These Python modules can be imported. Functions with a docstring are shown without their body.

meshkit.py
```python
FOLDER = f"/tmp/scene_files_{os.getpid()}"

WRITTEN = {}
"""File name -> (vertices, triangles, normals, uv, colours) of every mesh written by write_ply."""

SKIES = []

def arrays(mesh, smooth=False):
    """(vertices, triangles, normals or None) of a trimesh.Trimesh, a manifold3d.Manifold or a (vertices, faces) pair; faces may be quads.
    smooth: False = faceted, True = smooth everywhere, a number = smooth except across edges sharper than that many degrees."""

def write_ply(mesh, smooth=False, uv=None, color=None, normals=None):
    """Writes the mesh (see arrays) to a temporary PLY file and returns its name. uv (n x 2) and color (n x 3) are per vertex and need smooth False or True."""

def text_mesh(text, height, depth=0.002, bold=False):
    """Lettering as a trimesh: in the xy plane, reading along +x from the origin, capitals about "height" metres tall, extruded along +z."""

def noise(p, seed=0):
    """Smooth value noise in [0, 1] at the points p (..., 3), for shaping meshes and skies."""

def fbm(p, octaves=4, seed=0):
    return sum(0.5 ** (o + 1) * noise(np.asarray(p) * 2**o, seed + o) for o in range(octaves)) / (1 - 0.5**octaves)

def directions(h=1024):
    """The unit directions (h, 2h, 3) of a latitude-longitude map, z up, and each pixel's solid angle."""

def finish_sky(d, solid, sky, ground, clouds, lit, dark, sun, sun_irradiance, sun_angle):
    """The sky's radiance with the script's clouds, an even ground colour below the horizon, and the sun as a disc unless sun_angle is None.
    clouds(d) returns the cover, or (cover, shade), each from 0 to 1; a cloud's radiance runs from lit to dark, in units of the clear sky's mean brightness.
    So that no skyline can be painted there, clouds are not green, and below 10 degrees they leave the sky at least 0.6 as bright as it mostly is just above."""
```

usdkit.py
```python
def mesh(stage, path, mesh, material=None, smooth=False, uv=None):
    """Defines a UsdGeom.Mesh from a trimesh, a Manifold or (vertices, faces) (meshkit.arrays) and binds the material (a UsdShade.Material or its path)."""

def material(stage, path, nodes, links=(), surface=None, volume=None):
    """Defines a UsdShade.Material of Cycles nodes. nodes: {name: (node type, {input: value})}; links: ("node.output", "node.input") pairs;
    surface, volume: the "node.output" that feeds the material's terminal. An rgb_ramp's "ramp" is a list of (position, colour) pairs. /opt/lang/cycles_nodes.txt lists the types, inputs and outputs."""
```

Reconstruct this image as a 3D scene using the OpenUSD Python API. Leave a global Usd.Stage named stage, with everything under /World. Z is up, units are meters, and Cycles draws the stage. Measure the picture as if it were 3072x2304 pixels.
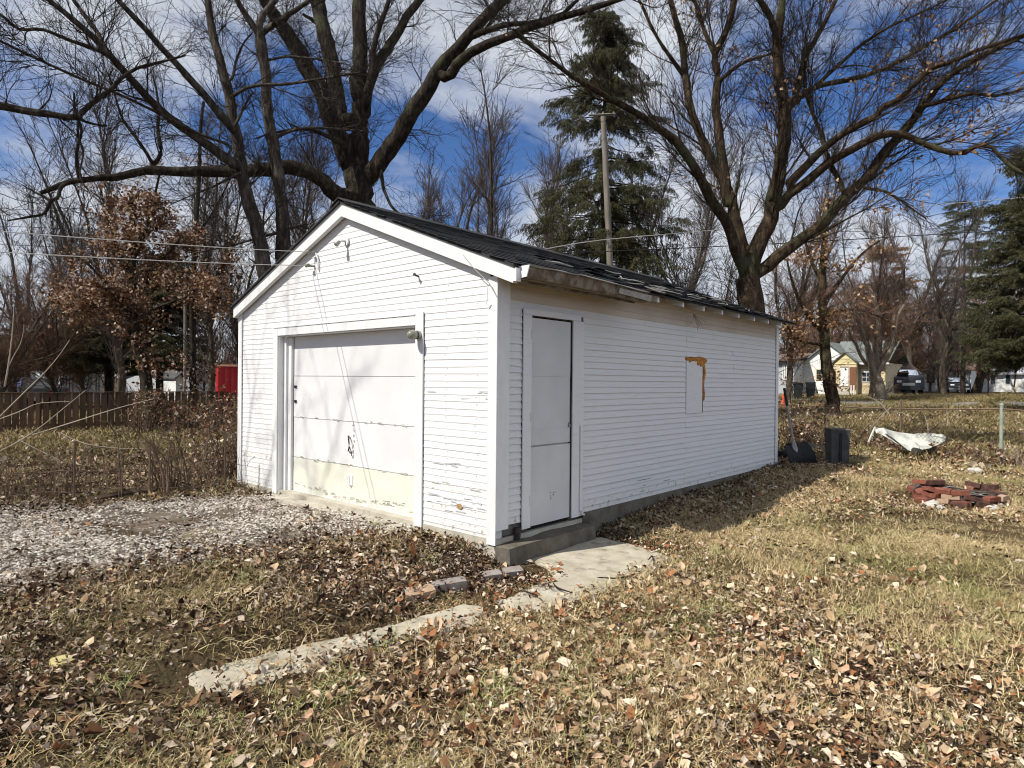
import math
import numpy as np
import trimesh
import usdkit
import meshkit
from pxr import Usd, UsdGeom, UsdLux, UsdShade, Gf, Sdf, Vt

stage = Usd.Stage.CreateInMemory()
UsdGeom.SetStageUpAxis(stage, 'Z')
UsdGeom.SetStageMetersPerUnit(stage, 1.0)
UsdGeom.Xform.Define(stage, '/World')
UsdGeom.Scope.Define(stage, '/World/Looks')

# ------------------------------------------------------------------ camera, sky, sun, exposure
FPX, YAW, PITCH, ROLL = 1954.42, -0.7274, -0.0044, 0.0095
CAM = np.array([4.057, -4.347, 1.44])
FWD = np.array([math.sin(YAW) * math.cos(PITCH), math.cos(YAW) * math.cos(PITCH), math.sin(PITCH)])
_r0 = np.array([math.cos(YAW), -math.sin(YAW), 0.0])
_u0 = np.cross(_r0, FWD)
RGT = math.cos(ROLL) * _r0 + math.sin(ROLL) * _u0
UPV = -math.sin(ROLL) * _r0 + math.cos(ROLL) * _u0
cam = UsdGeom.Camera.Define(stage, '/World/camera')
cam.CreateHorizontalApertureAttr(36.0)
cam.CreateFocalLengthAttr(36.0 * FPX / 3072)
cam.CreateExposureAttr(0.45)
cam.CreateClippingRangeAttr(Gf.Vec2f(0.05, 5000))
cam.AddTransformOp().Set(Gf.Matrix4d(*RGT, 0, *UPV, 0, *(-FWD), 0, *CAM, 1))

SUN = np.array([-0.30, -0.85, 1.0])
SUN /= np.linalg.norm(SUN)
sun = UsdLux.DistantLight.Define(stage, '/World/sun')
sun.CreateIntensityAttr(1.12)
sun.CreateAngleAttr(0.5)
sun.CreateNormalizeAttr(True)
sun.CreateColorAttr(Gf.Vec3f(1.0, 0.95, 0.87))
_sx = np.cross([0, 0, 1], SUN); _sx /= np.linalg.norm(_sx)
_sy = np.cross(SUN, _sx)
sun.AddTransformOp().Set(Gf.Matrix4d(*_sx, 0, *_sy, 0, *SUN, 0, 0, 0, 60, 1))

SKY_STRENGTH = 0.068
sky = UsdLux.DomeLight.Define(stage, '/World/sky')
skymat = usdkit.material(stage, '/World/Looks/sky_look', {
    'sky': ('sky_texture', {'sky_type': 'single_scattering', 'sun_disc': False, 'sun_elevation': math.asin(SUN[2]),
                            'sun_rotation': math.atan2(SUN[0], SUN[1]), 'air_density': 1.0, 'aerosol_density': 0.3, 'ozone_density': 2.0}),
    'deep': ('mix', {'mix_type': 'multiply', 'fac': 1.0, 'color2': (0.58, 0.80, 1.16)}),
    'tc': ('texture_coordinate', {}),
    'sep': ('separate_xyz', {}),
    'map': ('mapping', {'scale': (1.5, 1.5, 3.6), 'location': (2.7, 1.9, 0.9)}),
    'n': ('noise_texture', {'scale': 1.7, 'detail': 8, 'roughness': 0.58, 'distortion': 0.25}),
    'n2': ('noise_texture', {'scale': 4.5, 'detail': 6, 'roughness': 0.6}),
    'cover': ('map_range', {'from_min': 0.425, 'from_max': 0.60, 'to_min': 0.0, 'to_max': 0.95, 'clamp': True}),
    'elev': ('rgb_ramp', {'ramp': [(0.0, (.20, .20, .20)), (.15, (.15, .15, .15)), (.23, (.05, .05, .05)), (.29, (.0, .0, .0)), (.37, (.0, .0, .0)), (.47, (.09, .09, .09)), (.6, (.11, .11, .11)), (1, (.09, .09, .09))]}),
    'add': ('math', {'math_type': 'add'}),
    'cl': ('rgb_ramp', {'ramp': [(0.3, (5.2, 5.7, 6.6)), (0.7, (8.8, 9.1, 9.6))]}),
    'mix': ('mix', {}),
    'bg': ('background_shader', {'strength': SKY_STRENGTH})},
    [('sky.color', 'deep.color1'), ('tc.generated', 'sep.vector'), ('tc.generated', 'map.vector'), ('map.vector', 'n.vector'), ('map.vector', 'n2.vector'),
     ('sep.z', 'elev.fac'), ('n.fac', 'add.value1'), ('elev.color', 'add.value2'), ('add.value', 'cover.value'),
     ('n2.fac', 'cl.fac'), ('deep.color', 'mix.color1'), ('cl.color', 'mix.color2'), ('cover.result', 'mix.fac'), ('mix.color', 'bg.color')], surface='bg.background')
UsdShade.MaterialBindingAPI.Apply(sky.GetPrim()).Bind(skymat)
sky.GetPrim().SetCustomDataByKey('kind', 'structure')

PX = FPX / 1.38879          # focal length in the units of the measuring grid (2212 wide)


def ray(u, v):
    u = np.asarray(u, float) * 1.38879; v = np.asarray(v, float) * 1.38879
    return FWD + RGT * ((u - 1536) / FPX)[..., None] - UPV * ((v - 1152) / FPX)[..., None]


def at(u, v, d):
    return CAM + ray(np.asarray(u, float), np.asarray(v, float)) * np.asarray(d, float)[..., None]


def onp(u, v, ax, val):
    d = ray(u, v)
    return CAM + d * ((val - CAM[ax]) / d[..., ax])[..., None]


def sm(x, a, b):
    t = np.clip((np.asarray(x, float) - a) / (b - a), 0, 1)
    return t * t * (3 - 2 * t)


from shapely.geometry import Polygon
import shapely
SLAB_Z = -.212
SLABS = [Polygon([tuple(onp(float(u), float(v), 2, SLAB_Z)[:2]) for u, v in q]).buffer(0) for q in (
    [(398, 1452), (470, 1432), (560, 1410), (680, 1382), (760, 1365), (840, 1345), (900, 1330), (1000, 1300), (1045, 1306), (1057, 1334), (960, 1362), (889, 1380), (820, 1388), (751, 1416), (640, 1448), (520, 1482), (425, 1492)],
    [(1073, 1297), (1140, 1270), (1196, 1240), (1180, 1225), (1125, 1200), (1135, 1188), (1240, 1160), (1300, 1160), (1383, 1178), (1446, 1202), (1410, 1234), (1332, 1263), (1234, 1299), (1171, 1319), (1097, 1320)])]


def ground_z(x, y):
    x = np.asarray(x, float); y = np.asarray(y, float)
    zr = -0.20 + 0.19 * sm(y, 0.5, 8.5)
    zp = -0.105 + 0 * x
    edge = 0.40 - 0.42 * sm(y, -0.7, -0.05)
    w = 1 - sm(x, edge - 0.30, edge + 0.06)
    zr = zr + 0.06 * (1 - sm(x, .5, 1.6)) * sm(y, 1.3, 2.2)
    far = 0.45 + 0.55 * sm(y, -4.3, -2.7)
    z = zr + (zp - zr) * w * far
    z = z + 0.80 * sm(y, 16, 50) + 0.22 * sm(y, 50, 110)
    path = np.zeros(np.shape(x))
    near = (np.abs(x - .6) < 1.6) & (np.abs(y + .8) < 3.2)
    if near.any():
        pts_ = shapely.points(np.stack([x, y], -1)[near])
        dd_ = np.minimum(shapely.distance(SLABS[0], pts_), shapely.distance(SLABS[1], pts_))
        path[near] = 1 - sm(dd_, .015, .13)
    z = z + (np.minimum(z, SLAB_Z - .022) - z) * path
    d = np.hypot(x - CAM[0], y - CAM[1])
    n = meshkit.noise(np.stack([x * 1.3, y * 1.3, 0 * x], -1), 3) - .5
    n2 = meshkit.noise(np.stack([x * 5, y * 5, 0 * x], -1), 5) - .5
    z = z + (0.035 * n + 0.022 * n2) * (1 - .8 * path) + .10 * (meshkit.noise(np.stack([x * .22, y * .22, 0 * x], -1), 9) - .5) * sm(d, 12, 26)
    mound = np.exp(-(((x + 4.75) / .5) ** 2 + ((y + .38) / .32) ** 2))
    return z + .10 * mound


def gp(u, v):
    d = ray(float(u), float(v)); t = np.geomspace(1.0, 400, 3000)
    p = CAM + d * t[:, None]
    below = p[:, 2] < ground_z(p[:, 0], p[:, 1])
    i = int(np.argmax(below)) if below.any() else len(t) - 1
    lo, hi = t[max(i - 1, 0)], t[i]
    for _ in range(18):
        m_ = (lo + hi) / 2; q = CAM + d * m_
        lo, hi = (lo, m_) if q[2] < float(ground_z(q[0], q[1])) else (m_, hi)
    q = CAM + d * hi
    return np.array([q[0], q[1], float(ground_z(q[0], q[1]))])


def gd(u, v):
    return float((gp(u, v) - CAM) @ FWD)


# ------------------------------------------------------------------ prim helpers
USED = {}
LOC = {}


def unique(parent, name):
    k = (parent, name)
    n = USED.get(k, 0); USED[k] = n + 1
    return f'{parent}/{name}' if n == 0 else f'{parent}/{name}_{n:03d}'


def tag(prim, label=None, cat=None, group=None, kind=None):
    for k, v in (('label', label), ('category', cat), ('group', group), ('kind', kind)):
        if v:
            prim.SetCustomDataByKey(k, v)


def thing(name, label=None, cat=None, loc=(0, 0, 0), group=None, kind=None):
    path = unique('/World', name)
    x = UsdGeom.Xform.Define(stage, path)
    if any(loc):
        x.AddTranslateOp().Set(Gf.Vec3d(*map(float, loc)))
    LOC[path] = np.array(loc, float)
    tag(x.GetPrim(), label, cat, group, kind)
    return path


class MB:
    def __init__(s):
        s.v, s.f, s.n = [], [], 0

    def add(s, v, f):
        v = np.asarray(v, float); f = np.asarray(f, int)
        if f.shape[1] == 4:
            f = np.vstack([f[:, [0, 1, 2]], f[:, [0, 2, 3]]])
        s.v.append(v); s.f.append(f + s.n); s.n += len(v)
        return s

    def tm(s, m, T=None):
        v = np.asarray(m.vertices)
        if T is not None:
            v = v @ np.asarray(T)[:3, :3].T + np.asarray(T)[:3, 3]
        return s.add(v, m.faces)

    def box(s, lo, hi, T=None):
        lo, hi = np.minimum(lo, hi).astype(float), np.maximum(lo, hi).astype(float)
        v = np.array([[(lo, hi)[i][0], (lo, hi)[j][1], (lo, hi)[k][2]] for i in (0, 1) for j in (0, 1) for k in (0, 1)])
        if T is not None:
            v = v @ np.asarray(T)[:3, :3].T + np.asarray(T)[:3, 3]
        return s.add(v, [[0, 1, 3, 2], [4, 6, 7, 5], [0, 4, 5, 1], [2, 3, 7, 6], [0, 2, 6, 4], [1, 5, 7, 3]])

    def hexa(s, a, b):      # a, b: two quads (4x3), loops in the same sense
        v = np.vstack([a, b])
        return s.add(v, [[3, 2, 1, 0], [4, 5, 6, 7], [0, 1, 5, 4], [1, 2, 6, 5], [2, 3, 7, 6], [3, 0, 4, 7]])

    def prism(s, prof, A, B):   # prof: function placing 2D profile points at A and B; here two lists of 3D points
        A = np.asarray(A, float); B = np.asarray(B, float); n = len(A)
        f = [[i, (i + 1) % n, n + (i + 1) % n, n + i] for i in range(n)]
        s.add(np.vstack([A, B]), f)
        s.add(A, [[0, i + 1, i] for i in range(1, n - 1)])
        s.add(B, [[0, i, i + 1] for i in range(1, n - 1)])
        return s

    def tube(s, pts, r, sides=6, cap=True):
        pts = np.asarray(pts, float)
        r = np.broadcast_to(np.asarray(r, float), (len(pts),))
        v, f = tubes(pts[None], r[None], sides, cap)
        return s.add(v, f)

    def mesh(s):
        return np.vstack(s.v), np.vstack(s.f)


def tubes(P, Rr, sides=3, cap=False):
    """P (N,k,3), Rr (N,k): N tubes at once."""
    N, k, _ = P.shape
    T = np.gradient(P, axis=1)
    T /= np.maximum(np.linalg.norm(T, axis=2, keepdims=True), 1e-9)
    ref = np.where(np.abs(T[:, :1, 2:3]) < .85, np.array([0, 0, 1.0]), np.array([1.0, 0, 0]))
    ref = np.broadcast_to(ref, T.shape)
    a = np.cross(T, ref); a /= np.maximum(np.linalg.norm(a, axis=2, keepdims=True), 1e-9)
    b = np.cross(T, a)
    th = np.arange(sides) / sides * 2 * np.pi
    V = P[:, :, None] + Rr[:, :, None, None] * (a[:, :, None] * np.cos(th)[None, None, :, None] + b[:, :, None] * np.sin(th)[None, None, :, None])
    V = V.reshape(-1, 3)
    i = np.arange(k - 1)[:, None] * sides; j = np.arange(sides)[None]
    q = np.stack([i + j, i + (j + 1) % sides, i + sides + (j + 1) % sides, i + sides + j], -1).reshape(-1, 4)
    t = np.vstack([q[:, [0, 1, 2]], q[:, [0, 2, 3]]])
    if cap:
        e0 = [[0, x + 1, x] for x in range(1, sides - 1)]
        o = (k - 1) * sides
        e1 = [[o, o + x, o + x + 1] for x in range(1, sides - 1)]
        t = np.vstack([t, e0, e1])
    F = (t[None] + (np.arange(N) * k * sides)[:, None, None]).reshape(-1, 3)
    return V, F


_seed = [0]


def finish_mesh(m, rnd, nv):
    m.CreateDoubleSidedAttr(True)
    api = UsdGeom.PrimvarsAPI(m)
    if rnd is None:
        _seed[0] += 1
        api.CreatePrimvar('rnd', Sdf.ValueTypeNames.FloatArray, 'constant').Set(Vt.FloatArray([float(np.random.default_rng(_seed[0]).random())]))
    else:
        n = nv // rnd
        r = np.repeat(np.random.default_rng(nv).random(n), rnd).astype(np.float32)
        api.CreatePrimvar('rnd', Sdf.ValueTypeNames.FloatArray, 'vertex').Set(Vt.FloatArray.FromNumpy(r))


def used_only(v, f):
    v = np.asarray(v); f = np.asarray(f)
    u, inv = np.unique(f, return_inverse=True)
    return (v, f) if len(u) == len(v) else (v[u], inv.reshape(f.shape))


def part(parent, name, mesh, mat, smooth=False, label=None, kind=None, rnd=None):
    """rnd: number of vertices of each loose piece, which then gets a random value of its own in the primvar rnd."""
    if isinstance(mesh, MB):
        mesh = mesh.mesh()
    elif isinstance(mesh, trimesh.Trimesh):
        mesh = (np.asarray(mesh.vertices), np.asarray(mesh.faces))
    if rnd is None:
        mesh = used_only(*mesh)
    path = unique(parent, name)
    loc = LOC.get(parent, np.zeros(3))
    LOC[path] = loc
    m = usdkit.mesh(stage, path, (np.asarray(mesh[0]) - loc, mesh[1]), mat, smooth=smooth)
    finish_mesh(m, rnd, len(mesh[0]))
    tag(m.GetPrim(), label, None, None, kind)
    return path


def solo(name, mesh, mat, label, cat, group=None, kind=None, smooth=False):
    if isinstance(mesh, MB):
        mesh = mesh.mesh()
    path = unique('/World', name)
    v = np.asarray(mesh[0]); base = np.array([v[:, 0].mean(), v[:, 1].mean(), v[:, 2].min()])
    m = usdkit.mesh(stage, path, (v - base, mesh[1]), mat, smooth=smooth)
    m.AddTranslateOp().Set(Gf.Vec3d(*map(float, base)))
    finish_mesh(m, None, 0)
    tag(m.GetPrim(), label, cat, group, kind)
    return path


def instancer(parent, name, protos, pos, frames, scales, idx, kind='stuff', proto_name='sprig'):
    """protos: list of (vertices, triangles, material, rnd); frames: N x 3 x 3, columns are the instance's axes."""
    from scipy.spatial.transform import Rotation
    path = unique(parent, name)
    pi = UsdGeom.PointInstancer.Define(stage, path)
    loc = LOC.get(parent, np.zeros(3))
    for v, f, mm, r in protos:
        pp = unique(path, proto_name)
        m = usdkit.mesh(stage, pp, (v, f), mm)
        finish_mesh(m, r, len(v))
        pi.CreatePrototypesRel().AddTarget(pp)
    q = Rotation.from_matrix(frames).as_quat()
    pi.CreatePositionsAttr(Vt.Vec3fArray.FromNumpy((np.asarray(pos) - loc).astype(np.float32)))
    pi.CreateProtoIndicesAttr(Vt.IntArray.FromNumpy(np.asarray(idx).astype(np.int32)))
    pi.CreateOrientationsAttr(Vt.QuathArray([Gf.Quath(float(w), float(x), float(y), float(z)) for x, y, z, w in q]))
    pi.CreateScalesAttr(Vt.Vec3fArray.FromNumpy(np.repeat(np.asarray(scales)[:, None], 3, 1).astype(np.float32)))
    tag(pi.GetPrim(), None, None, None, kind)
    return path


def frames_along(D, rng, roll=True):
    """Frames whose x axis is D, turned about it at random."""
    D = D / np.linalg.norm(D, axis=1, keepdims=True)
    q = rng.normal(size=D.shape) if roll else np.broadcast_to(np.array([0, 0, 1.0]), D.shape)
    q = q - (q * D).sum(1, keepdims=True) * D; q /= np.linalg.norm(q, axis=1, keepdims=True)
    return np.stack([D, np.cross(q, D), q], -1)


def rotz(a):
    c, s_ = math.cos(a), math.sin(a)
    return np.array([[c, -s_, 0, 0], [s_, c, 0, 0], [0, 0, 1, 0], [0, 0, 0, 1.0]])


def place(x, y, z, rz=0, rx=0, ry=0):
    T = trimesh.transformations
    m = T.rotation_matrix(rz, [0, 0, 1]) @ T.rotation_matrix(ry, [0, 1, 0]) @ T.rotation_matrix(rx, [1, 0, 0])
    m[:3, 3] = (x, y, z)
    return m


# ------------------------------------------------------------------ materials
def mat(name, cols, scale=4.0, stretch=(1, 1, 1), rough=.85, bump=0.0, bscale=None, bdist=.02, detail=5, island=0.0, spec=.25, leaf=0.0, metal=0.0, dirt=None, bstretch=None):
    """Noise between the colours cols; island: random brightness per loose piece; dirt: (colour, scale, lo, hi)."""
    if isinstance(cols[0], (int, float)):
        cols = [cols, cols]
    if isinstance(cols[0][1], (int, float)):
        cols = [(.3 + .4 * i / max(len(cols) - 1, 1), c) for i, c in enumerate(cols)]
    nodes = {'g': ('geometry', {}), 'm': ('mapping', {'scale': stretch}), 'n': ('noise_texture', {'scale': scale, 'detail': detail, 'roughness': .6}),
             'r': ('rgb_ramp', {'ramp': cols}), 'p': ('principled_bsdf', {'roughness': rough, 'specular_ior_level': spec, 'metallic': metal})}
    links = [('g.position', 'm.vector'), ('m.vector', 'n.vector'), ('n.fac', 'r.fac')]
    col = 'r.color'
    if island:
        nodes['ir'] = ('map_range', {'from_min': 0, 'from_max': 1, 'to_min': 1 - island, 'to_max': 1 + island})
        nodes['im'] = ('mix', {'mix_type': 'multiply', 'fac': 1.0})
        nodes['at'] = ('attribute', {'attribute': 'rnd'})
        links += [('at.fac', 'ir.value'), (col, 'im.color1'), ('ir.result', 'im.color2')]
        col = 'im.color'
    if dirt:
        dc, ds, lo, hi = dirt[:4]
        nodes['dn'] = ('noise_texture', {'scale': ds, 'detail': 7, 'roughness': .65})
        nodes['dr'] = ('map_range', {'from_min': lo, 'from_max': hi, 'to_min': 0, 'to_max': 1, 'clamp': True})
        nodes['dm'] = ('mix', {'color2': dc})
        links += [('m.vector' if len(dirt) > 4 else 'g.position', 'dn.vector'), ('dn.fac', 'dr.value'), ('dr.result', 'dm.fac'), (col, 'dm.color1')]
        col = 'dm.color'
    links.append((col, 'p.base_color'))
    if bump:
        nodes['bm'] = ('mapping', {'scale': bstretch or stretch})
        nodes['bn'] = ('noise_texture', {'scale': bscale or scale * 4, 'detail': 6, 'roughness': .65})
        nodes['b'] = ('bump', {'strength': bump, 'distance': bdist})
        links += [('g.position', 'bm.vector'), ('bm.vector', 'bn.vector'), ('bn.fac', 'b.height'), ('b.normal', 'p.normal')]
    surf = 'p.BSDF'
    if leaf:
        nodes['tr'] = ('translucent_bsdf', {})
        nodes['mc'] = ('mix_closure', {'fac': leaf})
        links += [(col, 'tr.color'), ('p.BSDF', 'mc.closure1'), ('tr.BSDF', 'mc.closure2')]
        surf = 'mc.closure'
    return usdkit.material(stage, f'/World/Looks/{name}', nodes, links, surface=surf)


def imat(name, stops, rough=.8, leaf=.25, zone=None, spec=.15, zscale=.55, zr=(.42, .6)):
    """Colour picked per loose piece from a ramp; zone: second ramp that takes over in noise patches."""
    nodes = {'g': ('geometry', {}), 'at': ('attribute', {'attribute': 'rnd'}), 'r': ('rgb_ramp', {'ramp': stops}), 'p': ('principled_bsdf', {'roughness': rough, 'specular_ior_level': spec}),
             'tr': ('translucent_bsdf', {}), 'mc': ('mix_closure', {'fac': leaf})}
    links = [('at.fac', 'r.fac')]
    col = 'r.color'
    if zone:
        nodes['r2'] = ('rgb_ramp', {'ramp': zone})
        nodes['n'] = ('noise_texture', {'scale': zscale, 'detail': 4, 'roughness': .6})
        nodes['mr'] = ('map_range', {'from_min': zr[0], 'from_max': zr[1], 'to_min': 0, 'to_max': 1, 'clamp': True})
        nodes['mx'] = ('mix', {})
        links += [('at.fac', 'r2.fac'), ('g.position', 'n.vector'), ('n.fac', 'mr.value'), ('mr.result', 'mx.fac'), ('r.color', 'mx.color1'), ('r2.color', 'mx.color2')]
        col = 'mx.color'
    if not leaf:
        for k_ in ('p', 'tr', 'mc'):
            nodes.pop(k_)
        nodes['df'] = ('diffuse_bsdf', {'roughness': .4})
        return usdkit.material(stage, f'/World/Looks/{name}', nodes, links + [(col, 'df.color')], surface='df.BSDF')
    links += [(col, 'p.base_color'), (col, 'tr.color'), ('p.BSDF', 'mc.closure1'), ('tr.BSDF', 'mc.closure2')]
    return usdkit.material(stage, f'/World/Looks/{name}', nodes, links, surface='mc.closure')


def flat(name, c, rough=.6, metal=0.0, spec=.3):
    return mat(name, [c, tuple(x * .82 for x in c)], scale=9, rough=rough, metal=metal, spec=spec)


W1 = (.80, .80, .79)
M = {}
M['white_front'] = mat('white_paint', [(.2, (.60, .60, .595)), (.5, (.68, .68, .675)), (.8, (.64, .64, .635))], scale=3, stretch=(1, 1, 9), rough=.62, bump=.35, bscale=14, bstretch=(.7, .7, 9), bdist=.006,
                       dirt=((.46, .45, .42), 30, .66, .74), spec=.3)
M['white_side'] = mat('white_paint_shaded', [(.2, (.58, .585, .59)), (.5, (.66, .665, .67)), (.8, (.62, .625, .63))], scale=3, stretch=(1, 1, 9), rough=.6, bump=.35, bscale=14, bstretch=(.7, .7, 9), bdist=.006,
                      dirt=((.40, .39, .37), 26, .67, .75), spec=.3)  # garage white, with the side wall's shade darkened into the colour
M['white_stain'] = mat('brownish_white_paint', [(.3, (.50, .42, .35)), (.7, (.60, .54, .48))], scale=1.6, stretch=(1, 1, 3), rough=.7, bump=.3, bscale=14, bstretch=(.7, .7, 9), bdist=.006)  # white with a brownish tint, for the top side boards and frieze
M['white_low'] = mat('splashed_white_paint', [(.2, (.58, .57, .55)), (.5, (.67, .665, .65)), (.8, (.62, .61, .59))], scale=3, stretch=(1, 1, 9), rough=.7, bump=.6, bscale=18, bstretch=(.7, .7, 9), bdist=.008, dirt=((.33, .29, .23), 17, .56, .68))
M['trim'] = mat('white_trim', [(.25, (.62, .62, .615)), (.6, (.70, .70, .695))], scale=6, stretch=(2, 2, .6), rough=.55, bump=.2, bscale=30, bdist=.004, dirt=((.5, .48, .44), 24, .68, .76))
M['door_white'] = mat('door_paint', [(.3, (.61, .61, .615)), (.7, (.67, .67, .67))], scale=2.5, rough=.5, bump=.12, bscale=9, bdist=.006, dirt=((.6, .59, .55), 15, .7, .78))
M['door_cream'] = mat('aged_cream_paint', [(.25, (.61, .62, .48)), (.5, (.64, .635, .545)), (.75, (.63, .62, .57))], scale=2.2, rough=.55, bump=.2, bscale=12, bdist=.006, dirt=((.56, .53, .42), 18, .62, .72))
M['side_door'] = mat('side_door_paint', [(.3, (.50, .505, .51)), (.7, (.57, .575, .58))], scale=2.5, rough=.5, bump=.15, bscale=10, bdist=.005, dirt=((.42, .42, .41), 20, .67, .75))
M['peel'] = mat('peeling_edge', [(.45, (.64, .64, .55)), (.52, (.68, .68, .62)), (.62, (.32, .28, .22))], scale=26, stretch=(1, 1, 2), rough=.75, bump=.8, bscale=40, bdist=.01)
M['bare_wood'] = mat('bare_wood', [(.3, (.28, .18, .09)), (.7, (.46, .31, .15))], scale=30, stretch=(.3, .3, 3), rough=.85, bump=.4)
M['sheathing'] = mat('sheathing', [(.3, (.10, .09, .08)), (.7, (.16, .15, .13))], scale=8)
M['dark'] = flat('dark_gap', (.02, .018, .016), .9)
M['concrete'] = mat('concrete', [(.25, (.30, .27, .22)), (.5, (.42, .39, .32)), (.75, (.52, .48, .41))], scale=3.2, detail=9, rough=.9, bump=.5, bscale=45, bdist=.012, dirt=((.20, .18, .13), 9, .58, .72))
M['path_concrete'] = mat('path_concrete', [(.25, (.28, .25, .19)), (.45, (.38, .34, .26)), (.62, (.46, .42, .33)), (.8, (.54, .50, .42))], scale=4.5, detail=10, rough=.92, bump=.7, bscale=38, bdist=.014, dirt=((.17, .15, .11), 7, .55, .70))
M['foundation'] = mat('old_foundation', [(.3, (.07, .06, .045)), (.5, (.13, .115, .09)), (.7, (.20, .185, .155))], scale=4, rough=.95, bump=.7, bscale=22, bdist=.02, dirt=((.085, .09, .05), 4, .54, .70))
M['shingle'] = mat('asphalt_shingle', [(.3, (.018, .018, .02)), (.7, (.05, .05, .052))], scale=60, rough=.95, bump=.7, bscale=220, bdist=.004, island=.3, dirt=((.09, .09, .085), 3, .6, .75))
M['shingle_edge'] = mat('torn_shingle', [(.3, (.22, .21, .19)), (.7, (.42, .41, .37))], scale=20, rough=.9, bump=.4)
M['rust'] = mat('rusted_gutter', [(.3, (.06, .042, .03)), (.5, (.14, .105, .075)), (.68, (.30, .27, .22))], scale=9, stretch=(1, 1, 1), rough=.8, bump=.5, bscale=40, bdist=.006, dirt=((.16, .18, .12), 9, .55, .66))
M['foam'] = mat('orange_foam', [(.3, (.30, .10, .02)), (.5, (.48, .19, .04)), (.7, (.60, .30, .08))], scale=24, rough=.75, bump=.8, bscale=50, bdist=.015)
M['steel'] = mat('weathered_steel', [(.3, (.24, .24, .22)), (.7, (.42, .42, .40))], scale=30, rough=.5, metal=.6)
M['iron'] = mat('dark_iron', [(.3, (.03, .028, .026)), (.7, (.08, .07, .06))], scale=30, rough=.6, metal=.3)
M['glassbulb'] = mat('dusty_lamp', [(.3, (.13, .13, .10)), (.7, (.26, .255, .20))], scale=18, rough=.3, spec=.5)
M['soil'] = mat('soil', [(.25, (.022, .015, .009)), (.42, (.055, .038, .022)), (.52, (.10, .073, .04)), (.62, (.06, .048, .024)), (.75, (.17, .13, .072))], scale=3.5, detail=13, rough=1, bump=1.0, bscale=26, bdist=.03, spec=.05)
M['gravel_bed'] = mat('gravel_bed', [(.3, (.09, .07, .05)), (.5, (.20, .17, .135)), (.7, (.34, .31, .27))], scale=9, detail=12, rough=1, bump=1.0, bscale=70, bdist=.02, dirt=((.075, .055, .036), 1.1, .46, .62), spec=.05)
M['stone'] = imat('gravel_stone', [(0, (.12, .09, .065)), (.25, (.33, .285, .235)), (.55, (.56, .51, .445)), (1, (.74, .70, .63))], leaf=0.0, rough=.9)
M['litter'] = imat('leaf_litter', [(0, (.05, .026, .016)), (.2, (.13, .07, .038)), (.40, (.27, .165, .09)), (.58, (.43, .30, .175)), (.74, (.57, .44, .30)), (.88, (.70, .60, .47)), (.94, (.36, .165, .075)), (1, (.20, .085, .045))], leaf=0)
M['litter_dark'] = imat('dark_leaf_litter', [(0, (.025, .016, .011)), (.3, (.06, .036, .024)), (.52, (.13, .082, .052)), (.72, (.29, .21, .14)), (.90, (.56, .48, .39)), (1, (.22, .10, .05))], leaf=0)
M['grass'] = imat('dry_grass', [(0, (.17, .12, .052)), (.3, (.36, .27, .13)), (.65, (.54, .43, .23)), (1, (.70, .59, .38))],
                  zone=[(0, (.07, .075, .026)), (.4, (.17, .165, .062)), (.75, (.34, .30, .13)), (1, (.54, .46, .24))], zscale=.7, zr=(.46, .64), leaf=0)
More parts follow.
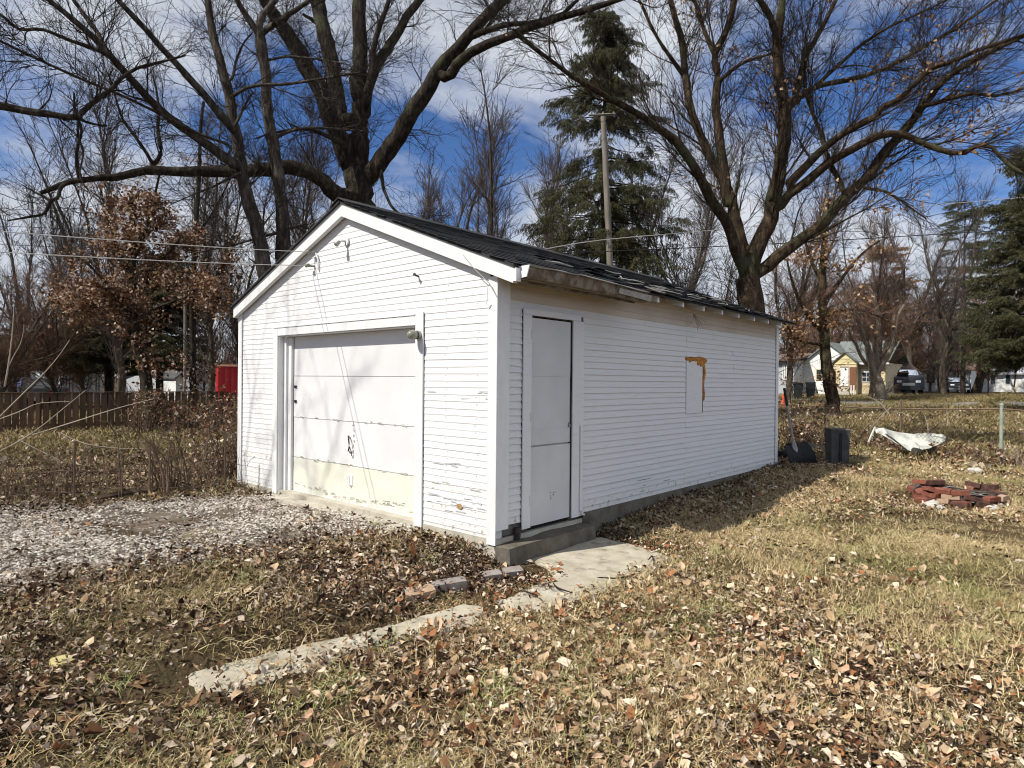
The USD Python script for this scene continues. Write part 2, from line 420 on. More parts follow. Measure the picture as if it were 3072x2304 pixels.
M['grass_bank'] = imat('olive_grass', [(0, (.045, .040, .018)), (.35, (.10, .09, .040)), (.7, (.20, .165, .08)), (1, (.40, .33, .18))],
                       zone=[(0, (.04, .028, .018)), (.5, (.11, .076, .045)), (1, (.28, .21, .13))], zscale=.9, zr=(.48, .64), leaf=0)
M['grass_field'] = imat('field_grass', [(0, (.09, .068, .030)), (.4, (.20, .155, .072)), (.75, (.34, .27, .14)), (1, (.48, .39, .23))],
                  zone=[(0, (.06, .055, .02)), (.5, (.15, .13, .055)), (1, (.32, .27, .13))], zscale=.35, zr=(.42, .62), leaf=0)
M['tuft'] = imat('pale_green_grass', [(0, (.20, .22, .07)), (.5, (.40, .40, .17)), (1, (.60, .56, .31))], leaf=0)
M['far_field'] = mat('far_field', [(.3, (.10, .08, .04)), (.5, (.19, .155, .075)), (.7, (.30, .25, .13))], scale=1.2, detail=10, rough=1, bump=1, bscale=12, spec=.03)
M['road'] = mat('road', [(.3, (.16, .155, .15)), (.7, (.24, .235, .225))], scale=2, rough=.95)


def bark(name, a, b, c, dirt=None):
    return mat(name, [(.25, a), (.5, b), (.75, c)], scale=7, stretch=(1.6, 1.6, .5), rough=.95, bump=1.0, bscale=16, bstretch=(2.2, 2.2, .35), bdist=.05, detail=8, spec=.08, dirt=dirt)


M['bark_a'] = bark('grey_brown_bark', (.010, .008, .0065), (.034, .027, .021), (.105, .088, .068), ((.08, .085, .05), 1.3, .55, .7))
M['bark_b'] = bark('pale_bark', (.022, .018, .015), (.072, .060, .048), (.185, .16, .13), ((.09, .04, .025), 2.2, .62, .7))
M['bark_d'] = bark('brown_bark', (.014, .010, .007), (.055, .038, .025), (.16, .115, .075), ((.09, .095, .05), 1.6, .52, .66))
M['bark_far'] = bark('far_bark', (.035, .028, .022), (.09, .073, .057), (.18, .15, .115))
M['bark_pale'] = bark('pale_smooth_bark', (.12, .10, .075), (.24, .20, .155), (.36, .31, .25))
M['twig'] = mat('twig', [(.3, (.016, .012, .010)), (.7, (.045, .035, .029))], scale=3, rough=.9, spec=.1)
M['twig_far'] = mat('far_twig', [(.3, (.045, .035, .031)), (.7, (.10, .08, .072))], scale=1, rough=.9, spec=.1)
M['twig_red'] = mat('brown_twig', [(.3, (.09, .05, .032)), (.7, (.18, .11, .075))], scale=1, rough=.9, spec=.1)
M['vine'] = mat('vine', [(.3, (.07, .048, .034)), (.7, (.17, .125, .09))], scale=2, rough=.9, spec=.1)
M['vine_pale'] = mat('pale_stem', [(.3, (.26, .21, .16)), (.7, (.42, .36, .29))], scale=3, rough=.9, spec=.1)
M['leaf_brown'] = imat('hanging_brown_leaf', [(0, (.07, .03, .018)), (.4, (.19, .095, .05)), (.7, (.34, .21, .125)), (.88, (.55, .43, .33)), (1, (.70, .60, .50))], leaf=.3, rough=.6)
M['leaf_orange'] = imat('hanging_tan_leaf', [(0, (.12, .06, .03)), (.4, (.28, .15, .07)), (.75, (.45, .29, .16)), (1, (.66, .52, .38))], leaf=.3, rough=.6)
M['needle'] = imat('needles', [(0, (.022, .025, .011)), (.5, (.058, .060, .026)), (.85, (.11, .105, .05)), (1, (.16, .135, .075))], leaf=.15, rough=.6)
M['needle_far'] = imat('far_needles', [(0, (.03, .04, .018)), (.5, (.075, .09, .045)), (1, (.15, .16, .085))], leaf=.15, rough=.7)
M['pole'] = mat('utility_pole_wood', [(.3, (.12, .105, .09)), (.7, (.23, .205, .175))], scale=9, stretch=(1, 1, .15), rough=.9, bump=.5, bscale=30, bstretch=(1, 1, .1))
M['cable_dark'] = flat('black_cable', (.015, .015, .016), .6)
M['cable_pale'] = flat('bare_cable', (.40, .39, .37), .5)
M['fence_wood'] = mat('fence_wood', [(.3, (.075, .045, .03)), (.7, (.17, .105, .065))], scale=8, stretch=(1, 1, .2), rough=.9, bump=.4, island=.2)
M['galv'] = mat('green_grey_post', [(.3, (.20, .25, .20)), (.55, (.30, .34, .28)), (.75, (.34, .27, .20))], scale=9, rough=.7, bump=.2)
M['wire_rust'] = mat('rusty_wire', [(.3, (.10, .065, .045)), (.7, (.20, .14, .10))], scale=5, rough=.8)
M['black_plastic'] = mat('black_plastic', [(.3, (.012, .013, .014)), (.7, (.03, .031, .033))], scale=12, rough=.55, bump=.1)
M['bin_black'] = mat('weathered_bin', [(.35, (.045, .048, .05)), (.58, (.085, .09, .09)), (.70, (.19, .09, .04))], scale=5, rough=.55, bump=.2)
M['shaft'] = mat('worn_grey_shaft', [(.3, (.26, .26, .26)), (.7, (.42, .42, .41))], scale=14, rough=.5)
M['tarp'] = mat('weathered_vinyl', [(.3, (.34, .345, .30)), (.55, (.54, .55, .49)), (.72, (.25, .22, .17))], scale=4, rough=.7, bump=.6, bscale=9, bdist=.05)
M['brick_red'] = mat('red_brick', [(.3, (.12, .042, .028)), (.7, (.25, .092, .06))], scale=18, rough=.95, bump=.6, bscale=60, bdist=.006)
M['brick_dark'] = mat('sooty_brick', [(.3, (.035, .022, .018)), (.7, (.13, .06, .045))], scale=10, rough=.95, bump=.6, bscale=60, bdist=.006)
M['brick_tan'] = mat('tan_brick', [(.3, (.30, .20, .13)), (.7, (.44, .32, .22))], scale=14, rough=.95, bump=.6, bscale=60, bdist=.006)
M['brick_grey'] = mat('grey_paver', [(.3, (.18, .155, .14)), (.7, (.31, .275, .25))], scale=14, rough=.95, bump=.7, bscale=50, bdist=.008)
M['ash'] = mat('ash', [(.3, (.04, .036, .033)), (.55, (.13, .12, .11)), (.75, (.30, .29, .27))], scale=16, rough=1, bump=1, bscale=40)
M['white_stone'] = mat('white_stone', [(.3, (.32, .30, .26)), (.7, (.54, .52, .47))], scale=16, rough=.9, bump=.4)
M['yellow_stone'] = mat('yellow_stone', [(.3, (.34, .28, .12)), (.7, (.50, .43, .21))], scale=16, rough=.9, bump=.5, bscale=40)
M['red_plastic'] = mat('red_plastic', [(.3, (.52, .035, .04)), (.7, (.62, .06, .06))], scale=3, rough=.5)
M['far_white'] = mat('white_clapboard', [(.3, (.68, .68, .66)), (.7, (.76, .76, .74))], scale=3, stretch=(1, 1, 6), rough=.7)
M['far_grey'] = mat('grey_clapboard', [(.3, (.34, .36, .38)), (.7, (.44, .46, .48))], scale=3, stretch=(1, 1, 6), rough=.7)
M['far_cream'] = mat('cream_siding', [(.3, (.60, .52, .27)), (.7, (.68, .60, .34))], scale=3, stretch=(1, 1, 8), rough=.75)
M['far_stone'] = mat('ledge_stone', [(.3, (.38, .30, .18)), (.5, (.54, .45, .29)), (.7, (.64, .56, .40))], scale=2.4, stretch=(1, 1, 3.2), rough=.85, island=.22)
M['far_roof'] = mat('grey_roof', [(.3, (.13, .145, .14)), (.7, (.20, .22, .21))], scale=8, rough=.95)
M['brown_roof'] = mat('brown_roof', [(.3, (.13, .09, .07)), (.7, (.21, .15, .12))], scale=8, rough=.95)
M['dark_roof'] = mat('dark_roof', [(.3, (.05, .05, .05)), (.7, (.09, .09, .09))], scale=8, rough=.95)
M['brown_panel'] = flat('brown_panel', (.20, .09, .05), .8)
M['pane'] = usdkit.material(stage, '/World/Looks/window_glass', {'fr': ('fresnel', {'IOR': 1.6}), 'gl': ('glossy_bsdf', {'roughness': .03, 'color': (.9, .95, 1)}), 'di': ('diffuse_bsdf', {'color': (.035, .045, .055)}), 'mx': ('mix_closure', {})},
                            [('fr.fac', 'mx.fac'), ('di.BSDF', 'mx.closure1'), ('gl.BSDF', 'mx.closure2')], surface='mx.closure')
M['car_dark'] = mat('dark_car_paint', (.02, .022, .026), rough=.25, spec=.5)
M['car_silver'] = mat('grey_car_paint', (.12, .125, .13), rough=.3, spec=.5, metal=.4)
M['tyre'] = flat('tyre', (.015, .015, .015), .9)
M['chrome'] = mat('bright_trim', (.6, .6, .6), rough=.2, metal=1.0)
M['tail'] = flat('red_lamp_lens', (.35, .03, .03), .3)
M['headlight'] = mat('headlight_lens', (.75, .77, .8), rough=.15, spec=.6)
M['orange_cone'] = flat('orange_plastic', (.6, .10, .05), .6)

# ------------------------------------------------------------------ ground
def axis(fine0, fine1, step, lo, hi, grow):
    a = list(np.arange(fine0, fine1 + 1e-6, step))
    s_, x = step, fine1
    while x < hi:
        s_ *= grow; x += s_; a.append(x)
    s_, x = step, fine0
    while x > lo:
        s_ *= grow; x -= s_; a.insert(0, x)
    return np.array(a)


gx = axis(-8, 7, .1, -900, 900, 1.07)
gy = axis(-5.5, 13, .1, -400, 1600, 1.07)
XX, YY = np.meshgrid(gx, gy, indexing='ij')
ZZ = ground_z(XX, YY)
inside = (XX > -4.9) & (XX < -.08) & (YY > .15) & (YY < 6.9)
ZZ = np.where(inside, ZZ - .12, ZZ)
gv = np.stack([XX, YY, ZZ], -1).reshape(-1, 3)
ii, jj = np.meshgrid(np.arange(len(gx) - 1), np.arange(len(gy) - 1), indexing='ij')
o = (ii * len(gy) + jj).ravel()
gf = np.stack([o, o + len(gy), o + len(gy) + 1, o + 1], -1)
lawn = thing('lawn', kind='structure')
part(lawn, 'soil', (gv, np.vstack([gf[:, [0, 1, 2]], gf[:, [0, 2, 3]]])), M['soil'], smooth=True)

# gravel driveway: a sheet with a ragged edge laid over the soil, and loose stones on it
GRAVEL = np.array([(-3.95, -.16), (-1.2, -.16), (-1.22, -.9), (-1.42, -1.6), (-1.7, -2.4), (-1.55, -3.3), (-1.6, -4.2), (-2.2, -7.5), (-9.5, -8.5), (-8.2, -4.6), (-5.6, -2.75), (-4.75, -1.5), (-4.1, -.7)])
gpoly = Polygon(GRAVEL)


def ragged(poly, amp, step, seed):
    r = np.random.default_rng(seed)
    L_ = poly.exterior.length
    out = []
    for s_ in np.arange(0, L_, step):
        p = poly.exterior.interpolate(s_); out.append((p.x + r.normal(0, amp), p.y + r.normal(0, amp)))
    return Polygon(out).buffer(0)


def sheet(poly, lift, seed=0, area=.02, zfun=ground_z):
    v, f = trimesh.creation.triangulate_polygon(poly, engine='earcut') if False else (None, None)
    x0, y0, x1, y1 = poly.bounds
    st = math.sqrt(area)
    X, Y = np.meshgrid(np.arange(x0, x1, st), np.arange(y0, y1, st), indexing='ij')
    inn = shapely.contains_xy(poly, X.ravel(), Y.ravel())
    from scipy.spatial import Delaunay
    edge = np.array([poly.exterior.interpolate(s_).coords[0] for s_ in np.arange(0, poly.exterior.length, st)])
    P2 = np.vstack([np.stack([X.ravel(), Y.ravel()], -1)[inn], edge])
    tri = Delaunay(P2).simplices
    c = P2[tri].mean(1)
    tri = tri[shapely.contains_xy(poly, c[:, 0], c[:, 1])]
    a, b, c3 = P2[tri[:, 0]], P2[tri[:, 1]], P2[tri[:, 2]]
    flip = ((b - a)[:, 0] * (c3 - a)[:, 1] - (b - a)[:, 1] * (c3 - a)[:, 0]) < 0
    tri[flip] = tri[flip][:, ::-1]
    return np.column_stack([P2, zfun(P2[:, 0], P2[:, 1]) + lift]), tri


drive = thing('gravel_driveway', kind='structure')
gsheet = ragged(gpoly, .13, .22, 4)
part(drive, 'gravel_bed', sheet(gsheet, .012), M['gravel_bed'], smooth=True)
rng = np.random.default_rng(11)
octa = np.array([[1, 0, 0], [-1, 0, 0], [0, 1, 0], [0, -1, 0], [0, 0, 1], [0, 0, -1.0]])
octf = np.array([[0, 2, 4], [2, 1, 4], [1, 3, 4], [3, 0, 4], [2, 0, 5], [1, 2, 5], [3, 1, 5], [0, 3, 5]])


def stones(n, w):
    c = np.column_stack([rng.normal(0, w, (n, 2)), np.zeros(n)])
    sz = rng.gamma(3.2, .0034, n).clip(.004, .026)
    V = octa[None] * rng.uniform(.5, 1.35, (n, 6, 1)) * np.stack([sz, sz * rng.uniform(.55, 1, n), sz * rng.uniform(.35, .75, n)], -1)[:, None]
    V = V + rng.normal(0, .28, (n, 6, 3)) * sz[:, None, None] * .7
    th = rng.uniform(0, 6.28, n)
    V[..., 0], V[..., 1] = V[..., 0] * np.cos(th)[:, None] - V[..., 1] * np.sin(th)[:, None], V[..., 0] * np.sin(th)[:, None] + V[..., 1] * np.cos(th)[:, None]
    V += (c + np.array([0, 0, 1.0]) * (sz * .25)[:, None])[:, None]
    return V.reshape(-1, 3), (octf[None] + 6 * np.arange(n)[:, None, None]).reshape(-1, 3)


def upright(x, y, rng, e=.05):
    """Frames that stand on the ground's slope, turned at random."""
    nz = np.stack([-(ground_z(x + e, y) - ground_z(x - e, y)) / (2 * e), -(ground_z(x, y + e) - ground_z(x, y - e)) / (2 * e), np.ones(len(x))], -1)
    nz /= np.linalg.norm(nz, axis=1, keepdims=True)
    a = rng.uniform(0, 6.283, len(x))
    X_ = np.stack([np.cos(a), np.sin(a), 0 * a], -1); X_ -= (X_ * nz).sum(1, keepdims=True) * nz; X_ /= np.linalg.norm(X_, axis=1, keepdims=True)
    return np.stack([X_, np.cross(nz, X_), nz], -1)


cand = rng.uniform([-9, -6.5], [-1, -.1], (14000, 2))
big = gpoly.buffer(.3)
cand = cand[shapely.contains_xy(big, cand[:, 0], cand[:, 1])]
dd = shapely.distance(gpoly.exterior, shapely.points(cand)) * np.where(shapely.contains_xy(gpoly, cand[:, 0], cand[:, 1]), 1, -1)
patch = meshkit.fbm(np.column_stack([cand * .8, np.zeros(len(cand))]), 3, 2)
perp = (cand[:, 0] + 2.5) * .81 - (cand[:, 1] + .2) * .59
track = .30 + .70 * np.exp(-((np.abs(perp) - .72) / .48) ** 2)
keep = rng.random(len(cand)) < track * np.clip((dd + .25) * 1.6, 0, 1) * np.clip((patch - .40) * 5.0, .05, 1)
cand = cand[keep]; n = len(cand)
instancer(drive, 'gravel_stones', [(*stones(130, .12), M['stone'], 6) for _ in range(4)], np.column_stack([cand, ground_z(cand[:, 0], cand[:, 1]) + .013]), upright(cand[:, 0], cand[:, 1], rng), rng.uniform(.85, 1.15, n), rng.integers(0, 4, n), proto_name='stone_patch')

# concrete path of two slabs
def slab(poly, lift, name, parent, seed, T=.07):
    poly = ragged(poly, .009, .05, seed).simplify(.004)
    zf = lambda x, y: SLAB_Z + lift + .010 * (meshkit.noise(np.stack([x * 2.2, y * 2.2, 0 * x], -1), seed) - .5) - .02 * np.exp(-shapely.distance(poly.exterior, shapely.points(np.stack([x, y], -1))) / .018)
    v, f = sheet(poly, 0, area=.0025, zfun=zf)
    ring = np.array(poly.exterior.coords)[:-1]
    m = MB().add(v, f)
    a = np.column_stack([ring, zf(ring[:, 0], ring[:, 1])]); b = a - [0, 0, T + .06]
    k = len(ring); idx = np.arange(k)
    m.add(np.vstack([a, b]), np.stack([idx, idx + k, (idx + 1) % k + k, (idx + 1) % k], -1))
    part(parent, name, m, M['path_concrete'], smooth=50)
    return poly


path = thing('concrete_path', kind='structure')
slabA = slab(SLABS[0], 0, 'slab', path, 21)
slabB = slab(SLABS[1], .008, 'slab', path, 22)
PATHS = [slabA, slabB]

# ------------------------------------------------------------------ garage
WX, LY = 4.98, 7.06                  # front width along -x, depth along +y
PKX, PKZ, SL = -2.38, 3.31, .382     # ridge x, underside of the rake boards at the peak, roof slope
rl = np.random.default_rng(5)
gar = thing('garage', 'white clapboard one-car garage with dark shingled gable roof', 'garage', (0, 0, 0))

# foundation, sill and doorstep
m = MB()
m.box((-WX - .02, -.012, -.6), (.012, LY + .02, -.012))
part(gar, 'foundation', m, M['concrete'])
v = trimesh.creation.box((.19, 1.34, .26)); v = v.subdivide().subdivide().subdivide()
vv = np.array(v.vertices) + [.10, .66, -.185]
vv += (meshkit.noise(vv * 6, 4)[:, None] - .5) * .03
part(gar, 'doorstep', (vv, v.faces), M['foundation'], smooth=40)
v = trimesh.creation.box((.05, 5.75, .42)); v = v.subdivide().subdivide().subdivide().subdivide()
vv = np.array(v.vertices) + [.0, 4.22, -.165]
vv[:, 0] += (meshkit.noise(vv * 5, 8) - .5) * .025
part(gar, 'foundation_wall', (vv, v.faces), M['foundation'], smooth=40)
v = trimesh.creation.box((2.95, .30, .16)); v = v.subdivide().subdivide().subdivide()
vv = np.array(v.vertices) + [-2.46, -.06, -.142]
vv += (meshkit.noise(vv * 7, 6)[:, None] - .5) * .02
part(gar, 'door_sill', (vv, v.faces), M['concrete'], smooth=40)

# sheathed walls behind the boards
DX0, DX1, DZ = -3.90, -1.12, 2.005      # overhead door opening
SY0, SY1, SZ = .46, 1.125, 2.07         # side door opening
m = MB()
m.box((-WX + .01, .012, -.02), (DX0, .10, 2.36)).box((DX1, .012, -.02), (-.012, .10, 2.36)).box((DX0, .012, DZ), (DX1, .10, 2.36))
gt = [(-WX + .01, 2.36), (-.012, 2.36), (PKX, 3.30)]
m.prism(None, [(x, .012, z) for x, z in gt], [(x, .10, z) for x, z in gt])
part(gar, 'front_wall', m, M['white_front'])
m = MB().box((-.10, .10, .0), (-.012, SY0, 2.40)).box((-.10, SY1, .0), (-.012, LY, 2.40)).box((-.10, SY0, SZ), (-.012, SY1, 2.40))
part(gar, 'side_wall', m, M['sheathing'])
m = MB().box((-WX, .10, -.02), (-WX + .1, LY, 2.33)).box((-WX + .1, LY - .1, -.02), (-.10, LY, 2.33))
gt = [(-WX + .02, 2.33), (-.02, 2.33), (PKX, 3.28)]
m.prism(None, [(x, LY - .1, z) for x, z in gt], [(x, LY, z) for x, z in gt])
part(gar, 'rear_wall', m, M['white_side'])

# clapboards, one by one
EXPO = .0675


def front_board(x0, x1, z0, z1, mt, clip=True):
    j = lambda s_=.0012: rl.normal(0, s_)
    yb, yt = -.0088 + j() * .5, -.0040
    za, zb = z0 + j(.0026), z0 + j(.0026)
    zt = z1 + .007
    def lim(x, z):
        if not clip:
            return x
        h = (PKZ + .07 - z) / SL
        return min(max(x, PKX - h), PKX + h)
    A = [(lim(x0, za), yb, za), (lim(x0, za), .006, za), (lim(x0, zt), .006, zt), (lim(x0, zt), yt, zt)]
    B = [(lim(x1, zb), yb, zb), (lim(x1, zb), .006, zb), (lim(x1, zt), .006, zt), (lim(x1, zt), yt, zt)]
    if B[2][0] - A[2][0] < .02:
        return
    part(gar, 'siding_board', MB().prism(None, A, B), mt)


zc = -.1125
k = 0
while zc < 3.30:
    z1 = zc + EXPO
    if zc < 2.06:
        zlo = zc + (.0 if zc > 0 else 0)
        mt = M['white_low'] if zc < .05 or (zc < .5 and k % 3 == 1) else M['white_front']
        front_board(-WX + .085, -4.012, zlo, z1, mt)
        if zc > .4 and k % 6 == 2:
            xj = -.998 + .25 + .09 * (k % 7)
            front_board(-.998, xj - .001, zlo, z1, mt); front_board(xj + .001, -.088, zlo, z1, M['white_front'])
        else:
            front_board(-.998, -.088, max(zlo, -.075 + .02 * (k == 0)), z1, mt)
    else:
        xs = [-WX + .085, -.99 - .9 * (k % 4 == 1), -.088] if k % 2 else [-WX + .085, -2.9 + .4 * (k % 3), -.088]
        if zc > 2.45:
            xs = [-WX + .085, -.088]
        for a_, b_ in zip(xs[:-1], xs[1:]):
            front_board(a_ + .001, b_ - .001, zc, z1, M['white_front'])
    zc = z1; k += 1


def side_board(y0, y1, z0, z1, mt):
    j = lambda s_=.0012: rl.normal(0, s_)
    xb, xt = .0130 + j() * 1.4, .0030
    za, zb = z0 + j(.003), z0 + j(.003)
    zt = z1 + .007
    A = [(xb, y0, za), (-.006, y0, za), (-.006, y0, zt), (xt, y0, zt)]
    B = [(xb, y1, zb), (-.006, y1, zb), (-.006, y1, zt), (xt, y1, zt)]
    part(gar, 'siding_board', MB().prism(None, B, A), mt)


zc = .035
k = 0
while zc < 2.36:
    z1 = zc + EXPO
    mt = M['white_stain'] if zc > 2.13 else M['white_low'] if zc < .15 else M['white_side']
    if zc < 2.08:
        if zc > .06:
            side_board(.152, .338, zc, z1, mt)
        y0 = 1.335
    else:
        y0 = .152
    joints = [3.69] + ([5.2] if k % 5 == 2 else []) + ([2.3 + .3 * (k % 3)] if k % 7 == 3 else [])
    if 1.02 < zc < 1.74:
        segs = [(y0, 3.685), (4.20, 6.97)]
        if zc > 1.60:
            segs = [(y0, 3.685), (4.26, 5.24), (5.56, 6.97)] if zc < 1.69 else segs
    else:
        ys = [y0] + sorted(q for q in joints if q > y0 + .3) + [6.97]
        segs = list(zip(ys[:-1], ys[1:]))
    for a_, b_ in segs:
        side_board(a_ + .0015, b_ - .0015, zc, z1, mt)
    zc = z1; k += 1
# short offcut boards let into the patched hole near the far end
for q in range(2):
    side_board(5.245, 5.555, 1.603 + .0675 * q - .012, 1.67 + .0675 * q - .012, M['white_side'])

nm = MB(); nr = np.random.default_rng(15)
for xs_ in (-.66, -.25, -4.5, -2.0, -3.2):
    for q in range(48):
        z = -.08 + q * EXPO + .018
        if nr.random() < .6 and (xs_ > -1 or xs_ < -4.1 or z > 2.15) and z < PKZ - SL * abs(xs_ - PKX) - .1:
            x = xs_ + nr.normal(0, .012); r_ = .004
            nm.add(np.array([(x - r_, -.0115, z - r_), (x + r_, -.0115, z - r_), (x + r_, -.0112, z + r_), (x - r_, -.0112, z + r_)]), [[0, 1, 2, 3]])
part(gar, 'nail_heads', nm, M['steel'], kind='stuff')
# corner boards
part(gar, 'corner_board', MB().box((-.087, -.026, -.06), (.022, -.0125, 2.395)), M['trim'])
part(gar, 'corner_board', MB().box((.0125, -.0245, .07), (.024, .150, 2.40)), M['trim'])
part(gar, 'corner_board', MB().box((-WX - .022, -.026, -.06), (-WX + .083, -.0125, 2.38)), M['trim'])
part(gar, 'corner_board', MB().box((-WX - .024, -.0245, -.06), (-WX - .010, .12, 2.34)), M['trim'])
part(gar, 'corner_board', MB().box((.0125, 6.972, .02), (.024, LY + .024, 2.42)), M['trim'])

# rake boards, soffit strip and roof
def roof_z(x, lift=0.0):
    return PKZ - SL * abs(x - PKX) + lift


for xe in (.262, -5.03):
    yo0, yo1 = -.085, -.030
    top, bot = .155, .0
    xs_ = [PKX, xe]
    A = [(xs_[0], yo0, roof_z(xs_[0], bot)), (xs_[0], yo1, roof_z(xs_[0], bot)), (xs_[0], yo1, roof_z(xs_[0], top)), (xs_[0], yo0, roof_z(xs_[0], top))]
    B = [(xs_[1], yo0, roof_z(xs_[1], bot)), (xs_[1], yo1, roof_z(xs_[1], bot)), (xs_[1], yo1, roof_z(xs_[1], top - .012)), (xs_[1], yo0, roof_z(xs_[1], top - .012))]
    part(gar, 'rake_board', MB().hexa(A, B) if xe > 0 else MB().hexa(B, A), M['trim'])
TOP = .165
XR, XL = .300, -5.06
roof = part(gar, 'roof', MB().hexa([(PKX, -.10, roof_z(PKX, TOP - .02)), (PKX, LY + .12, roof_z(PKX, TOP - .02)), (PKX, LY + .12, roof_z(PKX, TOP + .004)), (PKX, -.10, roof_z(PKX, TOP + .004))],
                                   [(XR - .02, -.10, roof_z(XR - .02, TOP - .02)), (XR - .02, LY + .12, roof_z(XR - .02, TOP - .02)), (XR - .02, LY + .12, roof_z(XR - .02, TOP + .004)), (XR - .02, -.10, roof_z(XR - .02, TOP + .004))])
            .hexa([(XL, -.115, roof_z(XL, TOP - .012)), (XL, LY + .12, roof_z(XL, TOP - .02)), (XL, LY + .12, roof_z(XL, TOP + .008)), (XL, -.115, roof_z(XL, TOP + .008))],
                  [(PKX, -.115, roof_z(PKX, TOP - .012)), (PKX, LY + .12, roof_z(PKX, TOP - .02)), (PKX, LY + .12, roof_z(PKX, TOP + .008)), (PKX, -.115, roof_z(PKX, TOP + .008))]), M['shingle'])
# shingle strips on the slope one can see (three tabs each)
cs = 1 / math.hypot(1, SL); sn = SL * cs
tdir = np.array([cs, 0, -sn]); ndir = np.array([sn, 0, cs])
slen = (XR - PKX) / cs
ncourse = 19
ex = slen / ncourse
for ci in range(ncourse):
    s1 = slen - ci * ex                    # lower edge, measured from the ridge
    y = -.125 - (.5 if ci % 2 else 0) + rl.uniform(-.05, .05)
    while y < LY + .12:
        y0, y1 = max(y, -.125), min(y + 1.0, LY + .13)
        if y1 - y0 > .05:
            mb = MB()
            worn = 1.0 < y0 < 6.3 and ci < 11
            for t in range(3):
                ta, tb = max(y0, y + t * .3333 + .004), min(y1, y + (t + 1) * .3333 - .004)
                if tb - ta < .03:
                    continue
                curl = (abs(rl.normal(0, .010)) if worn else abs(rl.normal(0, .002))) + (.03 if worn and rl.random() < .10 else 0)
                sl = s1 - (rl.uniform(.0, .05) if worn and rl.random() < .15 else 0)
                base = np.array([PKX, 0, roof_z(PKX, TOP + .006)])
                P_ = lambda s_, yy, nn: base + tdir * s_ + ndir * nn + np.array([0, yy, 0])
                su = max(s1 - ex - .03, .0)
                a = [P_(su, ta, .0), P_(su, ta, .004), P_(su, tb, .004), P_(su, tb, .0)]
                b = [P_(sl, ta, .007 + curl), P_(sl, ta, .013 + curl), P_(sl, tb, .013 + curl * rl.uniform(.2, 1)), P_(sl, tb, .007 + curl * .3)]
                mb.hexa([a[3], a[2], a[1], a[0]], [b[3], b[2], b[1], b[0]])
            if mb.n:
                part(roof, 'shingle', mb, M['shingle'])
        y += 1.0
for q in range(24):
    y0 = -.13 + q * .31
    P_ = lambda s_, side: (PKX + side * .15, y0 + s_, roof_z(PKX + .15, TOP + .03))
    c_ = lambda s_: (PKX, y0 + s_, roof_z(PKX, TOP + .045))
    up = .008
    mb = MB()
    for side in (-1, 1):
        A = [P_(0, side), c_(0), c_(.32), P_(.32, side)]
        mb.add(np.array(A + [(x, yy, z - .012) for x, yy, z in A]), [[0, 1, 2, 3], [7, 6, 5, 4], [0, 4, 5, 1], [3, 2, 6, 7], [0, 3, 7, 4]])
    part(roof, 'ridge_cap', mb, M['shingle'])
# torn pale strips of roofing and sticks lying near the eave
tor = np.random.default_rng(8)
for q in range(26):
    y0 = tor.uniform(.8, 6.4); s0 = slen - abs(tor.normal(0, .5)) - .02
    L_ = tor.uniform(.15, .65); dy = tor.choice([-1, 1]) * L_ * .93; ds = tor.normal(0, .10)
    base = np.array([PKX, 0, roof_z(PKX, TOP + .03)])
    pts = [base + tdir * (s0 + ds * t) + ndir * (.012 + .02 * tor.random()) + np.array([0, y0 + dy * t, 0]) for t in np.linspace(0, 1, 4)]
    part(roof, 'torn_strip', MB().tube(pts, np.array([.004, .007, .006, .003]) * tor.uniform(.7, 1.4), 4), M['shingle_edge'])
# rafter tails and eave boards
ys = [.52, 1.10, 1.68, 2.49, 3.11, 3.69, 4.26, 4.82, 5.40, 5.96, 6.53]
for y in ys:
    a = [(.02, y - .02, roof_z(.02, .045)), (.02, y + .02, roof_z(.02, .045)), (.02, y + .02, roof_z(.02, .143)), (.02, y - .02, roof_z(.02, .143))]
    b = [(.255, y - .02, roof_z(.255, .075)), (.255, y + .02, roof_z(.255, .075)), (.255, y + .02, roof_z(.255, .143)), (.255, y - .02, roof_z(.255, .143))]
    part(gar, 'rafter_tail', MB().hexa(a, b), M['trim'])
part(gar, 'frieze_board', MB().box((.0125, .152, 2.385), (.02, 6.97, 2.50)), M['white_stain'])
part(gar, 'lintel_block', MB().box((.262, -.085, 2.315), (.30, -.02, 2.43)), M['trim'])
# remains of the gutter
gz = lambda y: 2.345 + .012 * math.sin(y * 2.1) - .004 * y
secs = np.linspace(-.02, 2.03, 14)
mb = MB(); rim = []
prof = [(0, .10), (.004, .012), (.02, -.004), (.085, -.006), (.098, .02), (.112, .095), (.128, .10), (.128, .108), (.106, .104), (.092, .024), (.08, .004), (.024, .005), (.009, .016), (.006, .10)]
rings = [np.array([(.272 + a, y, gz(y) + b) for a, b in prof]) + np.array([rl.normal(0, .002), 0, rl.normal(0, .002)]) for y in secs]
kk = len(prof); idx = np.arange(kk)
mb.add(np.vstack(rings), np.vstack([np.stack([idx + i * kk, idx + (i + 1) * kk, (idx + 1) % kk + (i + 1) * kk, (idx + 1) % kk + i * kk], -1) for i in range(len(rings) - 1)]))
gut = part(gar, 'gutter', mb, M['rust'], label='rusted stub of gutter under the front end of the eave')
part(gut, 'end_cap', MB().hexa([(.270, -.032, 2.342), (.372, -.032, 2.352), (.405, -.032, 2.452), (.270, -.032, 2.45)], [(.270, -.022, 2.342), (.372, -.022, 2.352), (.405, -.022, 2.452), (.270, -.022, 2.45)]), M['trim'])
part(gut, 'gutter_lip', MB().tube([(.272 + .125, y, gz(y) + .105 + rl.normal(0, .002)) for y in secs], .006, 5), M['cable_pale'])
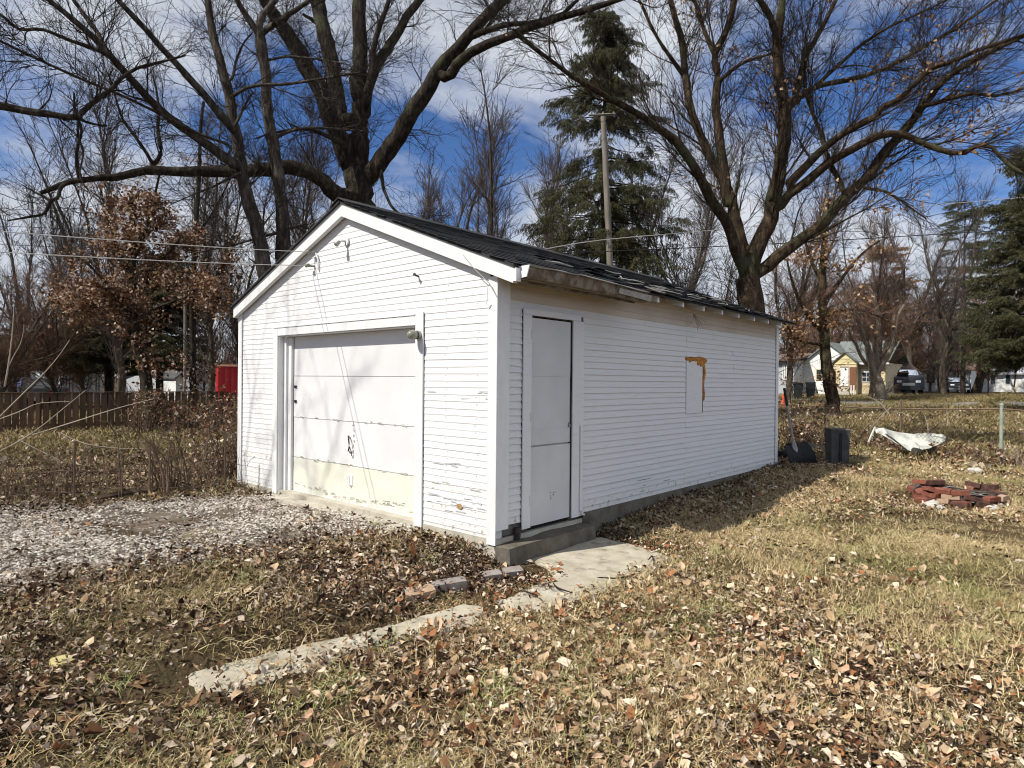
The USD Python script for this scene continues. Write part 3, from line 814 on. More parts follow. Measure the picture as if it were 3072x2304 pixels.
part(gut, 'hanging_piece', MB().hexa([(.385, 1.42, 2.362), (.40, 1.42, 2.41), (.405, 2.06, 2.40), (.395, 2.06, 2.335)], [(.391, 1.42, 2.362), (.406, 1.42, 2.41), (.411, 2.06, 2.40), (.401, 2.06, 2.335)]), M['shingle_edge'])
part(gar, 'eave_moulding', MB().box((.235, -.02, 2.318), (.268, 1.95, 2.342)), M['rust'])
for q in range(7):    # straw of an old nest under the eave
    p0 = np.array([.08, 3.74, 2.36]); dv = rl.normal(0, .05, 3) + [0.02, .02, -.07]
    part(gar, 'nest_straw', MB().tube([p0, p0 + dv, p0 + dv * 1.7 + rl.normal(0, .02, 3)], .004, 4), M['vine_pale'])

# overhead door with its frame
part(gar, 'door_casing', MB().box((-4.012, -.028, -.06), (DX0, -.0115, 2.10)), M['trim'])
part(gar, 'door_casing', MB().box((DX1, -.028, -.05), (-1.0, -.0115, 2.13)), M['trim'])
part(gar, 'door_casing', MB().box((DX0 + .001, -.026, DZ), (DX1 - .001, -.0115, 2.105)).box((-4.03, -.034, 2.106), (-1.125, -.0115, 2.118)), M['trim'])
part(gar, 'door_jamb', MB().box((DX0 - .012, -.010, -.085), (DX0 + .012, .17, DZ)), M['trim'])
part(gar, 'door_jamb', MB().box((DX0 + .013, .055, -.085), (DX0 + .075, .118, DZ)), M['trim'])
part(gar, 'door_jamb', MB().box((DX0 + .076, .085, -.085), (DX0 + .155, .122, DZ - .02)), M['trim'])
part(gar, 'door_jamb', MB().box((DX1 - .012, -.010, -.085), (DX1 + .012, .17, DZ)), M['trim'])
part(gar, 'door_head', MB().box((DX0 + .013, -.008, DZ - .012), (DX1 - .013, .17, DZ + .012)), M['trim'])
odoor = part(gar, 'overhead_door', MB().box((DX0 + .02, .152, -.055), (DX1 - .014, .17, DZ - .014)), M['door_white'])
seams = [-.052, .425, .945, 1.480, 1.992]
for q in range(4):
    z0, z1 = seams[q] + .003, seams[q + 1] - .003
    mb = trimesh.creation.box((DX1 - DX0 - .19, .030, z1 - z0)); mb.apply_translation(((DX0 + DX1) / 2 + .072, .135 + .002 * (q % 2), (z0 + z1) / 2))
    if q == 0:
        mb = mb.subdivide().subdivide().subdivide().subdivide()
        vv = np.array(mb.vertices); fr = vv[:, 1] < .13
        vv[:, 1] += fr * (meshkit.noise(vv * [9, 9, 9], 3) - .5) * .006
        mb = trimesh.Trimesh(vv, mb.faces, process=False)
    part(odoor, 'door_panel', mb, M['door_cream'] if q == 0 else M['door_white'], label='yellowed bottom panel of the overhead door' if q == 0 else None)
# curling paint along the lower edges of the panels
pr_ = np.random.default_rng(3)
mb = MB()
for z0, amp, cnt in ((.050, .018, 60), (.425, .006, 26), (.945, .004, 12)):
    for q in range(cnt):
        x = pr_.uniform(DX0 + .2, DX1 - .06); L_ = pr_.uniform(.03, .12)
        za = z0 + (.02 * math.sin(x * 3) if z0 < .1 else 0) + pr_.normal(0, amp)
        c = np.array([(x, .1165, za), (x + L_, .1165, za + pr_.normal(0, .008)), (x + L_ * .8, .108, za + .016 + pr_.normal(0, .006)), (x + L_ * .2, .110, za + .014)])
        mb.add(c, [[0, 1, 2, 3]])
part(odoor, 'peeling_paint', mb, M['peel'], kind='stuff')
mb = MB()
v = trimesh.creation.box((2.62, .02, .05)); v = v.subdivide().subdivide().subdivide().subdivide()
vv = np.array(v.vertices) + [-2.43, .118, -.036]; vv[:, 2] += (vv[:, 2] < -.05) * (meshkit.noise(vv * 9, 5) - .3) * .03
part(odoor, 'bottom_rail', (vv, v.faces), M['peel'])
hd = part(odoor, 'handle', MB().tube([(-2.50, .118, .77), (-2.47, .10, .775), (-2.445, .085, .75), (-2.43, .082, .69), (-2.43, .082, .65), (-2.45, .09, .61), (-2.49, .112, .598)], .0085, 8), M['iron'])
part(hd, 'latch_wire', MB().tube([(-2.43, .09, .65), (-2.415, .10, .60), (-2.41, .105, .545)], .005, 6), M['iron'])
part(odoor, 'lift_handle', MB().tube([(-2.47, .115, .305), (-2.47, .092, .30), (-2.455, .085, .225), (-2.44, .092, .20), (-2.42, .115, .205)], .006, 6).box((-2.49, .112, .195), (-2.40, .118, .315)), M['trim'])
for z in (1.34, 1.15):
    part(odoor, 'hinge_bolt', MB().tm(trimesh.creation.cylinder(.018, .02), place(-3.69, .112, z, 0, math.pi / 2)).tm(trimesh.creation.cylinder(.008, .03), place(-3.665, .108, z + .008, 0, math.pi / 2)), M['iron'])
mb = MB()
for z in np.linspace(.52, .90, 7):
    mb.tube([(-2.40 + pr_.normal(0, .01), .1155, z), (-2.40 + pr_.normal(0, .012), .112, z + .02), (-2.402, .1155, z + .04)], .006, 4)
part(odoor, 'paint_drip', mb, M['door_white'])
# lamps, hooks and brackets on the gable end
lam = part(gar, 'porch_lamp', MB().tm(trimesh.creation.cylinder(.045, .03), place(-1.06, -.043, 1.90, 0, math.pi / 2)), M['steel'])
s_ = trimesh.creation.icosphere(2, .052); s_.apply_scale((1, 1.15, 1)); s_.apply_translation((-1.06, -.115, 1.895))
part(lam, 'globe', s_, M['glassbulb'], smooth=True)
part(lam, 'collar', MB().tm(trimesh.creation.cylinder(.040, .03), place(-1.06, -.066, 1.898, 0, math.pi / 2)), M['iron'])
fl = part(gar, 'flood_lamp_holder', MB().tm(trimesh.creation.cylinder(.05, .02), place(-2.37, -.022, 3.03, 0, math.pi / 2)).tube([(-2.37, -.02, 3.035), (-2.38, -.07, 3.03), (-2.386, -.10, 3.015)], .013, 8), M['trim'])
part(fl, 'socket', MB().tube([(-2.385, -.10, 3.02), (-2.396, -.14, 2.975), (-2.398, -.145, 2.968)], [.02, .03, .022], 10), M['steel'])
part(gar, 'eye_bolt', MB().tube([(-1.10, -.004, 2.50), (-1.10, -.05, 2.51), (-1.085, -.075, 2.515)], [.008, .012, .016], 8), M['iron'])
for x, z in ((-3.02, 2.985), (-3.05, 2.82)):
    br = part(gar, 'wire_bracket', MB().tube([(x, -.008, z), (x - .02, -.06, z), (x - .06, -.10, z + .005)], .013, 6), M['steel'])
    part(br, 'insulator', MB().tm(trimesh.creation.cylinder(.022, .05), place(x - .04, -.085, z + .004, 0, 0, math.pi / 2)), M['glassbulb'])
part(gar, 'conduit', MB().tube([(-2.99, -.03, 2.97), (-2.95, -.03, 2.90), (-2.95, -.022, 2.76)], .011, 6), M['trim'])
part(gar, 'hook', MB().tube([(-.105, -.022, 2.30), (-.10, -.03, 2.22), (-.108, -.035, 2.14), (-.075, -.035, 2.11), (-.05, -.03, 2.14)], .005, 6), M['trim'])
part(gar, 'loose_wire', MB().tube([(-.35, -.105, 2.62), (-.20, -.10, 2.47), (-.05, -.06, 2.33), (.022, -.03, 2.20)], .004, 5), M['cable_pale'])
mb = MB()    # paint scab where bare wood shows
for q in range(5):
    a0 = q * 1.25
    mb.add(np.array([(-.46 + .05 * math.cos(a0), -.0145, .235 + .03 * math.sin(a0)), (-.46 + .05 * math.cos(a0 + 1.3), -.0145, .235 + .032 * math.sin(a0 + 1.3)), (-.46, -.0148, .235)]), [[0, 2, 1]])
part(gar, 'bare_patch', mb, M['bare_wood'])
mb = MB()    # split and lifted ends of boards
for q in range(34):
    x = pr_.uniform(-.95, -.12); z = pr_.choice([.17, .30, .43, .62, .63, 1.3, .24]) + pr_.normal(0, .02); L_ = pr_.uniform(.05, .2)
    mb.add(np.array([(x, -.0122, z), (x + L_, -.0122, z + pr_.normal(0, .006)), (x + L_ * .85, -.0165, z + .012), (x + .1 * L_, -.0155, z + .010)]), [[0, 1, 2, 3]])
part(gar, 'flaking_paint', mb, M['white_front'], kind='stuff')

# side door
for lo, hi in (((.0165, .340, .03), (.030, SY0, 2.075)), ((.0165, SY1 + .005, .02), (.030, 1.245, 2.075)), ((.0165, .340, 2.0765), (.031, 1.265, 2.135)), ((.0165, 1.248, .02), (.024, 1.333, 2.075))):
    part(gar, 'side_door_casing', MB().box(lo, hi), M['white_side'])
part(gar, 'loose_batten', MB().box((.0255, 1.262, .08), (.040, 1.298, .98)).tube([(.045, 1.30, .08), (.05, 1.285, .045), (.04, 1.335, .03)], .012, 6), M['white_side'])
part(gar, 'side_door_gap', MB().box((-.05, SY0 - .01, -.06), (-.035, SY1 + .01, SZ)), M['dark'])
sd = part(gar, 'side_door', MB().box((-.03, SY0 + .004, .035), (-.012, SY1 - .014, SZ - .012)), M['side_door'])
part(sd, 'upper_leaf', MB().box((-.011, SY0 + .005, .815), (.006, SY1 - .016, SZ - .014)), M['side_door'])
part(sd, 'lower_leaf', MB().box((-.011, SY0 + .004, .035), (.010, SY1 - .012, .800)), M['side_door'])
part(sd, 'cross_rail', MB().box((.0065, SY0 + .006, .818), (.011, SY1 - .018, .968)), M['side_door'])
part(sd, 'upper_panel', MB().box((.0065, SY0 + .006, 1.492), (.009, SY1 - .018, SZ - .016)), M['side_door'])
for zh in (.25, 1.05, 1.85):
    part(sd, 'hinge', MB().box((.0105, SY0 - .012, zh), (.034, SY0 + .002, zh + .09)), M['side_door'])
part(sd, 'knob', MB().tm(trimesh.creation.icosphere(1, .014), place(.016, SY1 - .03, .985)).box((.0062, SY1 - .045, .955), (.010, SY1 - .02, 1.02)), M['steel'])
mb = MB()
for q in range(9):
    c = np.array([.0115, .80 + pr_.normal(0, .03), .30 + pr_.normal(0, .022)]); a0 = pr_.uniform(0, 6); r_ = pr_.uniform(.004, .014)
    mb.add(np.array([c + [0, r_ * math.cos(a0 + t), r_ * math.sin(a0 + t)] for t in (0, 2, 4)]), [[0, 1, 2]])
part(sd, 'scuff', mb, M['dark'])
part(gar, 'pipe_stub', MB().tube([(.0, .27, -.12), (.03, .27, -.02), (.03, .27, .06)], .035, 10), M['iron'])

# boarded window with expanding foam around it
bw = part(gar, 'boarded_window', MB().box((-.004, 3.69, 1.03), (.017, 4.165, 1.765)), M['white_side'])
mb = MB()
fr_ = np.random.default_rng(6)
def blob(c, r):
    s_ = trimesh.creation.icosphere(2, 1.0); vv = np.array(s_.vertices)
    vv *= (1 + .45 * (meshkit.noise(vv * 2 + c * 9, 2)[:, None] - .5)); vv = vv * r + c
    mb.add(vv, s_.faces)
for y in np.linspace(3.70, 4.26, 15):
    blob(np.array([.014, y, 1.755 + fr_.normal(0, .006)]), np.array([.017, .035, .028 + .02 * (4.0 < y < 4.2)]))
for q in range(4):
    blob(np.array([.018, 4.06 + fr_.normal(0, .04), 1.71 + fr_.normal(0, .015)]), np.array([.014, .04, .03]))
for z in np.linspace(1.22, 1.75, 19):
    blob(np.array([.014, 4.20 + .02 * math.sin(z * 21) + .03 * (z - 1.2), z]), np.array([.017, .022 + .022 * (z - 1.2), .026]))
part(bw, 'foam_seal', mb, M['foam'], smooth=True)
part(bw, 'rot_gap', MB().box((.006, 4.168, 1.03), (.0165, 4.185, 1.22)), M['dark'])
for q in range(5):
    mb = MB()
    y, z = fr_.choice([1.9, 2.6, 3.05, 3.5, 3.7, 4.3, 2.2], 1)[0] + fr_.normal(0, .1), fr_.choice([.12, .19, .26, .46, .6], 1)[0]
    L_ = fr_.uniform(.04, .22)
    mb.add(np.array([(.0135, y, z), (.0135, y + L_, z + .004), (.0145, y + L_ * .8, z + .008), (.0145, y + .1 * L_, z + .005)]) + [.004, 0, 0], [[0, 1, 2, 3]])
    part(gar, 'rot_crack', mb, M['dark'])

# ------------------------------------------------------------------ vegetation tools
def resample(pts, k):
    pts = np.asarray(pts, float)
    s_ = np.r_[0, np.cumsum(np.linalg.norm(np.diff(pts[:, :3], axis=0), axis=1))]
    t = np.linspace(0, s_[-1], k)
    # smooth: cubic through the points in arc length
    from scipy.interpolate import PchipInterpolator
    if len(pts) > 2:
        return np.stack([PchipInterpolator(s_, pts[:, i])(t) for i in range(pts.shape[1])], -1)
    return np.stack([np.interp(t, s_, pts[:, i]) for i in range(pts.shape[1])], -1)


def children(P, R, rng, per_m, ratio, ang=(.5, 1.0), k=5, up=.15, wander=.22, tmin=.1, rmin=.0025, rfrac=.55, lmax=9.0, lmin=.08, curl=0.0):
    """Side shoots of the branches P (N,k0,3), R (N,k0)."""
    N, k0, _ = P.shape
    if not N:
        return np.zeros((0, k, 3)), np.zeros((0, k))
    L = np.linalg.norm(np.diff(P, axis=1), axis=2).sum(1)
    cnt = rng.poisson(per_m * L * (1 - tmin))
    idx = np.repeat(np.arange(N), cnt)
    n = len(idx)
    t = rng.uniform(tmin, .98, n) * (k0 - 1)
    i = np.minimum(t.astype(int), k0 - 2); fr = (t - i)[:, None]
    base = P[idx, i] * (1 - fr) + P[idx, i + 1] * fr
    rb = R[idx, i] * (1 - fr[:, 0]) + R[idx, i + 1] * fr[:, 0]
    T = P[idx, i + 1] - P[idx, i]; T /= np.maximum(np.linalg.norm(T, axis=1, keepdims=True), 1e-9)
    q = rng.normal(size=(n, 3)); q -= (q * T).sum(1, keepdims=True) * T; q /= np.linalg.norm(q, axis=1, keepdims=True)
    a = rng.uniform(*ang, n)[:, None]
    D = np.cos(a) * T + np.sin(a) * q; D[:, 2] += up; D /= np.linalg.norm(D, axis=1, keepdims=True)
    ln = np.clip(np.minimum(L[idx], lmax) * ratio * rng.uniform(.45, 1.25, n) * (1 - .45 * t / (k0 - 1)), lmin, lmax)
    r0 = np.maximum(rb * rfrac * rng.uniform(.6, 1.05, n), rmin)
    r0 = np.minimum(r0, .012 * ln + rmin)
    pts = [base]; d = D.copy()
    cd = rng.normal(0, curl, (n, 3)) if curl else 0
    for j in range(k - 1):
        pts.append(pts[-1] + d * (ln / (k - 1))[:, None])
        d = d + rng.normal(0, wander, (n, 3)) + cd; d[:, 2] += up * .35
        d /= np.linalg.norm(d, axis=1, keepdims=True)
    return np.stack(pts, 1), np.maximum(r0[:, None] * np.linspace(1, .35, k)[None], rmin * .7)


_SPR = {}


def twig_protos(kind, mm):
    """Branchlets a metre long, all fine twigs."""
    if kind not in _SPR:
        wd, per, ang, up, r = {'fine': (.20, 7.5, (.4, 1.0), .05, .0042), 'fan': (.12, 8, (.3, .75), .05, .0042), 'far': (.14, 7, (.35, .9), .1, .0060)}[kind]
        out = []
        for q in range(5):
            rng = np.random.default_rng(900 + q)
            p = [np.zeros(3)]; d = np.array([1.0, 0, 0])
            for _ in range(6):
                p.append(p[-1] + d / 6); d = d + rng.normal(0, wd, 3); d /= np.linalg.norm(d)
            P0 = np.array(p)[None]; R0 = np.linspace(r * 1.5, r * .6, 7)[None]
            p1, r1 = children(P0, R0, rng, per, .55, ang=ang, k=5, up=0, wander=wd * 1.1, lmax=.6, lmin=.12, rmin=r * .72, tmin=.08)
            p2, r2 = children(p1, r1, rng, per * .9, .55, ang=ang, k=4, up=0, wander=wd * 1.2, lmax=.3, lmin=.07, rmin=r * .55, tmin=.1)
            o, VV, FF = 0, [], []
            for a_, b_ in ((P0, R0), (p1, r1), (p2, r2)):
                v, f = tubes(a_, b_, 3); VV.append(v); FF.append(f + o); o += len(v)
            out.append((np.vstack(VV), np.vstack(FF), p2))
        _SPR[kind] = out
    return [(v, f, mm, None) for v, f, _ in _SPR[kind]]


def sprays_on(branches, rng, per_m, up=.15):
    """Where branchlets leave the branches: positions, directions."""
    pos, dr = [], []
    for P, R in branches:
        if not len(P):
            continue
        N, k, _ = P.shape
        L = np.linalg.norm(np.diff(P, axis=1), axis=2).sum(1)
        cnt = rng.poisson(per_m * L) + 1
        i = np.repeat(np.arange(N), cnt); n = len(i)
        t = np.where(rng.random(n) < .25, k - 1.001, rng.uniform(.15, 1, n) * (k - 1.001)); j = t.astype(int); f = (t - j)[:, None]
        ok = R[i, j] < .055
        b = P[i, j] * (1 - f) + P[i, j + 1] * f
        T = P[i, j + 1] - P[i, j]; T /= np.maximum(np.linalg.norm(T, axis=1, keepdims=True), 1e-9)
        q = rng.normal(size=(n, 3)); q -= (q * T).sum(1, keepdims=True) * T; q /= np.linalg.norm(q, axis=1, keepdims=True)
        a = rng.uniform(.15, .95, n)[:, None]
        D = np.cos(a) * T + np.sin(a) * q; D[:, 2] += up
        pos.append(b[ok]); dr.append(D[ok])
    return np.vstack(pos), np.vstack(dr)


def leaves_at(pos, rng, size=(.05, .09), hang=.5):
    n = len(pos)
    a = rng.normal(size=(n, 3)); a[:, 2] -= hang; a /= np.linalg.norm(a, axis=1, keepdims=True)
    b = rng.normal(size=(n, 3)); b -= (a * b).sum(1, keepdims=True) * a; b /= np.linalg.norm(b, axis=1, keepdims=True)
    c = np.cross(a, b)
    s_ = rng.uniform(*size, n)[:, None]
    w = s_ * rng.uniform(.3, .5, (n, 1)); f = s_ * rng.uniform(.05, .3, (n, 1))
    V = np.stack([pos, pos + a * s_ * .5 + b * w + c * f, pos + a * s_, pos + a * s_ * .5 - b * w + c * f], 1)
    F = np.array([[0, 1, 2], [0, 2, 3]])[None] + 4 * np.arange(n)[:, None, None]
    return V.reshape(-1, 3), F.reshape(-1, 3)


def along(P, rng, n):
    i = rng.integers(0, len(P), n); j = rng.integers(1, P.shape[1] - 1, n); t = rng.random((n, 1))
    return P[i, j] * (1 - t) + P[i, j + 1] * t


def bark_tube(q, rng, sides):
    """A limb whose bark swells and furrows."""
    V, F = tubes(q[None, :, :3], q[None, :, 3], sides, True)
    if q[0, 3] > .05:
        k = len(q)
        ax = np.repeat(q[:, :3], sides, 0); rr = np.repeat(q[:, 3], sides)[:, None]
        d = V - ax
        th = np.tile(np.arange(sides) / sides * 6.283, k)
        ln = np.repeat(np.r_[0, np.cumsum(np.linalg.norm(np.diff(q[:, :3], axis=0), axis=1))], sides)
        u = np.column_stack([np.cos(th) * 3.2, np.sin(th) * 3.2, ln * 1.1]); o = rng.uniform(0, 50, 3)
        nz = .55 * (meshkit.noise(u * 1.6 + o, 4) - .5) + .6 * (meshkit.noise(np.column_stack([np.cos(th), np.sin(th), ln * 1.4]) + o, 6) - .5)
        V = ax + d * (1 + .26 * nz[:, None])
    return V, F


def tree(name, label, cat, limbs, levels, bark_m, twig_m, seed, group=None, leaf=None, k=14, sides=9, knots=.05, spray=None):
    """limbs: list of (points Nx4 with radius, part name). levels: keyword dicts for children(); each level grows on the ones before it.
    spray: (kind, per metre, least and greatest size) of the branchlets that end it all."""
    rng = np.random.default_rng(seed)
    base = np.asarray(limbs[0][0])[0, :3]
    t = thing(name, label, cat, base, group)
    Ps, Rs, dense = [], [], []
    for li, (pts, pname) in enumerate(limbs):
        pts = np.asarray(pts, float)
        if li and pname != 'trunk' and dense:            # start on the wood it grows from
            D_ = np.vstack(dense); dist = np.linalg.norm(D_[:, :3] - pts[0, :3], axis=1)
            j = int(np.argmin(dist + 1.0 * np.maximum(pts[0, 3] * .9 - D_[:, 3], 0) * 8))
            if dist[j] < 1.6:
                r_ = min(D_[j, 3] * .85, pts[0, 3] * 1.25)
                pts = np.vstack([[*D_[j, :3], r_], pts]) if dist[j] > .12 else np.vstack([[*D_[j, :3], r_], pts[1:]])
        kk = max(k, int(np.linalg.norm(np.diff(pts[:, :3], axis=0), axis=1).sum() / .22)) if len(pts) > 2 else 6
        kk = min(kk, 60)
        q = resample(pts, kk)
        wob = np.cumsum(rng.normal(0, 1, (kk, 3)), 0); wob -= np.linspace(0, 1, kk)[:, None] * wob[-1]
        q[1:-1, :3] += (wob * q[:, 3:4] * .10)[1:-1]
        q[:, 3] *= 1 + rng.normal(0, .03, kk)
        if pname == 'trunk' and pts[0, 3] > .05:
            q[0, 3] *= 1.25
        part(t, pname, bark_tube(q, rng, sides if q[0, 3] < .1 else sides + 6), bark_m, smooth=70)
        dense.append(resample(q, 60))
        z = resample(pts, 12)
        Ps.append(z[:, :3]); Rs.append(z[:, 3])
    P = np.stack(Ps); R = np.stack(Rs)
    allP, allR = [P], [R]
    tw = []
    for lv in levels:
        lv = dict(lv); on = lv.pop('on', 'last'); sd = lv.pop('sides', 3)
        c, r = children(allP[-1], allR[-1], rng, **lv)
        if on == 'both' and len(allP) > 1:
            c2, r2 = children(allP[-2], allR[-2], rng, **lv)
            c, r = np.concatenate([c, c2]), np.concatenate([r, r2])
        allP.append(c); allR.append(r)
        if len(c):
            tw.append(tubes(c, r, sd, False))
    if tw:
        o = 0; VV, FF = [], []
        for v, f in tw:
            VV.append(v); FF.append(f + o); o += len(v)
        part(t, 'branches', (np.vstack(VV), np.vstack(FF)), bark_m, kind='stuff', smooth=True)
    if spray:
        kind, per, s0, s1 = spray
        pos, D = sprays_on(list(zip(allP, allR)), rng, per)
        n = len(pos)
        instancer(t, 'twigs', twig_protos(kind, twig_m), pos, frames_along(D, rng), rng.uniform(s0, s1, n), rng.integers(0, 5, n))
    if leaf:
        lm, cnt, lev, size, sel = leaf
        lev = min(lev, len(allP) - 1)
        pos = along(allP[lev], rng, cnt) + rng.normal(0, .2, (cnt, 3))
        if sel is not None:
            pos = pos[sel(pos, rng)]
        part(t, 'dead_leaves', leaves_at(pos, rng, size), lm, kind='stuff', rnd=4)
    return t


def limb(pts, w0, w1, d0, d1, pw=1.0):
    """A limb measured as points of the grid, with its width there and its distance along the line of sight."""
    pts = np.asarray(pts, float)
    s_ = np.r_[0, np.cumsum(np.linalg.norm(np.diff(pts, axis=0), axis=1))]; s_ /= s_[-1]
    d = d0 + (d1 - d0) * s_ ** pw
    w = w0 + (w1 - w0) * s_
    xyz = at(pts[:, 0], pts[:, 1], d)
    return np.column_stack([xyz, w / 2 * d / PX])


T1 = lambda *p: [(x / 3, y / 3) for x, y in p]
T2 = lambda *p: [(737.3 + x / 3, y / 3) for x, y in p]
T3 = lambda *p: [(1474.7 + x / 3, y / 3) for x, y in p]


def rooted(l):
    """Runs a limb's first point straight down into the ground."""
    p = l[0].copy(); p[2] = float(ground_z(p[0], p[1])) - .1; p[3] *= 1.15
    return np.vstack([p, l])


TW = [dict(per_m=2.0, ratio=.42, ang=(.45, 1.05), k=7, up=.18, lmax=3.2, tmin=.10, rmin=.008, wander=.2, sides=4),
      dict(per_m=2.6, ratio=.45, ang=(.4, 1.0), k=6, up=.12, lmax=1.8, rmin=.0052, wander=.26, on='both')]
SPW = ('fine', 3.4, .5, 1.3)

# the big tree behind the ridge
A = 17.0
La = [
    (rooted(limb([(772, 560), (770, 440), (766, 385), (771, 345), (775, 300)], 66, 50, A, A)), 'trunk'),
    (limb(T2((150, 1150), (290, 960), (430, 760), (560, 560), (650, 425), (760, 320), (850, 220), (930, 120), (1020, 30), (1085, -40), (1200, -190)), 40, 19, A, A - 1.5), 'limb'),
    (limb(T2((690, 500), (760, 410), (840, 350), (1000, 268), (1150, 210), (1320, 148), (1500, 92), (1700, 32), (1830, -15), (1990, -90)), 22, 9, A - .8, A - 3), 'limb'),
    (limb(T2((840, 250), (930, 200), (1050, 165), (1200, 155), (1330, 130), (1440, 90), (1500, 30), (1560, -30)), 14, 7, A - 1, A - 2.4), 'limb'),
    (limb(T2((115, 1000), (112, 850), (118, 680), (112, 500), (118, 300), (112, 120), (122, -40), (135, -200)), 38, 26, A + .1, A + .8), 'limb'),
    (limb(T2((140, 780), (170, 620), (200, 500), (262, 360), (330, 270), (392, 170), (442, 90), (520, -10), (600, -120)), 26, 15, A, A + 1.2), 'limb'),
    (limb(T2((150, 640), (190, 480), (212, 300), (250, 160), (300, 20), (320, -60)), 16, 9, A - .2, A + .5), 'limb'),
    (limb(T1((2260, 1060), (2215, 900), (2140, 790), (2085, 610), (1960, 400), (1880, 250), (1800, 130), (1740, 40), (1690, -60), (1600, -220)), 44, 22, A - .1, A - 1.6), 'limb'),
    (limb(T1((2230, 800), (2185, 620), (2150, 450), (2112, 300), (2080, 150), (2066, 0), (2050, -120)), 36, 28, A + .2, A + .9), 'limb'),
    (limb(T1((2320, 1290), (2200, 1270), (2080, 1185), (1960, 1110), (1850, 1090), (1700, 1106), (1550, 1118), (1350, 1112), (1150, 1120), (1000, 1105), (900, 1115), (750, 1150), (600, 1162), (450, 1182), (350, 1220), (262, 1252)), 36, 9, A - .2, A - 2.2), 'limb'),
    (limb(T1((430, 1190), (392, 1215), (380, 1270), (330, 1305), (310, 1345), (290, 1385), (170, 1410), (50, 1430)), 9, 3, A - 2.1, A - 2.6), 'limb'),
    (limb(T1((325, 1310), (290, 1280), (230, 1250), (140, 1195)), 7, 2, A - 2.2, A - 2.4), 'limb'),
    (limb(T1((370, 1300), (400, 1400), (440, 1480), (470, 1560)), 8, 3.5, A - 2.2, A - 2.3), 'limb'),
    (limb(T1((985, 1090), (1040, 985), (1020, 850), (1028, 700), (1010, 560)), 10, 4, A - 1.4, A - 1.0), 'limb'),
    (limb(T1((985, 1060), (890, 900), (790, 760), (740, 600), (700, 470)), 7, 3, A - 1.4, A - 1.9), 'limb'),
    (limb(T1((530, 1160), (500, 1000), (530, 830), (500, 750), (480, 600)), 8, 3.5, A - 2, A - 2.5), 'limb'),
    (limb(T1((2060, 150), (2030, 132), (1960, 90)), 9, 6, A + .7, A + .5), 'limb'),
    (limb(T2((250, 1090), (280, 1230), (330, 1340), (400, 1400), (480, 1440)), 9, 4, A - .2, A - .9), 'limb'),
    (limb(T2((60, 960), (-40, 900), (-200, 840), (-380, 850), (-560, 900)), 12, 3, A - .3, A - 2), 'limb'),
]
tree('big_maple', 'massive dark bare maple with forking limbs towering behind the garage ridge', 'tree', La, TW, M['bark_a'], M['twig'], 101, k=18, sides=10, spray=SPW)

# the paired pale stems left of it
B_ = 13.6
Lb = [
    (rooted(limb(T1((1700, 1830), (1680, 1640), (1640, 1450), (1590, 1250), (1560, 1080), (1540, 900), (1505, 760), (1500, 640), (1470, 520), (1420, 350), (1372, 170), (1350, 0), (1335, -120), (1320, -260)), 32, 12, B_, B_ + .4)), 'trunk'),
    (rooted(limb(T1((1860, 1850), (1850, 1640), (1830, 1400), (1800, 1150), (1760, 950), (1722, 700), (1718, 500), (1695, 320), (1682, 215)), 30, 20, B_ + .6, B_ + .5)), 'trunk'),
    (limb(T1((1540, 1080), (1400, 985), (1250, 880), (1100, 770), (980, 660), (860, 530), (740, 400), (640, 275), (500, 150), (380, 50), (310, -5), (180, -110)), 21, 9, B_, B_ - 2.2), 'limb'),
    (limb(T1((700, 350), (640, 230), (560, 115), (480, 0), (400, -120)), 11, 7, B_ - 1.7, B_ - 1.5), 'limb'),
    (limb(T1((1505, 830), (1430, 750), (1330, 620), (1230, 510), (1130, 400), (1040, 310), (940, 190), (850, 90), (760, 0), (660, -120)), 18, 9, B_, B_ - 1.4), 'limb'),
    (limb(T1((1530, 800), (1575, 700), (1640, 600)), 7, 4, B_, B_ + .6), 'limb'),
    (limb(T1((1500, 510), (1530, 390), (1580, 280), (1630, 220)), 7, 3, B_ + .2, B_ + .9), 'limb'),
    (limb(T1((1680, 240), (1630, 150), (1580, 70), (1530, -10), (1470, -130)), 15, 10, B_ + .5, B_ + .1), 'limb'),
    (limb(T1((1690, 240), (1705, 215), (1780, 158), (1860, 102), (1990, 12), (2110, -80)), 14, 8, B_ + .5, B_ - .4), 'limb'),
    (limb(T1((1682, 215), (1700, 110), (1755, 30), (1800, -30), (1850, -130)), 16, 11, B_ + .5, B_ + 1), 'limb'),
    (limb(T1((1745, 385), (1850, 366), (1990, 376), (2130, 396), (2260, 420)), 6, 3, B_ + .5, B_ + .2), 'limb'),
    (limb(T1((1530, 610), (1600, 570), (1700, 552), (1850, 546), (2000, 525), (2200, 490), (2330, 470)), 8, 4, B_, B_ - .5), 'limb'),
    (limb(T1((1850, 1500), (1700, 1530), (1600, 1562), (1400, 1612), (1250, 1640)), 7, 2.5, B_ + .6, B_ + .2), 'limb'),
    (limb(T1((1870, 1490), (1950, 1470), (2010, 1492), (2080, 1560)), 6, 3, B_ + .6, B_ + .4), 'limb'),
    (limb(T1((1500, 960), (1300, 870), (1000, 720), (750, 602), (500, 500), (300, 410), (0, 265), (-150, 190)), 6, 5, B_ - .1, B_ - 3), 'limb'),
    (limb(T1((1760, 930), (1880, 850), (2020, 830), (2200, 836), (2350, 850)), 8, 4, B_ + .5, B_ + 1), 'limb'),
    (limb(T1((740, 400), (560, 300), (450, 262), (280, 192), (120, 190), (0, 92), (-120, 20)), 9, 5, B_ - 1.6, B_ - 3), 'limb'),
    (limb(T1((1560, 1120), (1400, 1200), (1250, 1260), (1100, 1330)), 6, 2, B_, B_ - .6), 'limb'),
]
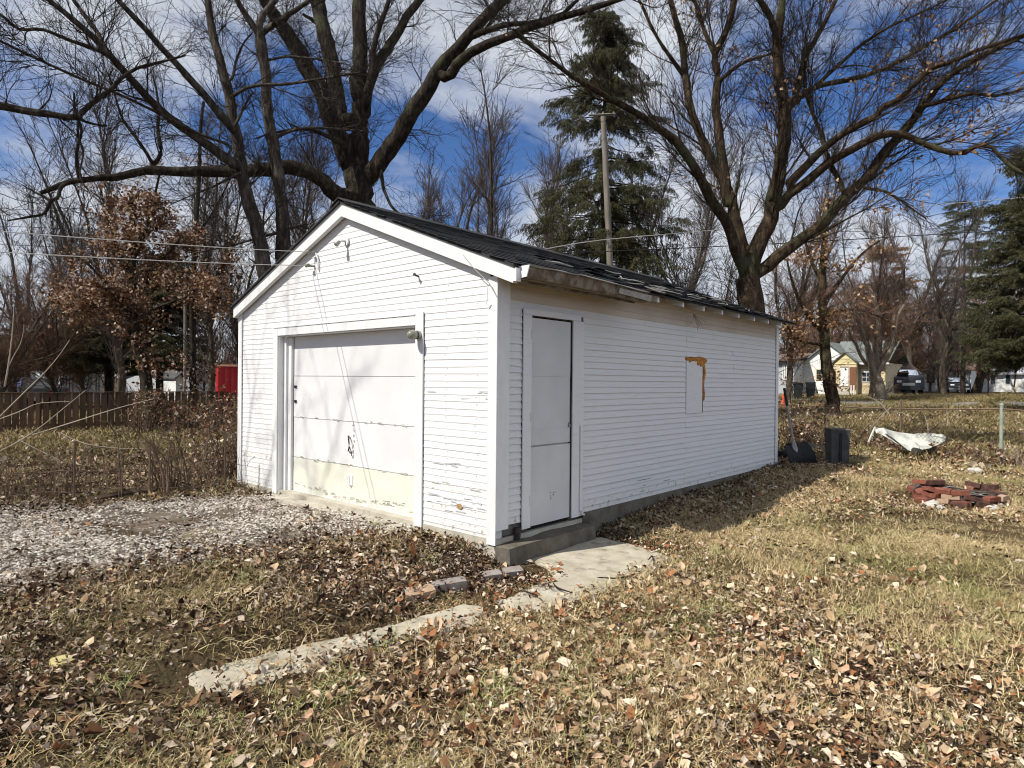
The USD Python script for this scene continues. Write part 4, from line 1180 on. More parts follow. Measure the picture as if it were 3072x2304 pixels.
tree('twin_stem_maple', 'bare pale maple with two straight stems rising past the left roof slope', 'tree', Lb, TW, M['bark_b'], M['twig'], 102, k=18, sides=9, spray=SPW)

# tree at the far left, its trunk beyond the picture, one limb reaching in
C_ = 11.0
Lc = [
    (rooted(limb([(-330, 900), (-330, 700), (-325, 500), (-320, 330)], 50, 34, C_, C_)), 'trunk'),
    (limb([(-320, 330), (-200, 250), (-90, 215), (0, 230), (60, 242), (120, 250), (168, 257), (176, 252)], 24, 13, C_, C_ + .5), 'limb'),
    (limb([(170, 255), (190, 232), (210, 215), (240, 196), (267, 166), (300, 147), (360, 132), (400, 120)], 11, 4, C_ + .5, C_ + 1.3), 'limb'),
    (limb([(172, 258), (195, 266), (231, 272)], 6, 4, C_ + .5, C_ + .6), 'limb'),
    (limb([(-320, 330), (-330, 200), (-310, 60), (-290, -100), (-260, -300)], 30, 14, C_, C_ + .5), 'limb'),
    (limb([(-310, 100), (-220, 20), (-150, -60), (-40, -130), (80, -200)], 18, 8, C_, C_ + .6), 'limb'),
    (limb([(-325, 420), (-420, 250), (-520, 120), (-600, -40)], 22, 8, C_, C_ - 1), 'limb'),
    (limb([(-325, 250), (-380, 80), (-460, -80), (-520, -300)], 20, 8, C_, C_ - 2), 'limb'),
    (limb([(172, 257), (168, 290), (180, 330), (172, 372), (190, 410)], 5, 3, C_ + .5, C_ + .4), 'limb'),
]
tree('leaning_tree', 'dark tree outside the left edge whose long limb reaches into view', 'tree', Lc, TW, M['bark_a'], M['twig'], 103, k=14, spray=('fine', 1.6, .5, 1.1))

# right-hand maple behind the garage's rear corner
D_ = 14.0
Ld = [
    (rooted(limb([(1622, 760), (1622, 680), (1620, 630), (1614, 598)], 54, 50, D_, D_)), 'trunk'),
    (limb([(1614, 600)] + T3((330, 1600), (300, 1480), (205, 1330), (112, 1140), (0, 960)) + T2((2050, 830), (1900, 730), (1750, 650), (1620, 570), (1500, 500), (1400, 420), (1330, 370), (1230, 290), (1120, 190)), 26, 6, D_, D_ - 2.5), 'limb'),
    (limb([(1612, 596)] + T3((400, 1640), (340, 1400), (285, 1220), (200, 1080), (130, 930), (60, 770), (30, 600), (10, 450), (0, 300)) + T2((2190, 220), (2155, 80), (2125, -40), (2090, -180)), 24, 10, D_, D_ + 1.2), 'limb'),
    (limb(T2((2225, 500), (2130, 370), (2060, 270), (2000, 150), (1960, 60), (1925, -10), (1880, -110)), 9, 5, D_ + .8, D_ + .4), 'limb'),
    (limb(T3((300, 1330), (268, 1100), (245, 850), (232, 650), (238, 500), (215, 380), (280, 200), (330, 40), (350, -60), (370, -200)), 24, 11, D_ + .2, D_ + .8), 'limb'),
    (limb(T3((205, 360), (145, 220), (95, 60), (70, -10), (40, -120)), 10, 6, D_ + .6, D_ + 1), 'limb'),
    (limb(T3((250, 525), (340, 442), (430, 392), (560, 352), (660, 300)), 9, 4, D_ + .5, D_ - .3), 'limb'),
    (limb([(1622, 605)] + T3((480, 1640), (560, 1480), (600, 1330), (640, 1200), (668, 1000), (680, 850), (680, 680), (642, 500), (630, 350), (620, 220), (640, 100), (652, -20), (660, -150)), 38, 15, D_, D_ - .4), 'limb'),
    (limb(T3((615, 220), (560, 100), (488, -10), (420, -110)), 16, 9, D_ - .3, D_ - .9), 'limb'),
    (limb(T3((695, 690), (750, 550), (790, 400), (850, 280), (930, 130), (1000, -10), (1060, -120)), 15, 7, D_ - .2, D_ + .4), 'limb'),
    (limb(T3((575, 1290), (600, 1100), (625, 950), (650, 800), (660, 700)), 12, 7, D_ - .2, D_ - .4), 'limb'),
    (limb(T3((630, 1340), (690, 1265), (760, 1220), (880, 1130), (960, 1060), (1060, 1000), (1200, 920), (1300, 870), (1420, 870), (1560, 932), (1700, 982), (1820, 1000), (1900, 942), (2000, 950), (2100, 1060), (2200, 1120)), 22, 6, D_, D_ - 2), 'limb'),
    (limb(T3((690, 1200), (800, 1080), (900, 980), (1000, 900), (1120, 820), (1240, 770), (1290, 700), (1400, 650), (1500, 560), (1600, 450), (1750, 400), (1900, 330), (2080, 270), (2300, 190)), 19, 6, D_ - .2, D_ - 2.2), 'limb'),
    (limb([(1634, 590)] + T3((640, 1655), (800, 1560), (900, 1490), (1000, 1380), (1080, 1290), (1180, 1190), (1260, 1080), (1330, 980), (1420, 880), (1500, 770), (1560, 690), (1650, 560), (1800, 440), (2000, 330), (2200, 240), (2400, 130)), 28, 9, D_, D_ - 1.4), 'limb'),
    (limb(T3((1062, 1300), (1000, 1150), (930, 1000), (900, 870), (850, 750), (800, 600), (790, 450), (800, 300)), 12, 5, D_ - .5, D_ + .2), 'limb'),
    (limb(T3((1180, 1215), (1300, 1240), (1400, 1290), (1500, 1362), (1580, 1420)), 7, 3, D_ - .6, D_ - 1.3), 'limb'),
    (limb(T3((730, 700), (900, 560), (1100, 520), (1300, 460), (1500, 350), (1700, 230), (1950, 60), (2150, -80)), 12, 5, D_ - .2, D_ + 1.4), 'limb'),
    (limb(T3((820, 560), (1000, 430), (1150, 300), (1350, 170), (1550, 80), (1750, -20)), 9, 4, D_, D_ + 2), 'limb'),
    (limb(T3((1560, 690), (1700, 650), (1850, 610), (2050, 620), (2250, 560)), 10, 4, D_ - 1.2, D_ - 2.2), 'limb'),
    (limb(T3((820, 1010), (780, 950), (740, 880), (725, 850)), 5, 2.5, D_ - .3, D_ - .5), 'limb'),
]
TWD = [dict(per_m=2.4, ratio=.44, ang=(.35, .9), k=7, up=.2, lmax=3.6, tmin=.12, rmin=.008, wander=.13, sides=4),
       dict(per_m=2.8, ratio=.48, ang=(.3, .8), k=6, up=.14, lmax=2.1, rmin=.0052, wander=.16, on='both')]
SPD = ('fan', 3.2, .55, 1.3)
def clumps(frac, scale, seed):
    return lambda p, r: meshkit.noise(p * scale, seed) > 1 - frac
tree('spreading_maple', 'bare brown maple with fanned limbs behind the far right corner of the garage', 'tree', Ld, TWD, M['bark_d'], M['twig'], 104, k=18, sides=10,
     leaf=(M['leaf_orange'], 4200, 2, (.06, .10), clumps(.36, .9, 4)), spray=SPD)

# ------------------------------------------------------------------ conifers
def conifer(name, label, base, top_z, rad, seed, group=None, rows=34, per=9, droop=.55, hang=.55, mat_n=None, trunk_r=.22, low=1.0, spray=26, sprl=.42, ragged_=.3, cat='tree', gap=.0):
    rng = np.random.default_rng(seed)
    base = np.asarray(base, float)
    t = thing(name, label, cat, base, group)
    H = top_z - base[2]
    zs = np.linspace(0, H, 14)
    tr = np.column_stack([base[0] + 0 * zs, base[1] + 0 * zs, base[2] + zs - .1])
    part(t, 'trunk', tubes(tr[None], (trunk_r * (1 - zs / H * .93))[None], 8, True), M['bark_a'], smooth=60)
    BP = []
    for q in range(rows * per):
        h = low + (H - low) * (1 - (1 - rng.random()) ** 1.0) * .985
        fr = 1 - h / H
        L = rad * (fr ** .55) * rng.uniform(1 - ragged_, 1.08) * (.4 + .6 * np.clip(fr * 5, 0, 1)) + .2
        if gap and rng.random() < gap:
            continue
        a = rng.uniform(0, 2 * math.pi)
        t_ = np.linspace(0, 1, 7)
        x = L * t_
        z = h + L * (.10 * t_ - droop * t_ ** 1.6 + .30 * t_ ** 3.2) + .05
        BP.append(np.column_stack([base[0] + x * math.cos(a), base[1] + x * math.sin(a), base[2] + z]))
    BP = np.stack(BP)
    R = np.linspace(.035, .006, 7)[None] * np.ones((len(BP), 1))
    part(t, 'boughs', tubes(BP, R, 3, False), M['bark_a'], kind='stuff')
    per_b = spray
    n = len(BP) * per_b
    i = np.repeat(np.arange(len(BP)), per_b)
    tt = np.clip(rng.beta(1.5, 1.0, n), .12, .995) * 6; j = np.minimum(tt.astype(int), 5); f = (tt - j)[:, None]
    pos = BP[i, j] * (1 - f) + BP[i, j + 1] * f
    ax = BP[i, j + 1] - BP[i, j]; ax /= np.linalg.norm(ax, axis=1, keepdims=True)
    side = np.cross(ax, [0, 0, 1.0]); side /= np.maximum(np.linalg.norm(side, axis=1, keepdims=True), 1e-9)
    D = ax * rng.uniform(.4, 1.0, (n, 1)) + side * rng.uniform(-.8, .8, (n, 1)) + np.array([0, 0, -1.0]) * rng.uniform(.0, .5, (n, 1)) * hang
    D /= np.linalg.norm(D, axis=1, keepdims=True)
    instancer(t, 'crown', frond_protos(hang, mat_n or M['needle']), pos, frames_along(D, rng, False), sprl * 2 * rng.uniform(.55, 1.2, n), rng.integers(0, 4, n), proto_name='frond')
    return t


_FR = {}


def frond_protos(hang, mm):
    """Fronds a metre long: an axis with side shoots that hang, every shoot set with needles."""
    if hang not in _FR:
        out = []
        for q in range(4):
            rng = np.random.default_rng(700 + q)
            sh = []
            for t_ in np.linspace(.04, 1, 15):
                for s_ in (-1, 1):
                    if rng.random() < .12:
                        continue
                    a = np.array([t_, 0, -.12 * t_ * t_])
                    d = np.array([.45 + .2 * rng.random(), s_ * rng.uniform(.3, .8), -hang * rng.uniform(.5, 1.6)]); d /= np.linalg.norm(d)
                    sh.append((a, d, (.16 + .22 * rng.random()) * (1.15 - .55 * t_)))
            V, F = [], []
            for a, d, L in sh:
                m = 11
                tt = rng.random(m)[:, None]
                p = a + d * L * tt + np.array([0, 0, -.06]) * tt ** 2
                nd = rng.normal(size=(m, 3)); nd = nd / np.linalg.norm(nd, axis=1, keepdims=True) * .75 + d * .9 + np.array([0, 0, -.25]); nd /= np.linalg.norm(nd, axis=1, keepdims=True)
                w = np.cross(nd, rng.normal(size=(m, 3))); w /= np.linalg.norm(w, axis=1, keepdims=True)
                ln = rng.uniform(.06, .11, (m, 1)); wd = rng.uniform(.007, .013, (m, 1))
                V.append(np.stack([p - w * wd, p + w * wd, p + nd * ln + w * wd * .5, p + nd * ln - w * wd * .5], 1))
            V = np.concatenate(V)
            F = np.array([[0, 1, 2], [0, 2, 3]])[None] + 4 * np.arange(len(V))[:, None, None]
            out.append((V.reshape(-1, 3), F.reshape(-1, 3)))
        _FR[hang] = out
    return [(v, f, mm, 4) for v, f in _FR[hang]]


def groundpt(u, d):
    p = at(u, 830.0, d); p[2] = float(ground_z(p[0], p[1])); return p


def topz(u, v, d):
    return float(at(u, v, d)[2])


conifer('tall_spruce', 'tall dark spruce with drooping boughs behind the utility pole', groundpt(1300, 25), topz(1300, 8, 25), 3.7, 201, rows=34, per=9, droop=.50, hang=1.0, spray=8, sprl=.42, low=1.2, ragged_=.5, gap=.22)
conifer('right_spruce', 'dark green spruce cut off by the right edge of the picture', groundpt(2250, 27), topz(2250, 300, 27), 2.7, 202, rows=28, per=9, droop=.35, hang=.55, spray=8, sprl=.5, low=2.1, ragged_=.5, gap=.2)
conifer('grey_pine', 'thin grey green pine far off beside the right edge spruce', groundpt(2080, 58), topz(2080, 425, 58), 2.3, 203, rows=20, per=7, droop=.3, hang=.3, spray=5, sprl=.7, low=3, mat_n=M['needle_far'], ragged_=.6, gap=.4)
conifer('rusty_cedar', 'narrow conifer with rusty top above the roof of the yellow house', groundpt(1912, 62), topz(1912, 530, 62), 2.4, 204, rows=18, per=7, droop=.1, hang=.2, spray=6, sprl=.7, low=1, mat_n=M['leaf_orange'], ragged_=.5, gap=.3)
conifer('yard_cedar', 'dark green conifer left of the leafy oak beyond the picket fence', groundpt(235, 32), topz(235, 600, 32), 2.6, 205, rows=20, per=8, droop=.35, hang=.5, spray=8, sprl=.5, low=2.2, ragged_=.5, gap=.2)
conifer('yard_cedar', 'dark green conifer directly behind the leafy oak trunk', groundpt(345, 33), topz(345, 560, 33), 2.8, 206, rows=22, per=8, droop=.35, hang=.5, spray=8, sprl=.5, low=2.2, ragged_=.5, gap=.2)
conifer('yard_cedar', 'low dark conifer behind the parked sedan at the left edge', groundpt(80, 44), topz(80, 720, 44), 3.6, 207, rows=14, per=8, droop=.3, hang=.5, spray=8, sprl=.7, low=.4, ragged_=.5)

# ------------------------------------------------------------------ generated bare trees
def wild(name, label, u, d, height, lean, stems, width, seed, levels, bark_m, twig_m, group=None, leaf=None, spray=('far', 1.5, .8, 1.8), cat='tree', base=None, fork=.25, spread=.35):
    rng = np.random.default_rng(seed)
    b = groundpt(u, d) if base is None else np.asarray(base, float)
    r0 = width / 2 * d / PX if width > 1 else width
    L = []
    for s_ in range(stems):
        t_ = np.linspace(0, 1, 8)
        a = rng.uniform(0, 2 * math.pi); sp = spread * height * rng.uniform(.3, 1)
        hh = height * rng.uniform(.75, 1.02)
        st = fork * height
        x = b[0] + lean * height * t_ + (math.cos(a) * sp * np.maximum(t_ - fork, 0) ** 1.2 if stems > 1 else 0) + np.cumsum(rng.normal(0, .012 * height, 8)) * (t_ > .05)
        y = b[1] + (math.sin(a) * sp * np.maximum(t_ - fork, 0) ** 1.2 if stems > 1 else 0) + np.cumsum(rng.normal(0, .012 * height, 8)) * (t_ > .05)
        z = b[2] - .1 + hh * t_
        rr = r0 * (1 - .85 * t_) * (1 if s_ == 0 else .8)
        pts = np.column_stack([x, y, z, rr])
        if s_:
            pts[:3, :3] = L[0][0][:3, :3] + rng.normal(0, r0 * .2, (3, 3)); pts[:, 3] = np.minimum(pts[:, 3], L[0][0][:, 3] * .8)
        L.append((pts, 'trunk' if s_ == 0 else 'limb'))
    return tree(name, label, cat, L, levels, bark_m, twig_m, seed + 1, group=group, leaf=leaf, k=10, sides=7, spray=spray)


TF = [dict(per_m=1.9, ratio=.36, ang=(.3, .8), k=6, up=.35, lmax=5, tmin=.18, rmin=.014, wander=.12, sides=4),
      dict(per_m=1.6, ratio=.45, ang=(.3, .8), k=5, up=.22, lmax=2.6, rmin=.009, wander=.16, on='both')]
GB = 'bare trees far behind the garage'
for (u, d, h, ln, st, w, sd, lab) in [
        (945, 30, 13.5, .02, 3, 17, 301, 'slim bare tree with pale trunk right of the big maple'),
        (1075, 27, 12.5, .05, 3, 16, 302, 'bare tree leaning right between big maple and spruce'),
        (1160, 33, 14.5, -.02, 4, 13, 303, 'thin bare tree just left of the tall spruce'),
        (880, 38, 13, -.03, 3, 11, 304, 'thin far bare tree low behind the roof ridge'),
        (1010, 42, 15, .0, 4, 11, 305, 'far bare tree in the middle of the gap over the roof'),
        (1440, 34, 14, .03, 4, 12, 306, 'bare tree right of the tall spruce, left of the spreading maple'),
        (1500, 24, 9, -.04, 3, 12, 307, 'dark low bare tree behind the rear roof edge'),
        (1230, 46, 16, .02, 4, 11, 308, 'far bare tree partly hidden by the tall spruce'),
        (700, 40, 15, .0, 4, 12, 309, 'far bare tree between the twin stems and the ridge'),
        (520, 34, 13, .02, 4, 12, 310, 'bare tree seen left of the twin stems'),
        (1700, 36, 15, .0, 4, 12, 311, 'bare tree behind the crown of the spreading maple'),
        (1960, 50, 15, .02, 4, 12, 312, 'bare tree behind the yellow house on the right'),
        (60, 36, 12, .02, 4, 12, 313, 'bare tree at the left edge behind the brush'),
        (150, 48, 14, .0, 4, 11, 314, 'far bare tree left of the leafy oak'),
        (250, 26, 12, .03, 4, 14, 315, 'bare tree showing through the crown of the leafy oak'),
        (455, 29, 12.5, -.03, 4, 13, 316, 'bare tree right of the slender dark trunk'),
        (620, 30, 13, .02, 4, 12, 317, 'bare tree between the twin stems behind the roof'),
        (1340, 38, 14, .03, 4, 12, 318, 'bare tree peeping out right of the utility pole'),
        (2040, 44, 13, -.02, 4, 12, 319, 'bare tree left of the grey pine'),
        (1880, 40, 12, .02, 4, 10, 320, 'bare tree rising over the forked crabapple')]:
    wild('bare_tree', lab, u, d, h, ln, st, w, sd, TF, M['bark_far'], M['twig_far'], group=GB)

# slender trunk left, and the oak that kept its leaves
H_ = 19.0
Lh = [
    (rooted(limb([(322, 900), (318, 838), (300, 750), (290, 685), (286, 600), (291, 500), (286, 420)], 26, 12, H_, H_)), 'trunk'),
    (limb([(296, 720), (260, 650), (220, 600), (180, 560)], 9, 4, H_, H_ - 1), 'limb'),
    (limb([(290, 660), (330, 590), (370, 540), (400, 500)], 9, 4, H_, H_ + .8), 'limb'),
    (limb([(287, 600), (250, 520), (230, 460), (215, 400)], 8, 4, H_, H_ + .4), 'limb'),
    (limb([(288, 560), (320, 480), (335, 420), (345, 370)], 8, 4, H_, H_ - .8), 'limb'),
    (limb([(292, 690), (350, 660), (420, 640), (490, 650)], 7, 3, H_, H_ - 1.2), 'limb'),
    (limb([(288, 640), (230, 640), (170, 660), (120, 640)], 7, 3, H_, H_ + .6), 'limb'),
]
TH = [dict(per_m=3.0, ratio=.5, ang=(.5, 1.2), k=6, up=.1, lmax=2.0, tmin=.1, rmin=.007, wander=.2, sides=4),
      dict(per_m=3.4, ratio=.5, ang=(.5, 1.1), k=5, up=.05, lmax=1.0, rmin=.0045, wander=.25, on='both')]
SPH = ('fine', 1.5, .4, .9)
tree('leafy_oak', 'oak still hung with curled brown leaves behind the picket fence', 'tree', Lh, TH, M['bark_a'], M['twig_red'], 110,
     leaf=(M['leaf_brown'], 17000, 2, (.06, .125), clumps(.60, 1.3, 7)), spray=SPH)
Lk = [(rooted(limb([(420, 900), (419, 838), (417, 740), (416, 640), (420, 520), (428, 420), (430, 330), (440, 220)], 15, 6, 21, 21)), 'trunk'),
      (limb([(418, 700), (450, 620), (490, 560), (520, 500)], 5, 2.5, 21, 20), 'limb'),
      (limb([(417, 640), (380, 560), (350, 500)], 5, 2.5, 21, 22), 'limb'),
      (limb([(420, 520), (470, 440), (500, 380)], 5, 2.5, 21, 21.5), 'limb')]
tree('slender_tree', 'slender straight dark trunk between the oak and the garage', 'tree', Lk, TH, M['bark_a'], M['twig'], 111, leaf=(M['leaf_brown'], 2600, 2, (.08, .14), clumps(.5, .7, 3)), spray=SPH)

# right side: trunk before the yellow house, multi-stem tree, brown crowns
I_ = 28.0
Li = [(rooted(limb([(1800, 870), (1797, 848), (1788, 790), (1782, 740), (1779, 680), (1776, 620), (1778, 560), (1784, 500), (1790, 430)], 27, 9, I_, I_)), 'trunk'),
      (limb([(1782, 720), (1740, 670), (1716, 620), (1700, 560)], 9, 4, I_, I_ - 1), 'limb'),
      (limb([(1779, 660), (1820, 600), (1850, 560), (1900, 520)], 9, 4, I_, I_ + 1), 'limb'),
      (limb([(1777, 610), (1745, 540), (1735, 480)], 8, 4, I_, I_), 'limb'),
      (limb([(1783, 745), (1740, 740), (1712, 720), (1690, 690)], 6, 3, I_, I_ - 1.5), 'limb'),
      (limb([(1778, 690), (1830, 668), (1890, 680), (1930, 700)], 6, 3, I_, I_ - 1), 'limb')]
tree('leaning_oak', 'thick brown trunk with clinging leaves in front of the yellow house door', 'tree', Li, TH, M['bark_d'], M['twig_red'], 112,
     leaf=(M['leaf_orange'], 4600, 2, (.10, .18), clumps(.5, .7, 5)), spray=('far', 1.3, .5, 1.2))
J_ = 38.0
x5 = lambda *p: [((2300 + x * .3496) / 1.38879, (600 + y * .3496) / 1.38879) for x, y in p]
Lj = [(rooted(limb(x5((975, 1720), (955, 1620), (925, 1500)), 26, 22, J_, J_)), 'trunk'),
      (limb(x5((925, 1510), (870, 1350), (840, 1200), (800, 1080), (750, 950), (700, 850), (660, 740)), 14, 5, J_, J_ - 1), 'limb'),
      (limb(x5((935, 1520), (968, 1300), (962, 1150), (955, 980), (930, 850), (880, 740)), 15, 6, J_, J_ + 1), 'limb'),
      (limb(x5((940, 1510), (1000, 1400), (1070, 1280), (1100, 1150), (1115, 1030), (1180, 900)), 15, 6, J_, J_ - .5), 'limb'),
      (limb(x5((985, 1340), (1040, 1200), (1090, 1060), (1100, 950)), 8, 4, J_, J_ + .8), 'limb'),
      (limb(x5((870, 1410), (800, 1330), (770, 1250), (730, 1180), (700, 1100)), 8, 4, J_, J_ - 1), 'limb'),
      (limb(x5((1060, 1290), (1150, 1180), (1220, 1120), (1300, 1000)), 6, 3, J_, J_), 'limb')]
tree('forked_crabapple', 'pale multi stemmed tree in front of the yellow house window', 'tree', Lj, TH, M['bark_pale'], M['twig_red'], 113, leaf=(M['leaf_orange'], 900, 2, (.10, .16), clumps(.3, .5, 8)), spray=('far', 2.2, .6, 1.5))
TB = [dict(per_m=2.6, ratio=.42, ang=(.4, 1.1), k=5, up=.2, lmax=3.5, tmin=.08, rmin=.012, wander=.2, sides=4),
      dict(per_m=1.7, ratio=.48, ang=(.4, 1.1), k=4, up=.12, lmax=1.8, rmin=.009, wander=.25, on='both')]
SPB = ('far', 2.2, 1.0, 2.0)
GR = 'brown twiggy trees on the right'
for (u, d, h, sd, w, lab) in [(1990, 58, 9.5, 401, 12, 'brown twiggy tree right of the carport shed'), (2035, 66, 11, 402, 10, 'brown twiggy tree behind the small dark car'), (2108, 60, 12.5, 403, 18, 'tall brown trunk right of the small dark car'),
                              (1930, 70, 10, 404, 9, 'brown twiggy tree behind the carport shed'), (2160, 75, 12, 405, 10, 'brown tree before the far pale house'), (1850, 64, 9, 406, 9, 'brown crown over the yellow house roof'), (1700, 66, 10, 407, 9, 'brown crown left of the yellow house'), (2065, 85, 13, 408, 9, 'farthest brown tree down the right side street'), (1760, 52, 10, 409, 10, 'brown twiggy tree behind the white gable wing'), (1945, 54, 11, 410, 10, 'brown twiggy tree over the carport shed roof'), (2010, 72, 12, 411, 9, 'brown twiggy tree in front of the low white house')]:
    wild('brown_tree', lab, u, d, h, .0, 4, w, sd, TB, M['bark_d'], M['twig_red'], group=GR, leaf=(M['leaf_orange'], 420, 3, (.10, .2), None), fork=.12, spread=.8, spray=SPB)
GL = 'tall brown brush at the left'
for (u, d, h, sd, lab) in [(-20, 27, 6.2, 421, 'tall brown brush cut by the left edge'), (55, 29, 6.8, 422, 'tall brown brush behind the sedan roof'), (130, 31, 6.0, 423, 'tall brown brush over the porch house'), (190, 36, 6.5, 424, 'tall brown brush left of the oak trunk'), (470, 40, 5.0, 425, 'low grey brush above the red booth')]:
    wild('brush', lab, u, d, h, .0, 6, .09, sd, TB, M['bark_far'], M['twig_red'], group=GL, cat='shrub', fork=.02, spread=.9, spray=('far', 2.0, .6, 1.3))

# tree in the front yard outside the picture, whose branches shade the gable
TS = [dict(per_m=1.3, ratio=.36, ang=(.4, .9), k=6, up=.25, lmax=3.0, tmin=.45, rmin=.008, wander=.15, sides=4),
      dict(per_m=1.2, ratio=.42, ang=(.4, .9), k=5, up=.15, lmax=1.6, rmin=.005, wander=.2)]
yard_base = np.array([-8.6, -7.4, float(ground_z(-8.6, -7.4))])
wild('yard_tree', 'bare front yard tree outside the left of the picture', 0, 0, 12.5, .0, 5, .05, 501, TS, M['bark_a'], M['twig'], base=yard_base, fork=.3, spread=.45, spray=('fine', .9, .6, 1.2))

# ------------------------------------------------------------------ things on the ground nearby
br = np.random.default_rng(31)


def brick_mesh(L=.20, W=.095, H=.058, T=None, slots=False, seed=0):
    v = trimesh.creation.box((L, W, H)).subdivide()
    vv = np.array(v.vertices)
    lim_ = np.array([L, W, H]) / 2
    corner = (np.abs(np.abs(vv) - lim_) < 1e-6).sum(1)
    vv = vv * np.where(corner[:, None] == 3, .93, np.where(corner[:, None] == 2, .975, 1))
    vv += (meshkit.noise(vv * 40 + seed * 7.3, 3)[:, None] - .5) * .007
    m = MB().add(vv, v.faces)
    if T is not None:
        m.v[0] = m.v[0] @ T[:3, :3].T + T[:3, 3]
    return m


def on_ground(u, v, dz=0):
    p = gp(u, v); p[2] += dz; return p


edging = [((905, 1288), .24, 1.30, 'tan chipped edging brick at the lower end of the row', 'brick_tan', False, .3), ((967, 1270), .30, 1.12, 'long plain grey edging brick second from the lower end', 'brick_grey', False, .1),
          ((1052, 1252), .25, 1.12, 'grey edging brick with two slots in its face', 'brick_grey', True, .15), ((1108, 1242), .17, 1.05, 'half buried grey edging brick nearest the doorstep', 'brick_grey', False, .2)]
for k, (uv, L_, ang, lab, mm, slots, tilt) in enumerate(edging):
    p = on_ground(*uv)
    T = place(p[0], p[1], p[2] + .018, ang, tilt * .8, -.05)
    if slots:
        t = thing('edging_brick', lab, 'brick', p, 'bricks edging the path')
        part(t, 'body', brick_mesh(L_, .11, .075, T, seed=k), M[mm], smooth=30)
        for q in (-.055, .055):
            part(t, 'slot', MB().box((q - .034, -.0575, -.008), (q + .034, -.053, .010), T), M['dark'])
    else:
        solo('edging_brick', brick_mesh(L_, .11, .075, T, seed=k), M[mm], lab, 'brick', 'bricks edging the path', smooth=30)
p = on_ground(135, 1441)
v = trimesh.creation.icosphere(3, 1); vv = np.array(v.vertices)
vv = np.sign(vv) * np.abs(vv) ** .6 * [.085, .06, .035]; vv += (meshkit.noise(vv * 18, 3)[:, None] - .5) * .016
solo('yellow_stone', (vv + p + [0, 0, .012], v.faces), M['yellow_stone'], 'flat yellow stone half sunk in leaves at the lower left', 'stone', smooth=True)
p = on_ground(2107, 1021)
vv = np.array(v.vertices) * [.13, .09, .065]; vv += (meshkit.noise(vv * 12, 3)[:, None] - .5) * .03
solo('white_stone', (vv + p + [0, 0, .02], v.faces), M['white_stone'], 'lone white stone beyond the fire pit near the green post', 'stone', smooth=True)
for k, (a, b, c, lab) in enumerate([((1290, 1262), (1350, 1262), (1408, 1240), 'long thin stick across the wide path slab'), ((1130, 1292), (1155, 1300), (1168, 1312), 'short dark twig on the path slab joint'),
                                    ((1195, 1275), (1215, 1290), (1235, 1296), 'forked dark twig in the middle of the wide slab'), ((1400, 1222), (1408, 1213), (1412, 1236), 'bent twig at the far corner of the wide slab'), ((580, 1090), (592, 1100), (604, 1112), 'bleached stick lying on the bank'),
                                    ((330, 1758 * .7203), (345, 1280), (372, 1300), 'bleached stick lying left on the bank by the gravel')]):
    pts = [on_ground(*q, .02) for q in (a, b, c)]
    if k < 4:
        pts = [q * [1, 1, 0] + [0, 0, -.178] for q in pts]
    solo('fallen_stick', MB().tube(resample(np.array(pts), 6), np.array([.004, .007, .008, .007, .006, .003]), 6), M['twig'] if k < 4 else M['vine_pale'], lab, 'stick')
hp = onp(1120, 1193, 2, -.19); he = onp(1165, 1190, 2, -.19)
solo('bent_wire', MB().tube(resample(np.array([hp, (hp + he) / 2 + [0, 0, .09], he + [0, 0, .05], he]), 12), .004, 5).tube([(hp + he) / 2 + [0, 0, .085], (hp + he) / 2 + [.02, -.01, 0]], .004, 5), M['cable_pale'], 'thin pale wire hoop bent up beside the doorstep', 'wire')

# fire pit: a rough ring of two courses of loose bricks
fc = (gp(2066, 1080)[:2] + [0.0, .05]); fz = float(ground_z(*fc))
pit = thing('fire_pit', 'low round fire pit of stacked red bricks on the lawn', 'fire pit', (*fc, fz))
nb = 14
for c in range(3):
    for q in range(nb):
        a = (q + .5 * c) / nb * 2 * math.pi + br.normal(0, .03)
        if c == 1 and br.random() < .1 or c == 2 and br.random() < .84:
            continue
        r = .50 + br.normal(0, .02) - .01 * c
        T = place(fc[0] + r * math.cos(a), fc[1] + r * math.sin(a), fz + .03 + .062 * c, a + math.pi / 2 + br.normal(0, .10), br.normal(0, .10), br.normal(0, .10))
        part(pit, 'brick', brick_mesh(.205, .095, .06, T, seed=q + c * 30), M[['brick_red', 'brick_red', 'brick_dark', 'brick_tan', 'brick_red'][br.integers(0, 5)]] if not (c >= 1 and .6 < a % 6.28 < 3.4) else M['brick_dark'], smooth=30)
for q in range(7):
    a = br.uniform(0, 6.28); r = br.uniform(.44, .66)
    T = place(fc[0] + r * math.cos(a), fc[1] + r * math.sin(a), fz + (.155 if r < .58 else .03), br.uniform(0, 3), br.normal(0, .25), br.normal(0, .2))
    part(pit, 'brick', brick_mesh(.19, .095, .058, T, seed=q + 70), M[['brick_red', 'brick_dark'][q % 2]], smooth=30)
X, Y = np.meshgrid(np.linspace(-.5, .5, 22), np.linspace(-.5, .5, 22), indexing='ij')
Z = .02 + .06 * meshkit.fbm(np.stack([X * 7, Y * 7, 0 * X], -1), 3, 2) - .12 * (np.hypot(X, Y) ** 2)
ok = (np.hypot(X, Y) < .47)
ff = [(i * 22 + j, (i + 1) * 22 + j, (i + 1) * 22 + j + 1, i * 22 + j + 1) for i in range(21) for j in range(21) if ok[i, j] and ok[i + 1, j + 1]]
part(pit, 'ash', (np.stack([X + fc[0], Y + fc[1], Z + fz], -1).reshape(-1, 3), np.array([[a, b, c] for a, b, c, d in ff] + [[a, c, d] for a, b, c, d in ff])), M['ash'], smooth=True)
